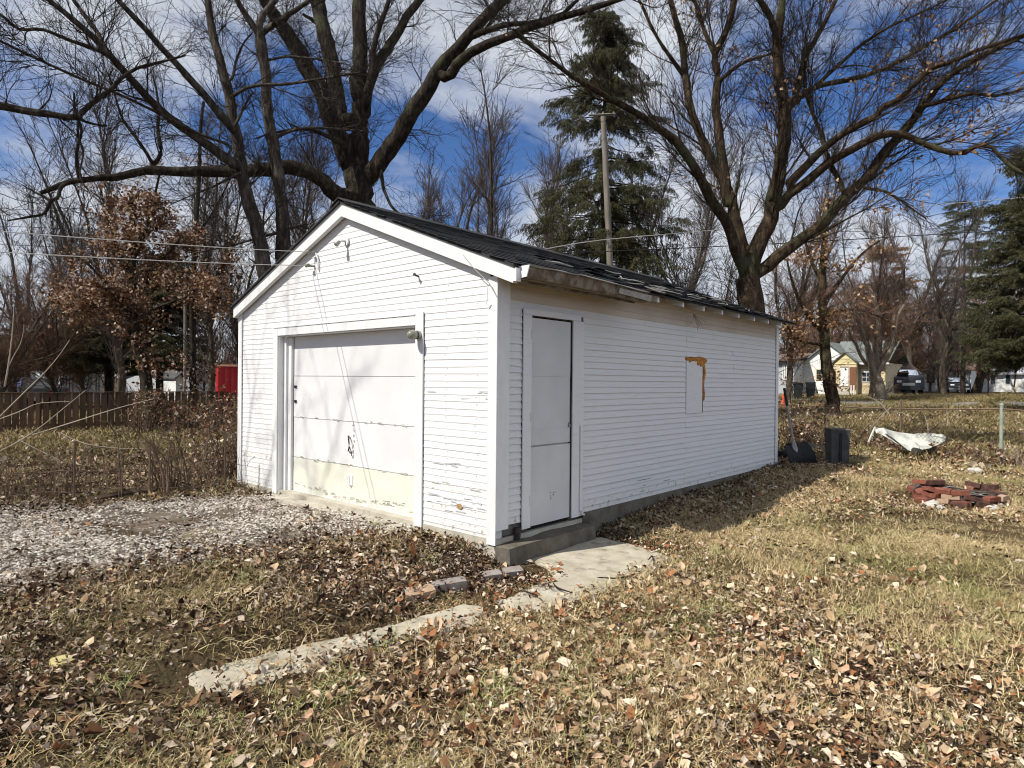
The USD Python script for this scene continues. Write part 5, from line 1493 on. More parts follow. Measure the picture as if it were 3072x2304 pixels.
for q in range(16):
    a = br.uniform(0, 6.28); c0 = np.array([fc[0] + br.normal(0, .16), fc[1] + br.normal(0, .16), fz + .10]); dv = np.array([math.cos(a), math.sin(a), br.uniform(-.1, .3)]) * br.uniform(.1, .3)
    part(pit, 'charred_stick', MB().tube([c0 - dv, c0 + br.normal(0, .02, 3), c0 + dv], [.012, .014, .006], 5), M['ash'] if q % 3 else M['iron'])
for k, (uv, s_) in enumerate([((2012, 1098), .085), ((2030, 1103), .06), ((2140, 1103), .07), ((1998, 1090), .05), ((2160, 1098), .05)]):
    p = on_ground(*uv)
    vv = np.array(v.vertices) * [s_ * 1.2, s_, s_ * .75]; vv += (meshkit.noise(vv * 20 + k, 3)[:, None] - .5) * .05 * s_ / .07
    solo('pit_stone', (vv + p + [0, 0, s_ * .3], v.faces), M['white_stone'] if k < 3 else M['brick_grey'], ['largest white rock in front of the fire pit', 'smaller white rock next to the large one', 'pale rock at the right front of the fire pit', 'grey rock at the left front of the fire pit', 'small grey rock right of the fire pit'][k], 'rock', 'rocks around the fire pit', smooth=True)

# black bin behind the rear corner
bp = gp(1808, 1000)
bin_ = thing('bin', 'weathered black square bin standing behind the rear corner of the garage', 'bin', bp)
T = place(*bp, .62)
w0, w1, hb = .145, .155, .60
def quad(w, z): return np.array([(-w, -w, z), (w, -w, z), (w, w, z), (-w, w, z)]) @ T[:3, :3].T + T[:3, 3]
part(bin_, 'body', MB().hexa(quad(w0, 0), quad(w1, hb)), M['bin_black'])
part(bin_, 'rim', MB().hexa(quad(w1 + .006, hb - .03), quad(w1 + .006, hb - .004)), M['bin_black'])
part(bin_, 'lid', MB().hexa(quad(w1 + .004, hb - .002), quad(w1 - .004, hb + .012)), M['foundation'])
part(bin_, 'side_rib', MB().box((-.02, -w1 - .012, .05), (.02, -w1 + .01, hb - .06), T), M['black_plastic'])

# snow shovel leaning on the rear corner
dS = 11.35
s0 = at(1671, 838, dS + .1); s1 = at(1716, 965, dS - .1); b1 = at(1722, 1008, dS - .25)
s0 = np.array([.06, *s0[1:]]) if s0[0] < .05 else s0
shv = thing('snow_shovel', 'snow shovel with grey shaft and wide black blade leaning at the rear corner', 'shovel', (s1[0], s1[1], float(ground_z(s1[0], s1[1]))))
ax = s0 - s1; Lx = np.linalg.norm(ax); ax /= Lx
part(shv, 'shaft', MB().tube([s1 - ax * .12, s0 - ax * .30], .017, 8), M['shaft'])
part(shv, 'grip', MB().tube([s0 - ax * .31, s0], [.022, .024], 8), M['black_plastic'])
sd_ = np.cross(ax, FWD); sd_ /= np.linalg.norm(sd_)
part(shv, 'socket', MB().tube([s1 + ax * .10, s1 - ax * .02, s1 - ax * .16], [.026, .05, .075], 8), M['shaft'])
nb_, mb_ = 13, 9
u_ = np.linspace(-1, 1, nb_); t_ = np.linspace(0, 1, mb_)
dn = -ax.copy(); nrm = np.cross(sd_, dn); nrm /= np.linalg.norm(nrm)
nrm = nrm if nrm @ FWD < 0 else -nrm
c0 = s1 - ax * .06
tilt = np.array([.34, -.12, 0])
Vb = []
for sgn in (0, .006):
    for i in range(mb_):
        for j in range(nb_):
            hw = .235 * (1 - .18 * (1 - t_[i]) ** 2 - .30 * max(0, t_[i] - .7) ** 1.0)
            Vb.append(c0 + sd_ * hw * u_[j] + dn * (.02 + .34 * t_[i] - .02 * u_[j] ** 2) + nrm * (.05 * (u_[j] ** 2) - .11 * (t_[i] - .5) ** 2 * 2 + .02 + sgn) + tilt * t_[i] * .25)
Vb = np.array(Vb); Fb = []
for i in range(mb_ - 1):
    for j in range(nb_ - 1):
        q = i * nb_ + j
        Fb += [(q, q + 1, q + nb_ + 1, q + nb_), (q + nb_ * mb_ + nb_, q + nb_ * mb_ + nb_ + 1, q + nb_ * mb_ + 1, q + nb_ * mb_)]
lowz = Vb[:, 2].min(); gz_ = float(ground_z(c0[0], c0[1]))
Vb[:, 2] += max(0, gz_ + .005 - lowz)
part(shv, 'blade', MB().add(Vb, Fb), M['black_plastic'], smooth=True)
part(shv, 'wear_strip', MB().tube(Vb[(mb_ - 1) * nb_:(mb_) * nb_], .007, 5), M['black_plastic'])

# dark clutter between the bin and the corner: a stack of old tyres under vines
for k, (uv, d) in enumerate([((1715, 955), 13.2), ((1735, 940), 13.6), ((1760, 955), 13.3)]):
    p = at(*uv, d); z0 = float(ground_z(p[0], p[1]))
    t = trimesh.creation.torus(.24, .085, 24, 10)
    solo('old_tyre', MB().tm(t, place(p[0], p[1], z0 + .09 + .13 * (k == 1), .3 * k, .15 * k, .1)), M['tyre'], ['old black tyre nearest the garage corner', 'old black tyre leaning on top of the others', 'old black tyre beside the square bin'][k], 'tyre', 'tyres dumped behind the garage', smooth=True)

# crumpled vinyl sheet on a broken frame
tp = thing('crumpled_sheet', 'crumpled off white vinyl sheet on a broken frame by the fence', 'tarpaulin', gp(1960, 985))
dT = 13.1
cor = {'a': at(1890, 923, dT), 'b': at(1968, 930, dT + .3), 'c': at(2046, 944, dT + .5), 'd': at(2000, 966, dT - .2), 'e': at(1968, 974, dT - .4), 'f': at(1925, 945, dT - .3)}
row0 = resample(np.array([cor['a'], at(1915, 927, dT + .1), at(1945, 934, dT + .3), at(1985, 938, dT + .4), at(2012, 936, dT + .5), cor['c']]), 22)
row1 = resample(np.array([at(1893, 935, dT - .2), at(1922, 948, dT - .3), at(1950, 966, dT - .4), cor['e'], at(1992, 972, dT - .4), at(2044, 948, dT + .3)]), 22)
G_ = np.stack([row0 * (1 - t) + row1 * t for t in np.linspace(0, 1, 12)])
G_[1:-1, :, 2] += .26 * (meshkit.fbm(G_[1:-1] * 5, 4, 6) - .5) + .05 * np.sin(np.linspace(0, 22, 22))[None] * np.sin(np.linspace(0, 3.1, 10))[:, None]
G_[..., :2] += .06 * (meshkit.noise(G_ * 6, 2)[..., None] - .5)
idx = np.arange(12 * 22).reshape(12, 22)
qf = np.stack([idx[:-1, :-1], idx[1:, :-1], idx[1:, 1:], idx[:-1, 1:]], -1).reshape(-1, 4)
part(tp, 'sheet', MB().add(G_.reshape(-1, 3), qf), M['tarp'], smooth=35)
part(tp, 'frame_tube', MB().tube([cor['a'] + [0, 0, -.01], at(1925, 945, dT - .35), at(1962, 975, dT - .5)], .016, 6), M['iron'])
part(tp, 'frame_tube', MB().tube([cor['a'], at(1880, 945, dT - .3), at(1876, 955, dT - .3)], .02, 6), M['tarp'])
part(tp, 'frame_tube', MB().tube([cor['c'] + [0, 0, -.01], at(2030, 962, dT), at(1998, 976, dT - .3)], .016, 6), M['iron'])
hole = trimesh.creation.icosphere(2, .08)
part(tp, 'rolled_end', MB().tube([at(1975, 974, dT - .45), at(1990, 977, dT - .35)], [.07, .06], 10), M['iron'])

# chain-link fence across the back
fA = at(2164, 872, 11.7); fA[2] = 0
fB = at(1783, 858, 15.6); fB[2] = 0
fC = at(1640, 857, 18.6); fC[2] = 0
fD = fA + (fA - fB) / np.linalg.norm(fA - fB) * 3.2
cl = thing('chain_link_fence', 'rusty chain-link fence with slim posts behind the lawn', 'fence', (fA[0], fA[1], float(ground_z(fA[0], fA[1]))))
posts = [(fA, M['galv'], .030), ((fA + fB) / 2, M['wire_rust'], .020), (fB, M['wire_rust'], .026), ((fB + fC) / 2, M['wire_rust'], .02), (fD, M['galv'], .024)]
hgt = lambda p: 1.02 - .0 * p[0]
for p, mm, r in posts:
    z0 = float(ground_z(p[0], p[1]))
    part(cl, 'post', MB().tube([(p[0], p[1], z0 - .1), (p[0], p[1], z0 + hgt(p) + .06)], r, 10).tm(trimesh.creation.icosphere(1, r * 1.25), place(p[0], p[1], z0 + hgt(p) + .07)), mm, smooth=50)
for p, q in ((fC, fB), (fB, fA), (fA, fD)):
    n_ = 9; pts = np.array([p + (q - p) * t for t in np.linspace(0, 1, n_)]); pts[:, 2] = np.linspace(float(ground_z(p[0], p[1])), float(ground_z(q[0], q[1])), n_) + 1.02 - .03 * np.sin(np.linspace(0, math.pi, n_))
    part(cl, 'top_rail', MB().tube(pts, .017, 6), M['wire_rust'])
segs = []
for p, q in ((fC, fB), (fB, fA), (fA, fD)):
    L_ = np.linalg.norm(q - p); n_ = int(L_ / .085)
    for i in range(n_):
        for sgn in (-1, 1):
            t0 = i / n_; run = sgn * .95 / L_
            t1 = t0 + run
            h0, h1 = .02, .97
            if t1 > 1: h1 = h0 + (h1 - h0) * (1 - t0) / run; t1 = 1
            if t1 < 0: h1 = h0 + (h1 - h0) * (0 - t0) / run; t1 = 0
            a_, b_ = p + (q - p) * t0, p + (q - p) * t1
            segs.append([[a_[0], a_[1], float(ground_z(a_[0], a_[1])) + h0], [b_[0], b_[1], float(ground_z(b_[0], b_[1])) + h1]])
segs = np.array(segs)
part(cl, 'wire_mesh', tubes(segs, np.full((len(segs), 2), .0026), 3), M['wire_rust'], kind='stuff')

# ------------------------------------------------------------------ brush and stems
def bramble(name, label, pts, h, n, seed, mtl, r=.006, arch=.5, side=2.0, group=None, cat='brush', lv=None, leaf=None):
    """Many arching stems rooted near the given ground points, with side shoots."""
    rng = np.random.default_rng(seed)
    pts = np.asarray(pts, float)
    t = thing(name, label, cat, np.array([pts[:, 0].mean(), pts[:, 1].mean(), float(ground_z(pts[:, 0].mean(), pts[:, 1].mean()))]), group)
    i = rng.integers(0, len(pts), n)
    b = pts[i][:, :2] + rng.normal(0, .18, (n, 2))
    z = ground_z(b[:, 0], b[:, 1])
    a = rng.uniform(0, 6.28, n); H = h * rng.uniform(.4, 1.1, n); reach = H * rng.uniform(.1, 1.0, n) * arch * 2
    tt = np.linspace(0, 1, 7)
    P = np.stack([np.stack([b[:, 0] + reach * np.cos(a) * t_ ** 1.6, b[:, 1] + reach * np.sin(a) * t_ ** 1.6, z + H * (1.25 * t_ - .25 * t_ ** 3 * (1 + arch * 1.6 * rng.random(n)))], -1) for t_ in tt], 1)
    P[:, 1:] += np.cumsum(rng.normal(0, .025, (n, 6, 3)), 1)
    R = r * rng.uniform(.5, 1.4, (n, 1)) * np.linspace(1, .4, 7)[None]
    vs = [tubes(P, R, 4)]
    p1, r1 = children(P, R, rng, side, .5, ang=(.5, 1.2), k=5, up=.1, rmin=r * .42, wander=.3, lmax=.8)
    vs.append(tubes(p1, r1, 3))
    p2, r2 = children(p1, r1, rng, side * 1.4, .6, ang=(.5, 1.2), k=4, up=0, rmin=r * .34, wander=.35, lmax=.4)
    vs.append(tubes(p2, r2, 3))
    o, VV, FF = 0, [], []
    for v_, f_ in vs:
        VV.append(v_); FF.append(f_ + o); o += len(v_)
    part(t, 'stems', (np.vstack(VV), np.vstack(FF)), mtl, kind='stuff', smooth=True)
    if leaf:
        part(t, 'dead_leaves', leaves_at(along(p1, rng, leaf), rng, (.04, .08)), M['leaf_brown'], kind='stuff', rnd=4)
    return t


def gpts(*uv):
    return [gp(*q) for q in uv]


GBR = 'brush along the garden fence'
bramble('bramble', 'dense brown vines heaped against the left front corner of the garage', gpts((505, 1030), (490, 1040), (470, 1045), (508, 1010), (485, 1015)), 1.2, 80, 601, M['vine'], r=.007, arch=.35, side=3.2, group=GBR, leaf=900)
bramble('bramble', 'bare multi stemmed bush in the middle of the wire fence', gpts((375, 1062), (385, 1066), (360, 1064), (395, 1060)), .95, 30, 602, M['vine'], r=.012, arch=.4, side=2.4, group=GBR)
bramble('bramble', 'low thin brush along the left stretch of the wire fence', gpts((20, 1075), (80, 1078), (150, 1074), (210, 1072), (280, 1068)), .75, 70, 603, M['vine'], r=.005, arch=.5, side=2.4, group=GBR)
vl = [at(u, 930, d) for u, d in ((330, 18.2), (380, 18.0), (420, 18.2), (460, 18), (500, 18), (300, 18))]
bramble('bramble', 'vines grown over the right part of the picket fence', vl, 1.25, 110, 604, M['vine'], r=.009, arch=.25, side=3.2, group=GBR, leaf=1300)
bramble('bramble', 'tangle of dark stems between the shovel and the black bin', [at(u, 960, 13.9) for u in (1700, 1720, 1745, 1770)], 1.1, 90, 605, M['vine'], r=.007, arch=.3, side=2.6, group=GBR, leaf=700)
bramble('bramble', 'low dry stems along the foot of the chain-link fence', [fB + (fA - fB) * t for t in np.linspace(.15, 1.05, 14)], .30, 170, 606, M['vine'], r=.0045, arch=.7, side=2.6, group=GBR, leaf=1100)
bramble('bramble', 'thin stems climbing through the fence beside the green post', [fA + (fA - fB) * t for t in (.02, .05, .10, .15)], .55, 40, 607, M['vine_pale'], r=.004, arch=.5, side=2.0, group=GBR)
for k, (pp, w_, lab) in enumerate([
        ([(10, 835), (22, 760), (28, 700), (30, 660)], 5, 'tall pale sapling stem at the left edge'),
        ([(0, 900), (60, 840), (110, 790), (150, 735)], 4, 'pale stem slanting up across the fence top'),
        ([(0, 975), (70, 935), (140, 880), (185, 843)], 4, 'long pale bramble cane slanting to the porch house'),
        ([(70, 940), (180, 905), (260, 880), (330, 862)], 4, 'long pale cane lying almost level across the pickets'),
        ([(0, 905), (40, 890), (90, 870), (150, 868)], 3, 'thin pale cane low across the pickets at the left edge'),
        ([(40, 950), (75, 968), (110, 985), (140, 1000)], 4, 'pale cane bending down to the right'),
        ([(15, 800), (30, 768), (45, 740), (52, 700)], 3, 'short pale shoot beside the tall sapling'),
        ([(130, 935), (200, 962), (290, 970), (360, 958)], 3, 'sagging pale cane between fence and bush')]):
    d = 9.6 + .3 * k
    pts = resample(np.array([at(*q, d) for q in pp]), 9)
    solo('cane', MB().tube(pts, np.linspace(w_, w_ * .35, 9) / 2 * d / PX * .8, 5), M['vine_pale'], lab, 'stem', 'pale canes over the garden fence', smooth=True)
for k, (a, b) in enumerate([((1868, 855), (1920, 895)), ((1880, 925), (1925, 880)), ((1985, 880), (2005, 935)), ((1925, 890), (1965, 905)), ((1790, 905), (1835, 950)), ((2040, 880), (2046, 920))]):
    d = 13.6
    pts = resample(np.array([at(*a, d), at((a[0] + b[0]) / 2 + 4, (a[1] + b[1]) / 2 - 6, d), at(*b, d - .1)]), 6)
    solo('cane', MB().tube(pts, np.linspace(.006, .012, 6), 5), M['vine_pale'], ['pale branch leaning on the fence left of the sheet', 'thin pale branch crossing above the sheet', 'upright pale shoot behind the sheet', 'pale branch lying toward the sheet', 'pale branch leaning over the black bin', 'thin pale shoot right of the sheet'][k], 'stem', 'pale branches at the chain-link fence', smooth=True)

bramble('shrub', 'pale leafy shrub beside the wheeled bins left of the yellow house', [groundpt(u, 41.5) for u in (1706, 1712, 1718)], 1.5, 60, 608, M['vine_pale'], r=.012, arch=.4, side=2.2, leaf=1500, cat='shrub')
# ornamental loop-top wire fence, left foreground
w0p, w1p = gp(-40, 1092), gp(520, 1058)
lf = thing('loop_wire_fence', 'rusty loop-top wire garden fence overgrown with brush', 'fence', w0p)
Lw = np.linalg.norm((w1p - w0p)[:2]); nl = int(Lw / .17)
dirw = (w1p - w0p) / Lw; dirw[2] = 0
for q in range(nl):
    if br.random() < .22:
        continue
    c = w0p + dirw * (q * .17); z0 = float(ground_z(c[0], c[1])); h = .62 + br.normal(0, .03); lean = br.normal(0, .03)
    pts = [c + dirw * x + np.array([lean * z, 0, 0]) + [0, 0, z0 - c[2] + z] for x, z in ((-.10, 0), (-.10, h - .12), (-.08, h - .03), (0, h), (.08, h - .03), (.10, h - .12), (.10, 0))]
    part(lf, 'loop', MB().tube(pts, .0045, 4), M['wire_rust'])
for zz in (.12, .36):
    n_ = 14; pts = np.array([w0p + dirw * Lw * t for t in np.linspace(0, 1, n_)]); pts[:, 2] = ground_z(pts[:, 0], pts[:, 1]) + zz + br.normal(0, .015, n_)
    part(lf, 'line_wire', MB().tube(pts, .004, 4), M['wire_rust'])
for t in (.02, .33, .62, .93):
    c = w0p + dirw * Lw * t; z0 = float(ground_z(c[0], c[1]))
    part(lf, 'stake', MB().tube([(c[0], c[1], z0 - .05), (c[0] + .02, c[1], z0 + .74)], .013, 6), M['vine'])
pa, pb = gp(190, 1085), gp(345, 1062)
dv = (pb - pa); 
solo('board', MB().tube([pa + [0, 0, .03], (pa + pb) / 2 + [0, 0, .05], pb + [0, 0, .04]], .035, 4), M['vine'], 'weathered board lying along the foot of the wire fence', 'board')

# picket fence
def pk_line(u, d):
    p = at(u, 900, d); p[2] = 0; return p
q0, q1 = pk_line(-160, 17.0), pk_line(530, 20.5)
pf = thing('picket_fence', 'brown wooden picket fence running across the left background', 'fence', (q0[0], q0[1], float(ground_z(q0[0], q0[1]))))
Lp = np.linalg.norm(q1 - q0); dp = (q1 - q0) / Lp; npk = int(Lp / .172)
nv = np.array([-dp[1], dp[0], 0])
angp = math.atan2(dp[1], dp[0])
for q in range(npk):
    c = q0 + dp * (q * .172); z0 = float(ground_z(c[0], c[1]))
    T = place(c[0], c[1], z0, angp + br.normal(0, .006), br.normal(0, .006))
    w = .070 + br.normal(0, .003); h = 1.12 + br.normal(0, .012)
    part(pf, 'picket', MB().prism(None, [(-w, -.01, .03), (w, -.01, .03), (w, -.01, h), (-w, -.01, h)], [(-w, .01, .03), (w, .01, .03), (w, .01, h), (-w, .01, h)]) if False else MB().box((-w, -.01, .03), (w, .01, h), T), M['fence_wood'])
for q in range(int(Lp / 2.4) + 1):
    c = q0 + dp * min(q * 2.4, Lp); z0 = float(ground_z(c[0], c[1]))
    part(pf, 'post', MB().box((-.045, -.105, -.1), (.045, -.015, 1.14), place(c[0], c[1], z0, angp)), M['fence_wood'])
for zz, th_ in ((.22, .04), (.72, .04), (1.135, .012)):
    for q in range(int(Lp / 2.4)):
        a_, b_ = q0 + dp * q * 2.4, q0 + dp * (q + 1) * 2.4
        za, zb = float(ground_z(a_[0], a_[1])), float(ground_z(b_[0], b_[1]))
        wd = (.055 if zz > 1 else .02); of = nv * (0 if zz > 1 else .034)
        A_ = [a_ + of - nv * wd + [0, 0, za + zz - th_], a_ + of + nv * wd + [0, 0, za + zz - th_], a_ + of + nv * wd + [0, 0, za + zz + th_], a_ + of - nv * wd + [0, 0, za + zz + th_]]
        B2 = [b_ + of - nv * wd + [0, 0, zb + zz - th_], b_ + of + nv * wd + [0, 0, zb + zz - th_], b_ + of + nv * wd + [0, 0, zb + zz + th_], b_ + of - nv * wd + [0, 0, zb + zz + th_]]
        B2 = [p - dp * .003 for p in B2]
        part(pf, 'rail' if zz < 1 else 'cap', MB().hexa(A_, B2), M['fence_wood'])

# tall red booth behind the picket fence
rp = at(505, 840, 24.5); rp[2] = float(ground_z(rp[0], rp[1]))
rb = thing('red_booth', 'tall red ribbed plastic booth behind the left edge of the garage', 'booth', rp)
T = place(*rp, -.35)
part(rb, 'body', MB().box((-.55, -.55, 0), (.55, .55, 1.98), T), M['red_plastic'])
for x in (-.52, -.31, -.10, .11, .32, .52):
    part(rb, 'rib', MB().box((x - .045, -.59, .02), (x + .045, -.551, 1.93), T), M['red_plastic'])
    part(rb, 'rib', MB().box((.551, x - .045, .02), (.59, x + .045, 1.93), T), M['red_plastic'])
part(rb, 'band', MB().box((-.595, -.60, 1.26), (.60, -.591, 1.30), T), M['red_plastic'])
part(rb, 'roof', MB().hexa(np.array([(-.6, -.6, 1.982), (.6, -.6, 1.982), (.6, .6, 1.982), (-.6, .6, 1.982)]) @ T[:3, :3].T + T[:3, 3], np.array([(-.5, -.5, 2.06), (.5, -.5, 2.06), (.5, .5, 2.06), (-.5, .5, 2.06)]) @ T[:3, :3].T + T[:3, 3]), M['brown_panel'])

# ------------------------------------------------------------------ poles and wires
pt0 = at(1319, 600, 22); ptop = at(1303, 252, 22)
pole = thing('utility_pole', 'bare grey wooden utility pole in front of the tall spruce', 'utility pole', (pt0[0], pt0[1], float(ground_z(pt0[0], pt0[1]))))
zb_ = float(ground_z(pt0[0], pt0[1])); ex_ = (zb_ - pt0[2]) / (ptop[2] - pt0[2])
pbase = pt0 + (ptop - pt0) * ex_
part(pole, 'shaft', MB().tube([pbase - [0, 0, .2], pt0, ptop], [.135, .115, .088], 12), M['pole'], smooth=50)
ca = at(1272, 231, 22); cb = at(1330, 228, 22)
part(pole, 'crossarm', MB().tube([ca + [0, 0, -.28], cb + [0, 0, -.28]], .035, 4), M['pole'])
for u in (1278, 1303, 1326):
    p = at(u, 231, 22) + [0, 0, -.21]
    part(pole, 'insulator', MB().tm(trimesh.creation.cylinder(.03, .09), place(*p)), M['glassbulb'])
pl2 = at(399, 838, 24)
lp_ = thing('service_pole', 'thin weathered pole beside the slender dark trunk', 'utility pole', (pl2[0], pl2[1], float(ground_z(pl2[0], pl2[1]))))
part(lp_, 'shaft', MB().tube([(pl2[0], pl2[1], LOC[lp_][2] - .1), at(400, 590, 24)], [.062, .045], 8), M['pole'], smooth=50)
part(lp_, 'bracket', MB().tube([at(392, 600, 24), at(410, 598, 24)], .02, 5), M['steel'])


def wire(label, pts, r, mm, sag=0.0, n=24, group='overhead wires'):
    pts = resample(np.array(pts), n)
    pts[:, 2] -= sag * np.sin(np.linspace(0, math.pi, n))
    solo('overhead_wire', MB().tube(pts, r, 4), mm, label, 'wire', group)


W_ = np.array([.17, -1.0, 0.0])
for (x, z, lab) in ((-3.10, 2.988, 'upper pale service wire tied to the gable bracket'), (-3.13, 2.824, 'lower pale service wire tied to the gable bracket')):
    p0 = np.array([x, -.105, z])
    wire(lab, [p0, p0 + W_ * 1.2 + [0, 0, -.16], p0 + W_ * 2.4 + [0, 0, -.30], p0 + W_ * 3.6 + [0, 0, -.42], p0 + W_ * 6 + [0, 0, -.55], p0 + W_ * 10 + [0, 0, -.3], p0 + W_ * 15 + [0, 0, .6]], .0045, M['cable_pale'])
wire('pale service drop running from the garage roof to the right edge', [at(1106, 655 * .85, 10.5), at(1204, 533, 13), at(1304, 518, 15), at(1475, 503, 17), at(1641, 488, 18.5), at(1808, 473, 20), at(1975, 448, 21), at(2212, 426, 23), at(2420, 400, 25)], .010, M['cable_pale'])
wire('black cable crossing low behind the spreading maple', [at(1180, 548, 19), at(1475, 536, 19), at(1641, 528, 19), at(1808, 519, 19.5), at(2008, 507, 20), at(2212, 495, 21), at(2420, 482, 22)], .013, M['cable_dark'])
wire('thin dark wire slanting up right across the spreading maple', [at(1060, 460, 21), at(1204, 416, 21), at(1304, 393, 22), at(1475, 368, 23), at(1675, 346, 24), at(1808, 320, 24), at(1990, 253, 25), at(2230, 165, 26)], .008, M['cable_dark'])
for k, (va, vb, d) in enumerate([(447, 470, 26), (486, 500, 26), (498, 516, 27), (526, 540, 26), (597, 596, 30)]):
    wire(['topmost thin dark wire across the left treetops', 'second thin dark wire across the left treetops', 'third thin dark wire across the left treetops', 'fourth thin dark wire above the leafy oak', 'lowest thin dark wire through the leafy oak'][k], [at(-60, va, d), at(260, (va + vb) / 2 + 4, d), at(640, vb + 6, d)], .010, M['cable_dark'], group='overhead wires at the left')

# ------------------------------------------------------------------ far buildings
def px_(u, v, yv):
    return onp(u, v, 1, yv)


YH = 46.0
hx0 = px_(1734, 800, YH)[0]; hxw = px_(1845, 800, YH)[0]; hx1 = px_(1912, 800, YH)[0]
zb0 = float(ground_z(hx0, YH)) - .1
ze = px_(1734, 785, YH)[2]; zpk = px_(1788, 742, YH)[2]; zr = px_(1850, 737, YH + 3)[2]
ho = thing('yellow_house', 'small house with white gable wing, yellow porch gable and stone front', 'house', (hx0, YH, zb0))
xm = (hx0 + hxw) / 2
part(ho, 'wing_wall', MB().prism(None, [(hx0, YH, zb0), (hxw, YH, zb0), (hxw, YH, ze), (xm, YH, zpk), (hx0, YH, ze)], [(hx0, YH + 7, zb0), (hxw, YH + 7, zb0), (hxw, YH + 7, ze), (xm, YH + 7, zpk), (hx0, YH + 7, ze)]), M['far_white'])
ov = .18
for sgn, xe in ((-1, hx0 - ov), (1, hxw + ov)):
    zee = ze - (zpk - ze) / (xm - hx0) * ov
    part(ho, 'wing_roof', MB().hexa([(xm, YH - ov, zpk + .02), (xm, YH + 7, zpk + .02), (xm, YH + 7, zpk + .14), (xm, YH - ov, zpk + .14)], [(xe, YH - ov, zee + .02), (xe, YH + 7, zee + .02), (xe, YH + 7, zee + .12), (xe, YH - ov, zee + .12)]), M['far_roof'])
part(ho, 'front_wall', MB().box((hxw + .01, YH + .15, zb0), (hx1, YH + 6, ze)), M['far_stone'])
part(ho, 'main_roof', MB().hexa([(xm, YH - .25, ze - .02), (hx1 + .3, YH - .25, ze - .02), (hx1 + .3, YH - .25, ze + .1), (xm, YH - .25, ze + .1)], [(xm, YH + 3.2, zr - .1), (hx1 + .3, YH + 3.2, zr - .1), (hx1 + .3, YH + 3.2, zr + .02), (xm, YH + 3.2, zr + .02)])
     .hexa([(xm, YH + 3.2, zr - .1), (hx1 + .3, YH + 3.2, zr - .1), (hx1 + .3, YH + 3.2, zr + .02), (xm, YH + 3.2, zr + .02)], [(xm, YH + 6.3, ze - .02), (hx1 + .3, YH + 6.3, ze - .02), (hx1 + .3, YH + 6.3, ze + .1), (xm, YH + 6.3, ze + .1)]), M['far_roof'])
part(ho, 'gutter_board', MB().box((hxw + .02, YH - .32, ze - .12), (hx1 + .3, YH - .255, ze + .02)), M['far_white'])
# yellow porch gable
YP = YH - .5
gx0 = px_(1801, 800, YP)[0]; gx1 = px_(1850, 800, YP)[0]; gze = px_(1850, 783, YP)[2]; gzp = px_(1826, 763, YP)[2]; gm = (gx0 + gx1) / 2
part(ho, 'porch_wall', MB().box((gx0, YP, zb0), (gx1, YH - .002, gze)), M['far_stone'])
for q in range(9):
    z0_ = gze - .1 + (gzp - gze + .1) * q / 9; z1_ = gze - .1 + (gzp - gze + .1) * (q + 1) / 9 + .01
    hw = (gx1 - gx0) / 2 * (1 - max(0, z0_ - gze) / (gzp - gze)) + .02
    hw2 = (gx1 - gx0) / 2 * (1 - max(0, z1_ - gze) / (gzp - gze)) + .02
    part(ho, 'gable_board', MB().prism(None, [(gm - hw, YP - .035, z0_), (gm + hw, YP - .035, z0_), (gm + max(hw2, .01), YP - .02, z1_), (gm - max(hw2, .01), YP - .02, z1_)], [(gm - hw, YP - .004, z0_), (gm + hw, YP - .004, z0_), (gm + max(hw2, .01), YP - .004, z1_), (gm - max(hw2, .01), YP - .004, z1_)]), M['far_cream'])
for sgn, xe in ((-1, gx0 - .12), (1, gx1 + .12)):
    part(ho, 'porch_roof', MB().hexa([(gm, YP - .15, gzp + .03), (gm, YH, gzp + .03), (gm, YH, gzp + .11), (gm, YP - .15, gzp + .11)], [(xe, YP - .15, gze - .06), (xe, YH, gze - .06), (xe, YH, gze + .02), (xe, YP - .15, gze + .02)]), M['far_roof'])
def P_box(name, u0, v0, u1, v1, yv, t, mm, par=None):
    a, b = px_(u0, v0, yv), px_(u1, v1, yv)
    return part(par or ho, name, MB().box((a[0], yv - t, b[2]), (b[0], yv - .002, a[2])), mm)
dr = P_box('door', 1815, 794, 1833, 834, YP, .05, M['far_white'])
P_box('door_transom', 1815, 792.2, 1833, 793.8, YP, .06, M['dark'], dr)
P_box('brown_panel', 1835.5, 793, 1849, 842, YP, .04, M['brown_panel'])
for k in range(4):
    P_box('step', 1806, 836 + k * 4, 1836, 853, YP - .35 - .3 * k, .3, M['concrete'])
for u in (1839, 1845):
    P_box('porch_post', u - 1, 832, u + 1, 853, YP - .9, .08, M['far_white'])
wn = P_box('window', 1861, 797.5, 1892, 826, YH + .15, .05, M['far_white'])
for i in range(3):
    for j in range(2):
        P_box('pane', 1862.5 + i * 9.7, 805 + j * 10, 1870.9 + i * 9.7, 813.6 + j * 10, YH + .095, .012, M['pane'], wn)
P_box('window_head', 1861, 797.6, 1892, 803.6, YH + .095, .012, M['far_white'], wn)
w2 = P_box('window', 1762, 797, 1776, 821, YH, .06, M['far_cream'])
P_box('pane', 1764, 799, 1774.5, 808.5, YH - .062, .012, M['pane'], w2)
P_box('pane', 1764, 810, 1774.5, 819.5, YH - .062, .012, M['pane'], w2)
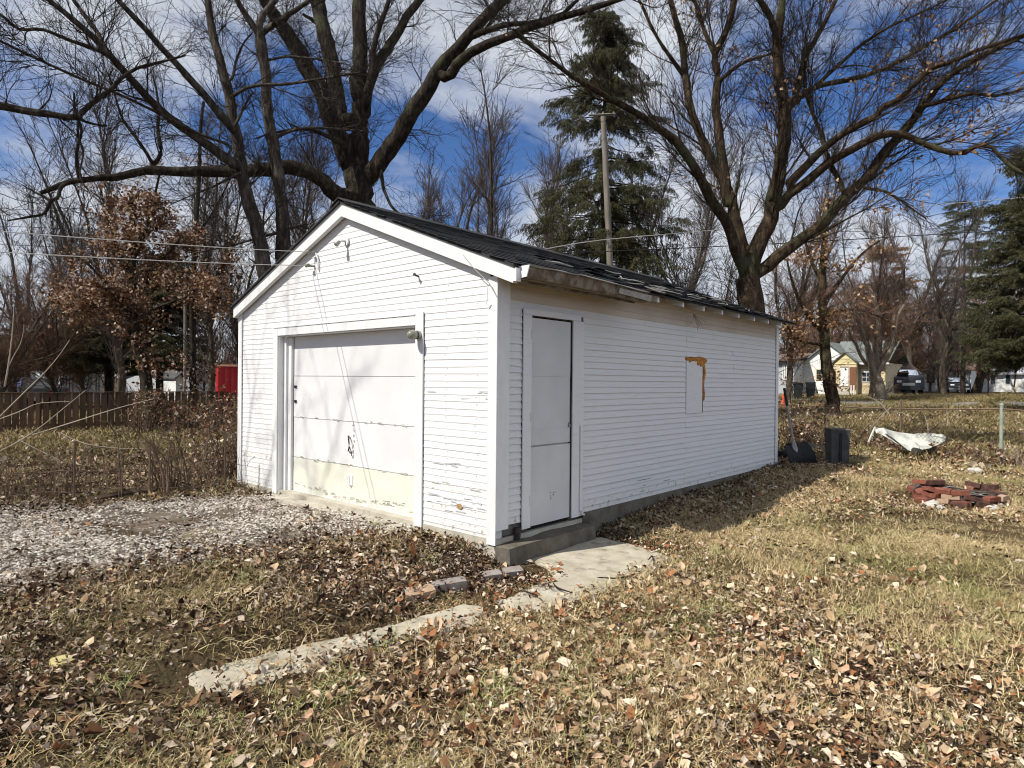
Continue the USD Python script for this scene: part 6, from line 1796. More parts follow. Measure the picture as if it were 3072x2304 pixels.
# ledge stones of the front, one by one
sr = np.random.default_rng(77)
zz = zb0
while zz < ze - .2:
    hh_ = sr.uniform(.16, .24); x = hxw + .03
    while x < hx1 - .05:
        ww = min(sr.uniform(.35, .8), hx1 - .02 - x)
        zu0, zu1 = zz, min(zz + hh_, ze - .13)
        ua, ub = px_(1860, 797, YH)[0], px_(1893, 797, YH)[0]; za_, zc_ = px_(1861, 827, YH)[2], px_(1861, 796, YH)[2]
        if not (x + ww > ua and x < ub and zu1 > za_ and zu0 < zc_):
            part(ho, 'ledge_stone', MB().box((x + .01, YH + .15 - sr.uniform(.03, .05), zu0 + .008), (x + ww - .01, YH + .149, zu1 - .008)), M['far_stone'])
        x += ww
    zz += hh_

# shed / carport with brown roof, right of the house
YS = 50.0
sx0, sx1 = px_(1916, 800, YS)[0], px_(1953, 800, YS)[0]; szb = float(ground_z(sx0, YS)) - .05; sze = px_(1930, 806, YS)[2]; szp = px_(1930, 776, YS)[2]
sh = thing('carport_shed', 'dark open carport shed with brown hipped roof beside the yellow house', 'shed', (sx0, YS, szb))
part(sh, 'side_wall', MB().box((sx0, YS, szb), (sx0 + .12, YS + 5, sze)), M['dark_roof'])
part(sh, 'side_wall', MB().box((sx1 - .12, YS, szb), (sx1, YS + 5, sze)), M['dark_roof'])
part(sh, 'rear_wall', MB().box((sx0 + .12, YS + 4.9, szb), (sx1 - .12, YS + 5, sze)), M['dark_roof'])
c_ = ((sx0 + sx1) / 2, YS + 2.5, szp)
e0, e1 = sx0 - .3, sx1 + .3
cs_ = np.array([(e0, YS - .3, sze), (e1, YS - .3, sze), (e1, YS + 5.3, sze), (e0, YS + 5.3, sze), (c_[0] - .3, c_[1], szp), (c_[0] + .3, c_[1], szp)])
part(sh, 'roof', MB().add(cs_, [[0, 1, 5, 4], [2, 3, 4, 5], [0, 3, 2, 1]]).add(cs_, [[1, 2, 5], [3, 0, 4]]), M['brown_roof'])


def simple_house(name, label, u0, u1, ve, vr, yv, wallm, roofm, wins, axis_=1, dep=7.0, group=None):
    a = onp(u0, ve, axis_, yv); b = onp(u1, ve, axis_, yv); zr_ = onp((u0 + u1) / 2, vr, axis_, yv)[2]
    o = 1 - axis_
    lo, hi = min(a[o], b[o]), max(a[o], b[o]); zb_ = float(ground_z(*( (lo, yv) if axis_ == 1 else (yv, lo)))) - .1
    sg = 1 if axis_ == 1 else -1
    def v3(x, y, z): return (x, yv + sg * y, z) if axis_ == 1 else (yv + sg * y, x, z)
    t = thing(name, label, 'house', v3(lo, 0, zb_), group)
    zE = min(a[2], b[2])
    mb = MB(); A_ = [v3(lo, 0, zb_), v3(hi, 0, zb_), v3(hi, 0, zE), v3(lo, 0, zE)]; B2 = [v3(lo, dep, zb_), v3(hi, dep, zb_), v3(hi, dep, zE), v3(lo, dep, zE)]
    part(t, 'wall', mb.hexa(A_, B2), wallm)
    for s_, y0_, y1_ in ((0, -.4, dep / 2), (1, dep + .4, dep / 2)):
        part(t, 'roof', MB().hexa([v3(lo - .3, y0_, zE - .05), v3(hi + .3, y0_, zE - .05), v3(hi + .3, y0_, zE + .08), v3(lo - .3, y0_, zE + .08)], [v3(lo - .3, y1_, zr_ - .05), v3(hi + .3, y1_, zr_ - .05), v3(hi + .3, y1_, zr_ + .08), v3(lo - .3, y1_, zr_ + .08)]), roofm)
    for (f0, f1, h0, h1, kind) in wins:
        x0, x1 = lo + (hi - lo) * f0, lo + (hi - lo) * f1
        z0_, z1_ = zb_ + h0, zb_ + h1
        p0, p1 = np.array(v3(x0, -.05, z0_)), np.array(v3(x1, -.003, z1_))
        w = part(t, kind, MB().box(p0, p1), M['far_white'] if kind != 'door' else M['brown_panel'])
        if kind == 'window':
            p0, p1 = np.array(v3(x0 + .1, -.065, z0_ + .1)), np.array(v3(x1 - .1, -.052, z1_ - .1))
            part(w, 'pane', MB().box(p0, p1), M['pane'])
    return t


simple_house('far_house', 'grey clapboard house just visible past the garage rear corner', 1665, 1716, 778, 762, 44, M['far_grey'], M['brown_roof'], [(.52, .62, 1.2, 2.3, 'window'), (.66, .76, 1.2, 2.3, 'window')])
simple_house('far_house', 'low white house half hidden behind the brown twiggy trees', 1950, 2098, 800, 782, 74, M['far_white'], M['brown_roof'], [(.1, .2, .9, 2.1, 'window'), (.62, .68, 0, 2.2, 'door'), (.75, .85, .9, 2.1, 'window'), (.35, .5, .9, 2.1, 'window')])
simple_house('far_house', 'pale house under the boughs at the right edge', 2118, 2300, 808, 796, 80, M['far_white'], M['far_grey'], [(.12, .2, .9, 2.0, 'window'), (.3, .38, .9, 2.0, 'window'), (.52, .6, .9, 2.0, 'window')])
simple_house('far_house', 'brown roofed house between the oak and the slender trunk', 345, 400, 812, 795, -42, M['far_grey'], M['brown_roof'], [(.3, .5, 1, 2.1, 'window'), (.66, .84, 1, 2.1, 'window')], axis_=0)
simple_house('far_house', 'brown roofed house behind the basketball hoop', 424, 500, 812, 796, -46, M['far_grey'], M['brown_roof'], [(.2, .3, 1, 2.1, 'window'), (.5, .6, 1, 2.1, 'window')], axis_=0)
# white garden shed gable in front of the brown roofs
XS = -36.0
a, b, pk = onp(380, 818, 0, XS), onp(400, 818, 0, XS), onp(390, 808, 0, XS)
zb_ = float(ground_z(XS, a[1])); ws = thing('white_shed', 'small white gabled shed beside the thin pole', 'shed', (XS, min(a[1], b[1]), zb_))
pr0 = [(a[1], zb_), (b[1], zb_), (b[1], b[2]), ((a[1] + b[1]) / 2, pk[2]), (a[1], a[2])]
part(ws, 'wall', MB().prism(None, [(XS, y, z) for y, z in pr0], [(XS - 2.4, y, z) for y, z in pr0]), M['far_white'])
for ye, zz_ in ((a[1], a[2]), (b[1], b[2])):
    part(ws, 'roof', MB().hexa([(XS + .15, (a[1] + b[1]) / 2, pk[2] + .01), (XS - 2.5, (a[1] + b[1]) / 2, pk[2] + .01), (XS - 2.5, (a[1] + b[1]) / 2, pk[2] + .09), (XS + .15, (a[1] + b[1]) / 2, pk[2] + .09)],
                               [(XS + .15, ye + np.sign(ye - (a[1] + b[1]) / 2) * .1, zz_ - .03), (XS - 2.5, ye + np.sign(ye - (a[1] + b[1]) / 2) * .1, zz_ - .03), (XS - 2.5, ye + np.sign(ye - (a[1] + b[1]) / 2) * .1, zz_ + .05), (XS + .15, ye + np.sign(ye - (a[1] + b[1]) / 2) * .1, zz_ + .05)]), M['dark_roof'])
# porch house at the left
XP = -38.0
def lx(u, v, xv=XP): return onp(u, v, 0, xv)
a, b = lx(131, 800), lx(225, 800); zb_ = float(ground_z(XP, a[1])) - .1
zE = lx(170, 800)[2]; zR = lx(180, 770)[2]
po = thing('porch_house', 'grey house with white porch columns and dark roof beyond the picket fence', 'house', (XP, a[1], zb_))
y0_, y1_ = min(a[1], b[1]), max(a[1], b[1])
part(po, 'wall', MB().box((XP - 8, y0_, zb_), (XP - 1.6, y1_, zE)), M['far_grey'])
gu = [(lx(128, 800)[1], zE), (lx(175, 800)[1], zE), (lx(160, 772)[1], lx(160, 772)[2])]
part(po, 'porch_gable', MB().prism(None, [(XP, y, z) for y, z in gu], [(XP - 2, y, z) for y, z in gu]), M['far_white'])
part(po, 'roof', MB().hexa([(XP + .3, y0_ - .4, zE - .02), (XP + .3, y1_ + .4, zE - .02), (XP + .3, y1_ + .4, zE + .12), (XP + .3, y0_ - .4, zE + .12)], [(XP - 4.5, y0_ - .4, zR), (XP - 4.5, y1_ + .4, zR), (XP - 4.5, y1_ + .4, zR + .12), (XP - 4.5, y0_ - .4, zR + .12)])
     .hexa([(XP - 4.5, y0_ - .4, zR), (XP - 4.5, y1_ + .4, zR), (XP - 4.5, y1_ + .4, zR + .12), (XP - 4.5, y0_ - .4, zR + .12)], [(XP - 8.4, y0_ - .4, zE), (XP - 8.4, y1_ + .4, zE), (XP - 8.4, y1_ + .4, zE + .12), (XP - 8.4, y0_ - .4, zE + .12)]), M['dark_roof'])
for u in (133, 139, 146, 153, 160, 170, 204, 210, 216):
    y = lx(u, 810)[1]
    part(po, 'porch_column', MB().box((XP - .12, y - .10, zb_), (XP + .08, y + .10, zE)), M['far_white'])
y = lx(186, 810)[1]
dd_ = part(po, 'door', MB().box((XP - 1.6, y - .5, zb_ + .1), (XP - 1.54, y + .5, zb_ + 2.2)), M['far_white'])
part(dd_, 'pane', MB().box((XP - 1.538, y - .3, zb_ + .9), (XP - 1.52, y + .3, zb_ + 2.0)), M['pane'])
for u0, u1 in ((140, 165), (172, 200)):
    part(po, 'porch_rail', MB().box((XP - .05, lx(u0, 810)[1], zb_ + .85), (XP + .02, lx(u1, 810)[1], zb_ + .95)), M['far_white'])
# basketball hoop
bh = at(441, 830, 34); bz = float(ground_z(bh[0], bh[1])); bt = at(441, 815, 34)
hoop = thing('basketball_hoop', 'basketball hoop with white fan backboard on a pole left of the red booth', 'basketball hoop', (bh[0], bh[1], bz))
part(hoop, 'pole', MB().tube([(bh[0], bh[1], bz), (bh[0], bh[1], bt[2] - .1)], .05, 8), M['iron'])
fan = [(math.cos(t) * .55, math.sin(t) * .42) for t in np.linspace(0, math.pi, 10)] + [(-.5, -.22), (.5, -.22)]
part(hoop, 'backboard', MB().prism(None, [bt + RGT * x + UPV * z - FWD * .10 for x, z in fan], [bt + RGT * x + UPV * z - FWD * .06 for x, z in fan]), M['far_white'])
part(hoop, 'rim', MB().tube([bt - FWD * (.35) + RGT * .22 * math.cos(t) + FWD * .22 * math.sin(t) + UPV * -.15 for t in np.linspace(0, 6.283, 13)], .015, 5), M['orange_cone'])


# cars
def car(name, label, p, rz, mm, L=4.5, W=1.78, H=1.45, group=None, suv=False):
    t = thing(name, label, 'car', p, group); T = place(*p, rz)
    def X(q): return np.asarray(q, float) @ T[:3, :3].T + T[:3, 3]
    hood = .62 if not suv else .68
    prof = [(-.5, .22), (-.5, .52), (-.485, hood - .05), (-.36, hood), (-.22, hood + .03), (-.07, .97), (.05, 1.0), (.22, .985), (.36, .80), (.48, hood + .05), (.5, .48), (.495, .22)] if not suv else \
           [(-.5, .22), (-.5, .55), (-.48, hood), (-.30, hood + .05), (-.2, .96), (-.05, 1.0), (.35, 1.0), (.45, .93), (.495, hood), (.5, .22)]
    prof = np.array(prof) * [L, H]
    lo = [p_ for p_ in prof]
    nP = len(prof); secs_ = []
    for w, infl in ((-1, 0), (-.93, 1), (.93, 1), (1, 0)):
        secs_.append(X([(x if infl else x * .985, w * W / 2 * (1 - .16 * max(0, z / H - .6) / .4), z if infl else z * .985 + .005) for x, z in prof]))
    idx = np.arange(nP); fc_ = []
    for a_ in range(3):
        fc_ += [(a_ * nP + i, a_ * nP + (i + 1) % nP, (a_ + 1) * nP + (i + 1) % nP, (a_ + 1) * nP + i) for i in idx]
    b_ = MB().add(np.vstack(secs_), fc_)
    for a_, rev in ((0, False), (3, True)):
        s_ = secs_[a_]; c = s_.mean(0)
        b_.add(np.vstack([s_, c]), [[i, (i + 1) % nP, nP] if rev else [(i + 1) % nP, i, nP] for i in range(nP)])
    part(t, 'body', b_, mm, smooth=40)
    tw = lambda z: W / 2 * (1 - .16 * max(0, z / H - .6) / .4)
    for s_ in (-1, 1):
        for x0, x1 in ((-.15, .04), (.06, .24)):
            z0_, z1_ = (hood + .06) * H, .93 * H
            q = [(x0 * L - (.05 * L if x0 < 0 else 0), s_ * (tw(z0_) + .004), z0_), (x1 * L, s_ * (tw(z0_) + .004), z0_), (x1 * L, s_ * (tw(z1_) + .004), z1_), (x0 * L + (.03 * L if x0 < 0 else 0), s_ * (tw(z1_) + .004), z1_)]
            part(t, 'side_window', MB().hexa(X(q), X([(a1, b1 - s_ * .02, c1) for a1, b1, c1 in q])), M['pane'])
        for x in (-.31, .31):
            c = X([(x * L, s_ * (W / 2 - .09), .31)])[0]
            wl = part(t, 'wheel', MB().tm(trimesh.creation.cylinder(.32, .2, 20), place(*c, rz, math.pi / 2)), M['tyre'])
            c2 = X([(x * L, s_ * (W / 2 + .012), .31)])[0]
            part(wl, 'hubcap', MB().tm(trimesh.creation.cylinder(.19, .02, 16), place(*c2, rz, math.pi / 2)), M['chrome'])
        part(t, 'headlight', MB().box((-.5 * L - .012, s_ * W * .30 - .15, .47 * H), (-.485 * L, s_ * W * .30 + .15, .56 * H), T), M['headlight'])
        part(t, 'tail_lamp', MB().box((.487 * L, s_ * W * .38 - .1, .5 * H), (.5 * L + .012, s_ * W * .38 + .1, .62 * H), T), M['tail'])
    xa, xb = (-.215, -.08) if not suv else (-.285, -.205)
    part(t, 'windscreen', MB().hexa(X([(xa * L, -W * .40, (hood + .06) * H), (xa * L, W * .40, (hood + .06) * H), (xb * L, W * .37, .95 * H), (xb * L, -W * .37, .95 * H)]), X([(xa * L - .02, -W * .40, (hood + .06) * H + .03), (xa * L - .02, W * .40, (hood + .06) * H + .03), (xb * L - .02, W * .37, .95 * H + .03), (xb * L - .02, -W * .37, .95 * H + .03)])), M['pane'])
    part(t, 'grille', MB().box((-.5 * L - .014, -W * .2, .36 * H), (-.49 * L, W * .2, .46 * H), T), M['chrome'])
    part(t, 'bumper', MB().box((-.5 * L - .03, -W * .45, .2 * H), (-.49 * L, W * .45, .32 * H), T), M['chrome'] if not suv else mm)
    return t


def carpos(u, d): return groundpt(u, d)
ang_c = lambda p: math.atan2(*(np.array([p[1] - CAM[1], p[0] - CAM[0]])))
p = carpos(2066, 62); car('parked_car', 'small dark car with bright headlights parked nose on down the street', p, ang_c(p) + .1, M['car_dark'], group='parked cars')
p = carpos(1950, 48.5); car('parked_car', 'dark truck half hidden at the carport', p, ang_c(p) + .15, M['car_dark'], L=4.9, W=1.95, H=1.9, suv=True, group='parked cars')
p = carpos(22, 33); car('parked_car', 'grey sedan at the left edge behind the picket fence', p, math.atan2(RGT[1], RGT[0]), M['car_silver'], L=4.9, H=1.5, group='parked cars')
# bins, cone and a trailer bed
for k, (u, d, lab) in enumerate([(1724, 41, 'dark wheeled bin left of the white wing of the yellow house'), (1751, 41, 'dark wheeled bin in front of the white wing window')]):
    p = carpos(u, d); T = place(*p, ang_c(p))
    t = thing('wheeled_bin', lab, 'bin', p, 'wheeled bins by the yellow house')
    part(t, 'body', MB().hexa(np.array([(-.24, -.22, .05), (.24, -.22, .05), (.24, .22, .05), (-.24, .22, .05)]) @ T[:3, :3].T + T[:3, 3], np.array([(-.31, -.28, .98), (.31, -.28, .98), (.31, .28, .98), (-.31, .28, .98)]) @ T[:3, :3].T + T[:3, 3]), M['black_plastic'])
    part(t, 'lid', MB().box((-.34, -.31, .985), (.34, .31, 1.06), T), M['black_plastic'])
    for s_ in (-1, 1):
        c = (np.array([.22, s_ * .2, .1]) @ T[:3, :3].T + T[:3, 3])
        part(t, 'wheel', MB().tm(trimesh.creation.cylinder(.1, .05, 14), place(*c, ang_c(p), math.pi / 2)), M['tyre'])
p = carpos(1692, 34)
t = thing('traffic_cone', 'orange cone just right of the garage rear corner', 'cone', p)
part(t, 'cone', MB().tube([(p[0], p[1], p[2] + .03), (p[0], p[1], p[2] + .72)], [.15, .03], 12), M['orange_cone'])
part(t, 'base', MB().box((p[0] - .2, p[1] - .2, p[2]), (p[0] + .2, p[1] + .2, p[2] + .03)), M['orange_cone'])
p = carpos(84, 31); T = place(*p, math.atan2(RGT[1], RGT[0]))
t = thing('flatbed_trailer', 'low flatbed trailer with red end lamps behind the picket fence', 'trailer', p)
part(t, 'bed', MB().box((-.9, -.7, .55), (.9, .7, .66), T), M['car_silver'])
for s_ in (-1, 1):
    part(t, 'side_board', MB().box((-.9, s_ * .7 - .02, .66), (.9, s_ * .7 + .02, .98), T), M['car_silver'])
    c = np.array([0, s_ * .76, .28]) @ T[:3, :3].T + T[:3, 3]
    part(t, 'wheel', MB().tm(trimesh.creation.cylinder(.28, .16, 16), place(*c, math.atan2(RGT[1], RGT[0]), math.pi / 2)), M['tyre'])
    part(t, 'end_lamp', MB().box((.902, s_ * .6 - .08, .58), (.93, s_ * .6 + .08, .9), T), M['tail'])

# the side street in front of the yellow house and the street at the left
yy = np.linspace(-70, 60, 60)
yr = 36.5
rd = np.array([[(x, yr - 1.6, float(ground_z(x, yr - 1.6)) + .03), (x, yr + 1.6, float(ground_z(x, yr + 1.6)) + .03)] for x in yy]).reshape(-1, 3)
rw = unique('/World', 'road')
usdkit.mesh(stage, rw, (rd, np.array([[2 * i, 2 * i + 2, 2 * i + 3, 2 * i + 1] for i in range(59)])), M['road']).GetPrim().SetCustomDataByKey('kind', 'structure')

# ------------------------------------------------------------------ grass and leaf litter
gr = np.random.default_rng(71)


def scatter(n, d0, d1, power=1.0, half=.92):
    d = (gr.random(n) ** power) * (d1 - d0) + d0
    a = YAW + gr.uniform(-half, half, n)
    x = CAM[0] + d * np.sin(a); y = CAM[1] + d * np.cos(a)
    return x, y, d


PATHIN = [s_.buffer(.14) for s_ in PATHS]


def off_things(x, y, path_p=1.0, gravel_p=.1, edge=0.0):
    keep = ~((x > -WX - .05) & (x < .05) & (y > -.03) & (y < LY + .05))
    keep &= ~((x > -4.0) & (x < -.95) & (y > -.22) & (y < .1))
    keep &= ~((x > 0) & (x < .24) & (y > -.06) & (y < 1.40))
    for s_ in PATHIN:
        inn = shapely.contains_xy(s_, x, y)
        keep &= ~(inn & (gr.random(len(x)) < path_p))
    ing = shapely.contains_xy(gpoly.buffer(-.15), x, y)
    keep &= ~(ing & (gr.random(len(x)) > gravel_p))
    keep &= ~(np.hypot(x - fc[0], y - fc[1]) < .60)
    return keep


def turf(x, y, h, wid, flat_=.55):
    n = len(x)
    a = gr.uniform(0, 6.283, n); h = h * gr.uniform(.35, 1.35, n)
    lean = np.clip(gr.normal(flat_, .35, n), .02, 1.35)
    dx, dy = np.cos(a), np.sin(a)
    w = wid * gr.uniform(.6, 1.5, n)
    b = np.stack([x, y, gr.uniform(-.006, .006, n)], -1)
    m = b + np.stack([dx * h * .5 * np.sin(lean), dy * h * .5 * np.sin(lean), h * .5 * np.cos(lean * .85)], -1)
    tu = gr.normal(0, .35, n)
    dx2, dy2 = np.cos(a + tu), np.sin(a + tu)
    tp = m + np.stack([dx2 * h * .6 * np.sin(lean * 1.3), dy2 * h * .6 * np.sin(lean * 1.3), h * .5 * np.cos(np.minimum(lean * 1.45, 1.85))], -1)
    sd_ = np.stack([-dy * w, dx * w, 0 * w], -1)
    V = np.stack([b - sd_, b + sd_, m + sd_ * .8, m - sd_ * .8, tp], 1)
    V[..., 2] = np.maximum(V[..., 2], .001 + .004 * gr.random(V.shape[:2]))
    F = np.array([[0, 1, 2], [0, 2, 3], [3, 2, 4]])[None] + 5 * np.arange(n)[:, None, None]
    return V.reshape(-1, 3), F.reshape(-1, 3)


def leaf_mesh(x, y, z, sz, tilt_s=.45, lobed=False):
    """Curled dry leaves, either plain ovals or lobed like a maple's."""
    n = len(x)
    if lobed:
        th = np.array([-2.7, -2.1, -1.6, -1.25, -.85, -.45, 0, .45, .85, 1.25, 1.6, 2.1, 2.7])
        rr = np.array([.50, .48, .74, .55, .92, .62, 1.1, .62, .92, .55, .74, .48, .50])
        th = np.r_[th, math.pi]; rr = np.r_[rr, .20]
        ring = np.stack([rr * np.cos(th), rr * np.sin(th)], -1)
        k = len(ring)
        base = np.vstack([[[.0, 0]], ring * .36, ring * .72])
        F0 = [[0, i + 1, (i + 1) % k + 1] for i in range(k)]
        for i in range(k):
            j = (i + 1) % k
            F0 += [[1 + i, 1 + k + i, 1 + k + j], [1 + i, 1 + k + j, 1 + j]]
        F0 = np.array(F0)
    else:
        base = np.array([(-.55, 0), (-.3, .22), (.05, .32), (.35, .18), (.62, 0), (.35, -.18), (.05, -.32), (-.3, -.22), (-.1, 0), (.25, 0)])
        F0 = np.array([[0, 8, 1], [1, 8, 2], [2, 8, 9], [2, 9, 3], [3, 9, 4], [4, 9, 5], [5, 9, 6], [6, 9, 8], [6, 8, 7], [7, 8, 0]])
    B = np.repeat(base[None], n, 0) * (1 + gr.normal(0, .20 if not lobed else .13, (n, len(base), 2)))
    B[..., 1] *= gr.uniform(.45, 1.35, (n, 1))
    c1 = gr.normal(.15, .6, (n, 1)); c2 = gr.normal(.45, .8, (n, 1)); c3 = gr.normal(0, .5, (n, 1)); c4 = np.abs(gr.normal(0, .45, (n, 1)))
    Z = c1 * B[..., 0] ** 2 + c2 * B[..., 1] ** 2 + c3 * B[..., 0] * B[..., 1] + c4 * np.abs(B[..., 1]) + gr.normal(0, .06, B.shape[:2])
    V = np.concatenate([B, Z[..., None]], -1) * sz[:, None, None]
    t1, t2 = gr.normal(0, tilt_s, (2, n)); a = gr.uniform(0, 6.283, n)

    def rot(V, i, j, t):
        c, s_ = np.cos(t)[:, None], np.sin(t)[:, None]
        W = V.copy(); W[..., i] = V[..., i] * c - V[..., j] * s_; W[..., j] = V[..., i] * s_ + V[..., j] * c
        return W
    V = rot(rot(rot(V, 1, 2, t1), 0, 2, t2), 0, 1, a)
    V[..., 2] -= np.quantile(V[..., 2], .25, axis=1)[:, None]
    V += np.stack([x, y, z], -1)[:, None]
    F = F0[None] + len(base) * np.arange(n)[:, None, None]
    return V, F


def right_w(x, y):      # 1 on the straw coloured lawn, 0 on the darker bank and left yard
    return sm(x + .06 * y, .45, 1.3) * (.55 + .45 * sm(y - .9 * x, -4.6, -2.2))


def disc(n, w):
    r = w * np.sqrt(gr.random(n)) * 1.15; a = gr.uniform(0, 6.283, n)
    return r * np.cos(a), r * np.sin(a)


def straw_patch(w, n, h, wd, flat_, mm):
    x, y = disc(n, w)
    return (*turf(x, y, np.full(n, h), np.full(n, wd), flat_), mm, 5)


def leaf_patch(w, n, mm, mean=.024, hi=.075, tilt=.42, lift=.03):
    x, y = disc(n, w)
    sz = gr.gamma(3.0, mean / 3.0, n).clip(.008, hi)
    V, F = leaf_mesh(x, y, gr.uniform(0, lift, n), sz, tilt)
    return (V.reshape(-1, 3), F.reshape(-1, 3), mm, 10)


def lay(name, protos, x, y, s0, s1, lift=0.0, pname='tuft'):
    n = len(x)
    instancer(lawn, name, protos, np.column_stack([x, y, ground_z(x, y) + lift]), upright(x, y, gr), gr.uniform(s0, s1, n), gr.integers(0, len(protos), n), proto_name=pname)


fb = lambda x, y, s_, seed: meshkit.fbm(np.column_stack([x * s_, y * s_, 0 * x]), 3, seed)
# thatch: flat dead blades everywhere near, then standing blades
x, y, d = scatter(5400, 1.4, 17, .72)
rw_ = right_w(x, y); dn = fb(x, y, .9, 12)
ok_ = off_things(x, y, 1, .02)
sel = ok_ & (gr.random(len(x)) < .25 + .75 * rw_) & (gr.random(len(x)) < np.clip((dn - .33) * 4, .16, 1))
lay('straw_thatch', [straw_patch(.30, 420, .075, .0018, 1.15, M['grass']) for _ in range(4)], x[sel], y[sel], .8, 1.3)
x, y, d = scatter(3600, 1.4, 15, .75)
rw_ = right_w(x, y); dn = fb(x, y, .9, 12)
sel = off_things(x, y, 1, .03) & (gr.random(len(x)) < 1 - .75 * rw_) & (gr.random(len(x)) < np.clip((dn - .38) * 3.6, .05, 1))
lay('bank_grass', [straw_patch(.27, 240, .06, .0017, .95, M['grass_bank']) for _ in range(4)], x[sel], y[sel], .8, 1.3)
x, y, d = scatter(3800, 1.5, 15, .75)
dn = fb(x, y, .7, 45)
sel = off_things(x, y, 1, .01) & (gr.random(len(x)) < np.clip((dn - .42) * 4, .05, 1)) & (gr.random(len(x)) < .3 + .7 * right_w(x, y))
lay('grass', [straw_patch(.15, 60, .085, .0019, .6, M['grass']) for _ in range(4)], x[sel], y[sel], .7, 1.2)
x, y, d = scatter(3600, 14, 52, .8, .86)
sel = off_things(x, y, 1, 0)
lay('far_grass', [straw_patch(.8, 330, .12, .006, 1.0, M['grass_field']) for _ in range(3)], x[sel], y[sel], .9, 1.8)
# pale green tufts
cx, cy, cd = scatter(110, 2.0, 9, .9)
ok_ = off_things(cx, cy, 1, .02) & (gr.random(110) < .3 + .7 * right_w(cx, cy))
extra = np.array([gp(*q)[:2] for q in [(720, 1460), (690, 1490), (760, 1480), (740, 1505), (1260, 1510), (1240, 1480), (600, 1500), (650, 1545), (430, 1560), (500, 1570), (850, 1390), (880, 1385), (820, 1400), (1750, 1420), (1850, 1330), (1000, 1560), (1050, 1550), (1100, 1520), (1060, 1500), (1090, 1470), (1040, 1530)]])
cx = np.r_[cx[ok_], extra[:, 0]]; cy = np.r_[cy[ok_], extra[:, 1]]
lay('grass_tufts', [straw_patch(.085, 85, .115, .002, 1.0, M['tuft']) for _ in range(4)], cx, cy, .6, 1.15)
# leaf litter
x, y, d = scatter(8200, 1.4, 15, .72)
dens = fb(x, y, .75, 33); rw_ = right_w(x, y)
pile = np.exp(-(((x + 4.6) / .9) ** 2 + ((y + .45) / .4) ** 2)) + np.exp(-(((x + .7) / .7) ** 2 + ((y + .35) / .25) ** 2)) + .8 * np.exp(-((x - .55) / .5) ** 2) * sm(y, 1.3, 2) * (1 - sm(y, 7, 9)) + .5 * np.exp(-((x - .15) / .3) ** 2) * sm(y, -3.2, -2.5) * (1 - sm(y, -.6, -.3))
want = np.clip((dens - .34) * 4.6, .10, 1) * (1.0 - .62 * rw_ * sm(d, 3.2, 6.5)) + .9 * pile
keep = off_things(x, y, .995, .16) & (gr.random(len(x)) < want)
dk = gr.random(len(x)) > .16 + .58 * rw_
lay('leaf_litter', [leaf_patch(.28, 76, M['litter']) for _ in range(6)], x[keep & ~dk], y[keep & ~dk], .8, 1.25, .004, 'leaf_patch')
lay('leaf_litter', [leaf_patch(.28, 100, M['litter_dark'], .021) for _ in range(6)], x[keep & dk], y[keep & dk], .8, 1.25, .004, 'leaf_patch')
x, y, d = scatter(2600, 13, 40, .8, .84)
keep = off_things(x, y, 1, 0)
lay('leaf_litter', [leaf_patch(.6, 30, M['litter'], .05, .12) for _ in range(3)], x[keep], y[keep], .8, 1.5, .02, 'leaf_patch')
# scattered bigger leaves
x, y, d = scatter(16000, 1.5, 12, .66)
dens = fb(x, y, .75, 33); rw_ = right_w(x, y)
keep = off_things(x, y, .97, .10) & (gr.random(len(x)) < np.clip((dens - .34) * 2.6, .06, .8) * (1 - .6 * rw_ * sm(d, 3.5, 7)))
x, y = x[keep], y[keep]
V, F = leaf_mesh(x, y, ground_z(x, y) + gr.uniform(.005, .035, len(x)), gr.gamma(4, .0115, len(x)).clip(.015, .10), .38)
part(lawn, 'leaf_litter', (V.reshape(-1, 3), F.reshape(-1, 3)), M['litter'], kind='stuff', rnd=10)
for s_ in PATHS:
    e = np.array([s_.exterior.interpolate(q).coords[0] for q in np.arange(0, s_.exterior.length, .02)])
    e = e + gr.normal(0, .05, e.shape); e = e[gr.random(len(e)) < .75 * np.clip((fb(e[:, 0], e[:, 1], 3.0, 61) - .42) * 6, .08, 1)]
    lay('leaf_litter', [leaf_patch(.07, 5, M['litter'], .022) for _ in range(3)], e[:, 0], e[:, 1], .7, 1.2, .018, 'leaf_patch')
    lay('grass', [straw_patch(.06, 16, .06, .0016, 1.0, M['grass']) for _ in range(3)], e[::2, 0], e[::2, 1], .7, 1.2, .004)
# bits of stick
n = 900
x, y, d = scatter(n, 1.6, 10, .8); keep = off_things(x, y, .9, .3); x, y = x[keep], y[keep]; n = len(x)
a = gr.uniform(0, 6.283, n); L_ = gr.uniform(.04, .22, n)
P3 = np.stack([np.stack([x + np.cos(a) * L_ * t, y + np.sin(a) * L_ * t, ground_z(x, y) + .02 + gr.uniform(0, .015, n)], -1) for t in (-.5, 0, .5)], 1); P3[:, 1] += gr.normal(0, .008, (n, 3))
part(lawn, 'twig_litter', tubes(P3, np.full((n, 3), .0028), 4), M['vine'], kind='stuff')
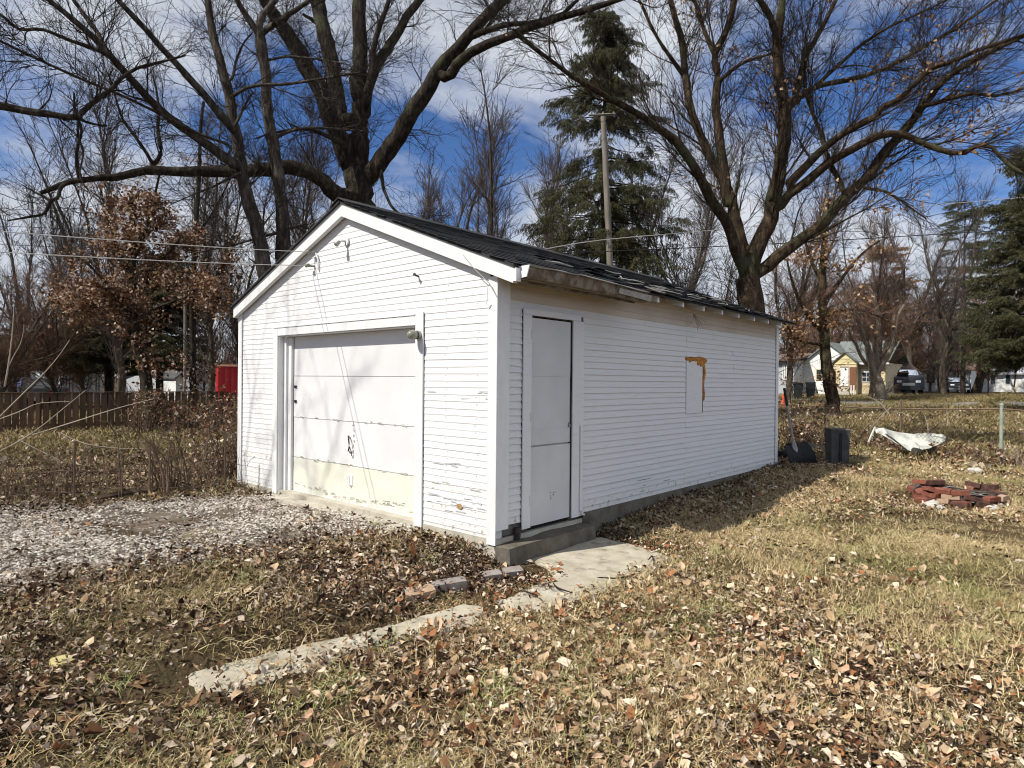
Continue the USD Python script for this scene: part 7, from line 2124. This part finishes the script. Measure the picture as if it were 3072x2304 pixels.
# large maple leaves that can be told apart, one by one
x, y, d = scatter(1500, 1.75, 6.2, 1.25, .78)
dens = fb(x, y, .75, 33)
keep = off_things(x, y, .97, .05) & (gr.random(len(x)) < np.clip((dens - .34) * 3, .12, 1))
x, y, d = x[keep][:295], y[keep][:295], d[keep][:295]
LEAFM = []
for k, c in enumerate([(.34, .16, .075), (.27, .115, .06), (.44, .31, .18), (.52, .41, .28), (.27, .16, .10), (.17, .085, .055), (.58, .49, .37), (.42, .26, .13)]):
    LEAFM.append(mat(f'maple_leaf_{"abcdefgh"[k]}', [(.3, tuple(q * .55 for q in c)), (.7, c)], scale=34, rough=.7, leaf=.22, spec=.15))
V, F = leaf_mesh(x, y, ground_z(x, y) + .018, gr.uniform(.05, .095, len(x)), .32, lobed=True)
for k in range(len(x)):
    part(lawn, 'fallen_leaf', (V[k], F[0]), LEAFM[gr.integers(0, 8)])

# ------------------------------------------------------------------ far-off wood that closes the horizon
wr = np.random.default_rng(88)
def wood_proto(seed, mm):
    rng = np.random.default_rng(seed)
    P0 = np.array([[(0, 0, 0), (.1, 0, 2), (-.1, .1, 4), (.1, 0, 6), (0, 0, 8.5)]], float); R0 = np.array([[.16, .13, .1, .06, .03]])
    p1, r1 = children(P0, R0, rng, 4.2, .5, ang=(.4, 1.2), k=5, up=.3, lmax=4, rmin=.03, wander=.14)
    p2, r2 = children(p1, r1, rng, 2.2, .5, ang=(.3, .9), k=4, up=.2, lmax=2, rmin=.02, wander=.2)
    p3, r3 = children(p2, r2, rng, 2.2, .6, ang=(.3, .9), k=3, up=.1, lmax=1.2, rmin=.014, wander=.2)
    o, VV, FF = 0, [], []
    for a_, b_ in ((P0, R0), (p1, r1), (p2, r2), (p3, r3)):
        v, f = tubes(a_, b_, 3); VV.append(v); FF.append(f + o); o += len(v)
    return (np.vstack(VV), np.vstack(FF), mm, None)
wd_ = thing('distant_wood', 'bare grey brown wood along the horizon', 'wood', kind='stuff')
n = 1300
a = YAW + wr.uniform(-1.15, 1.15, n); d = wr.uniform(70, 150, n)
x, y = CAM[0] + d * np.sin(a), CAM[1] + d * np.cos(a)
th = wr.uniform(0, 6.283, n)
fr = np.stack([np.stack([np.cos(th), np.sin(th), 0 * th], -1), np.stack([-np.sin(th), np.cos(th), 0 * th], -1), np.repeat([[0, 0, 1.0]], n, 0)], -1)
instancer(wd_, 'trees', [wood_proto(880 + k, M['twig_far'] if k % 2 else M['twig_red']) for k in range(4)], np.column_stack([x, y, ground_z(x, y) - .2]), fr, wr.uniform(.45, 1.2, n) * (.7 + .4 * meshkit.noise(np.column_stack([a * 6, 0 * a, 0 * a]), 3)), wr.integers(0, 4, n), proto_name='tree')
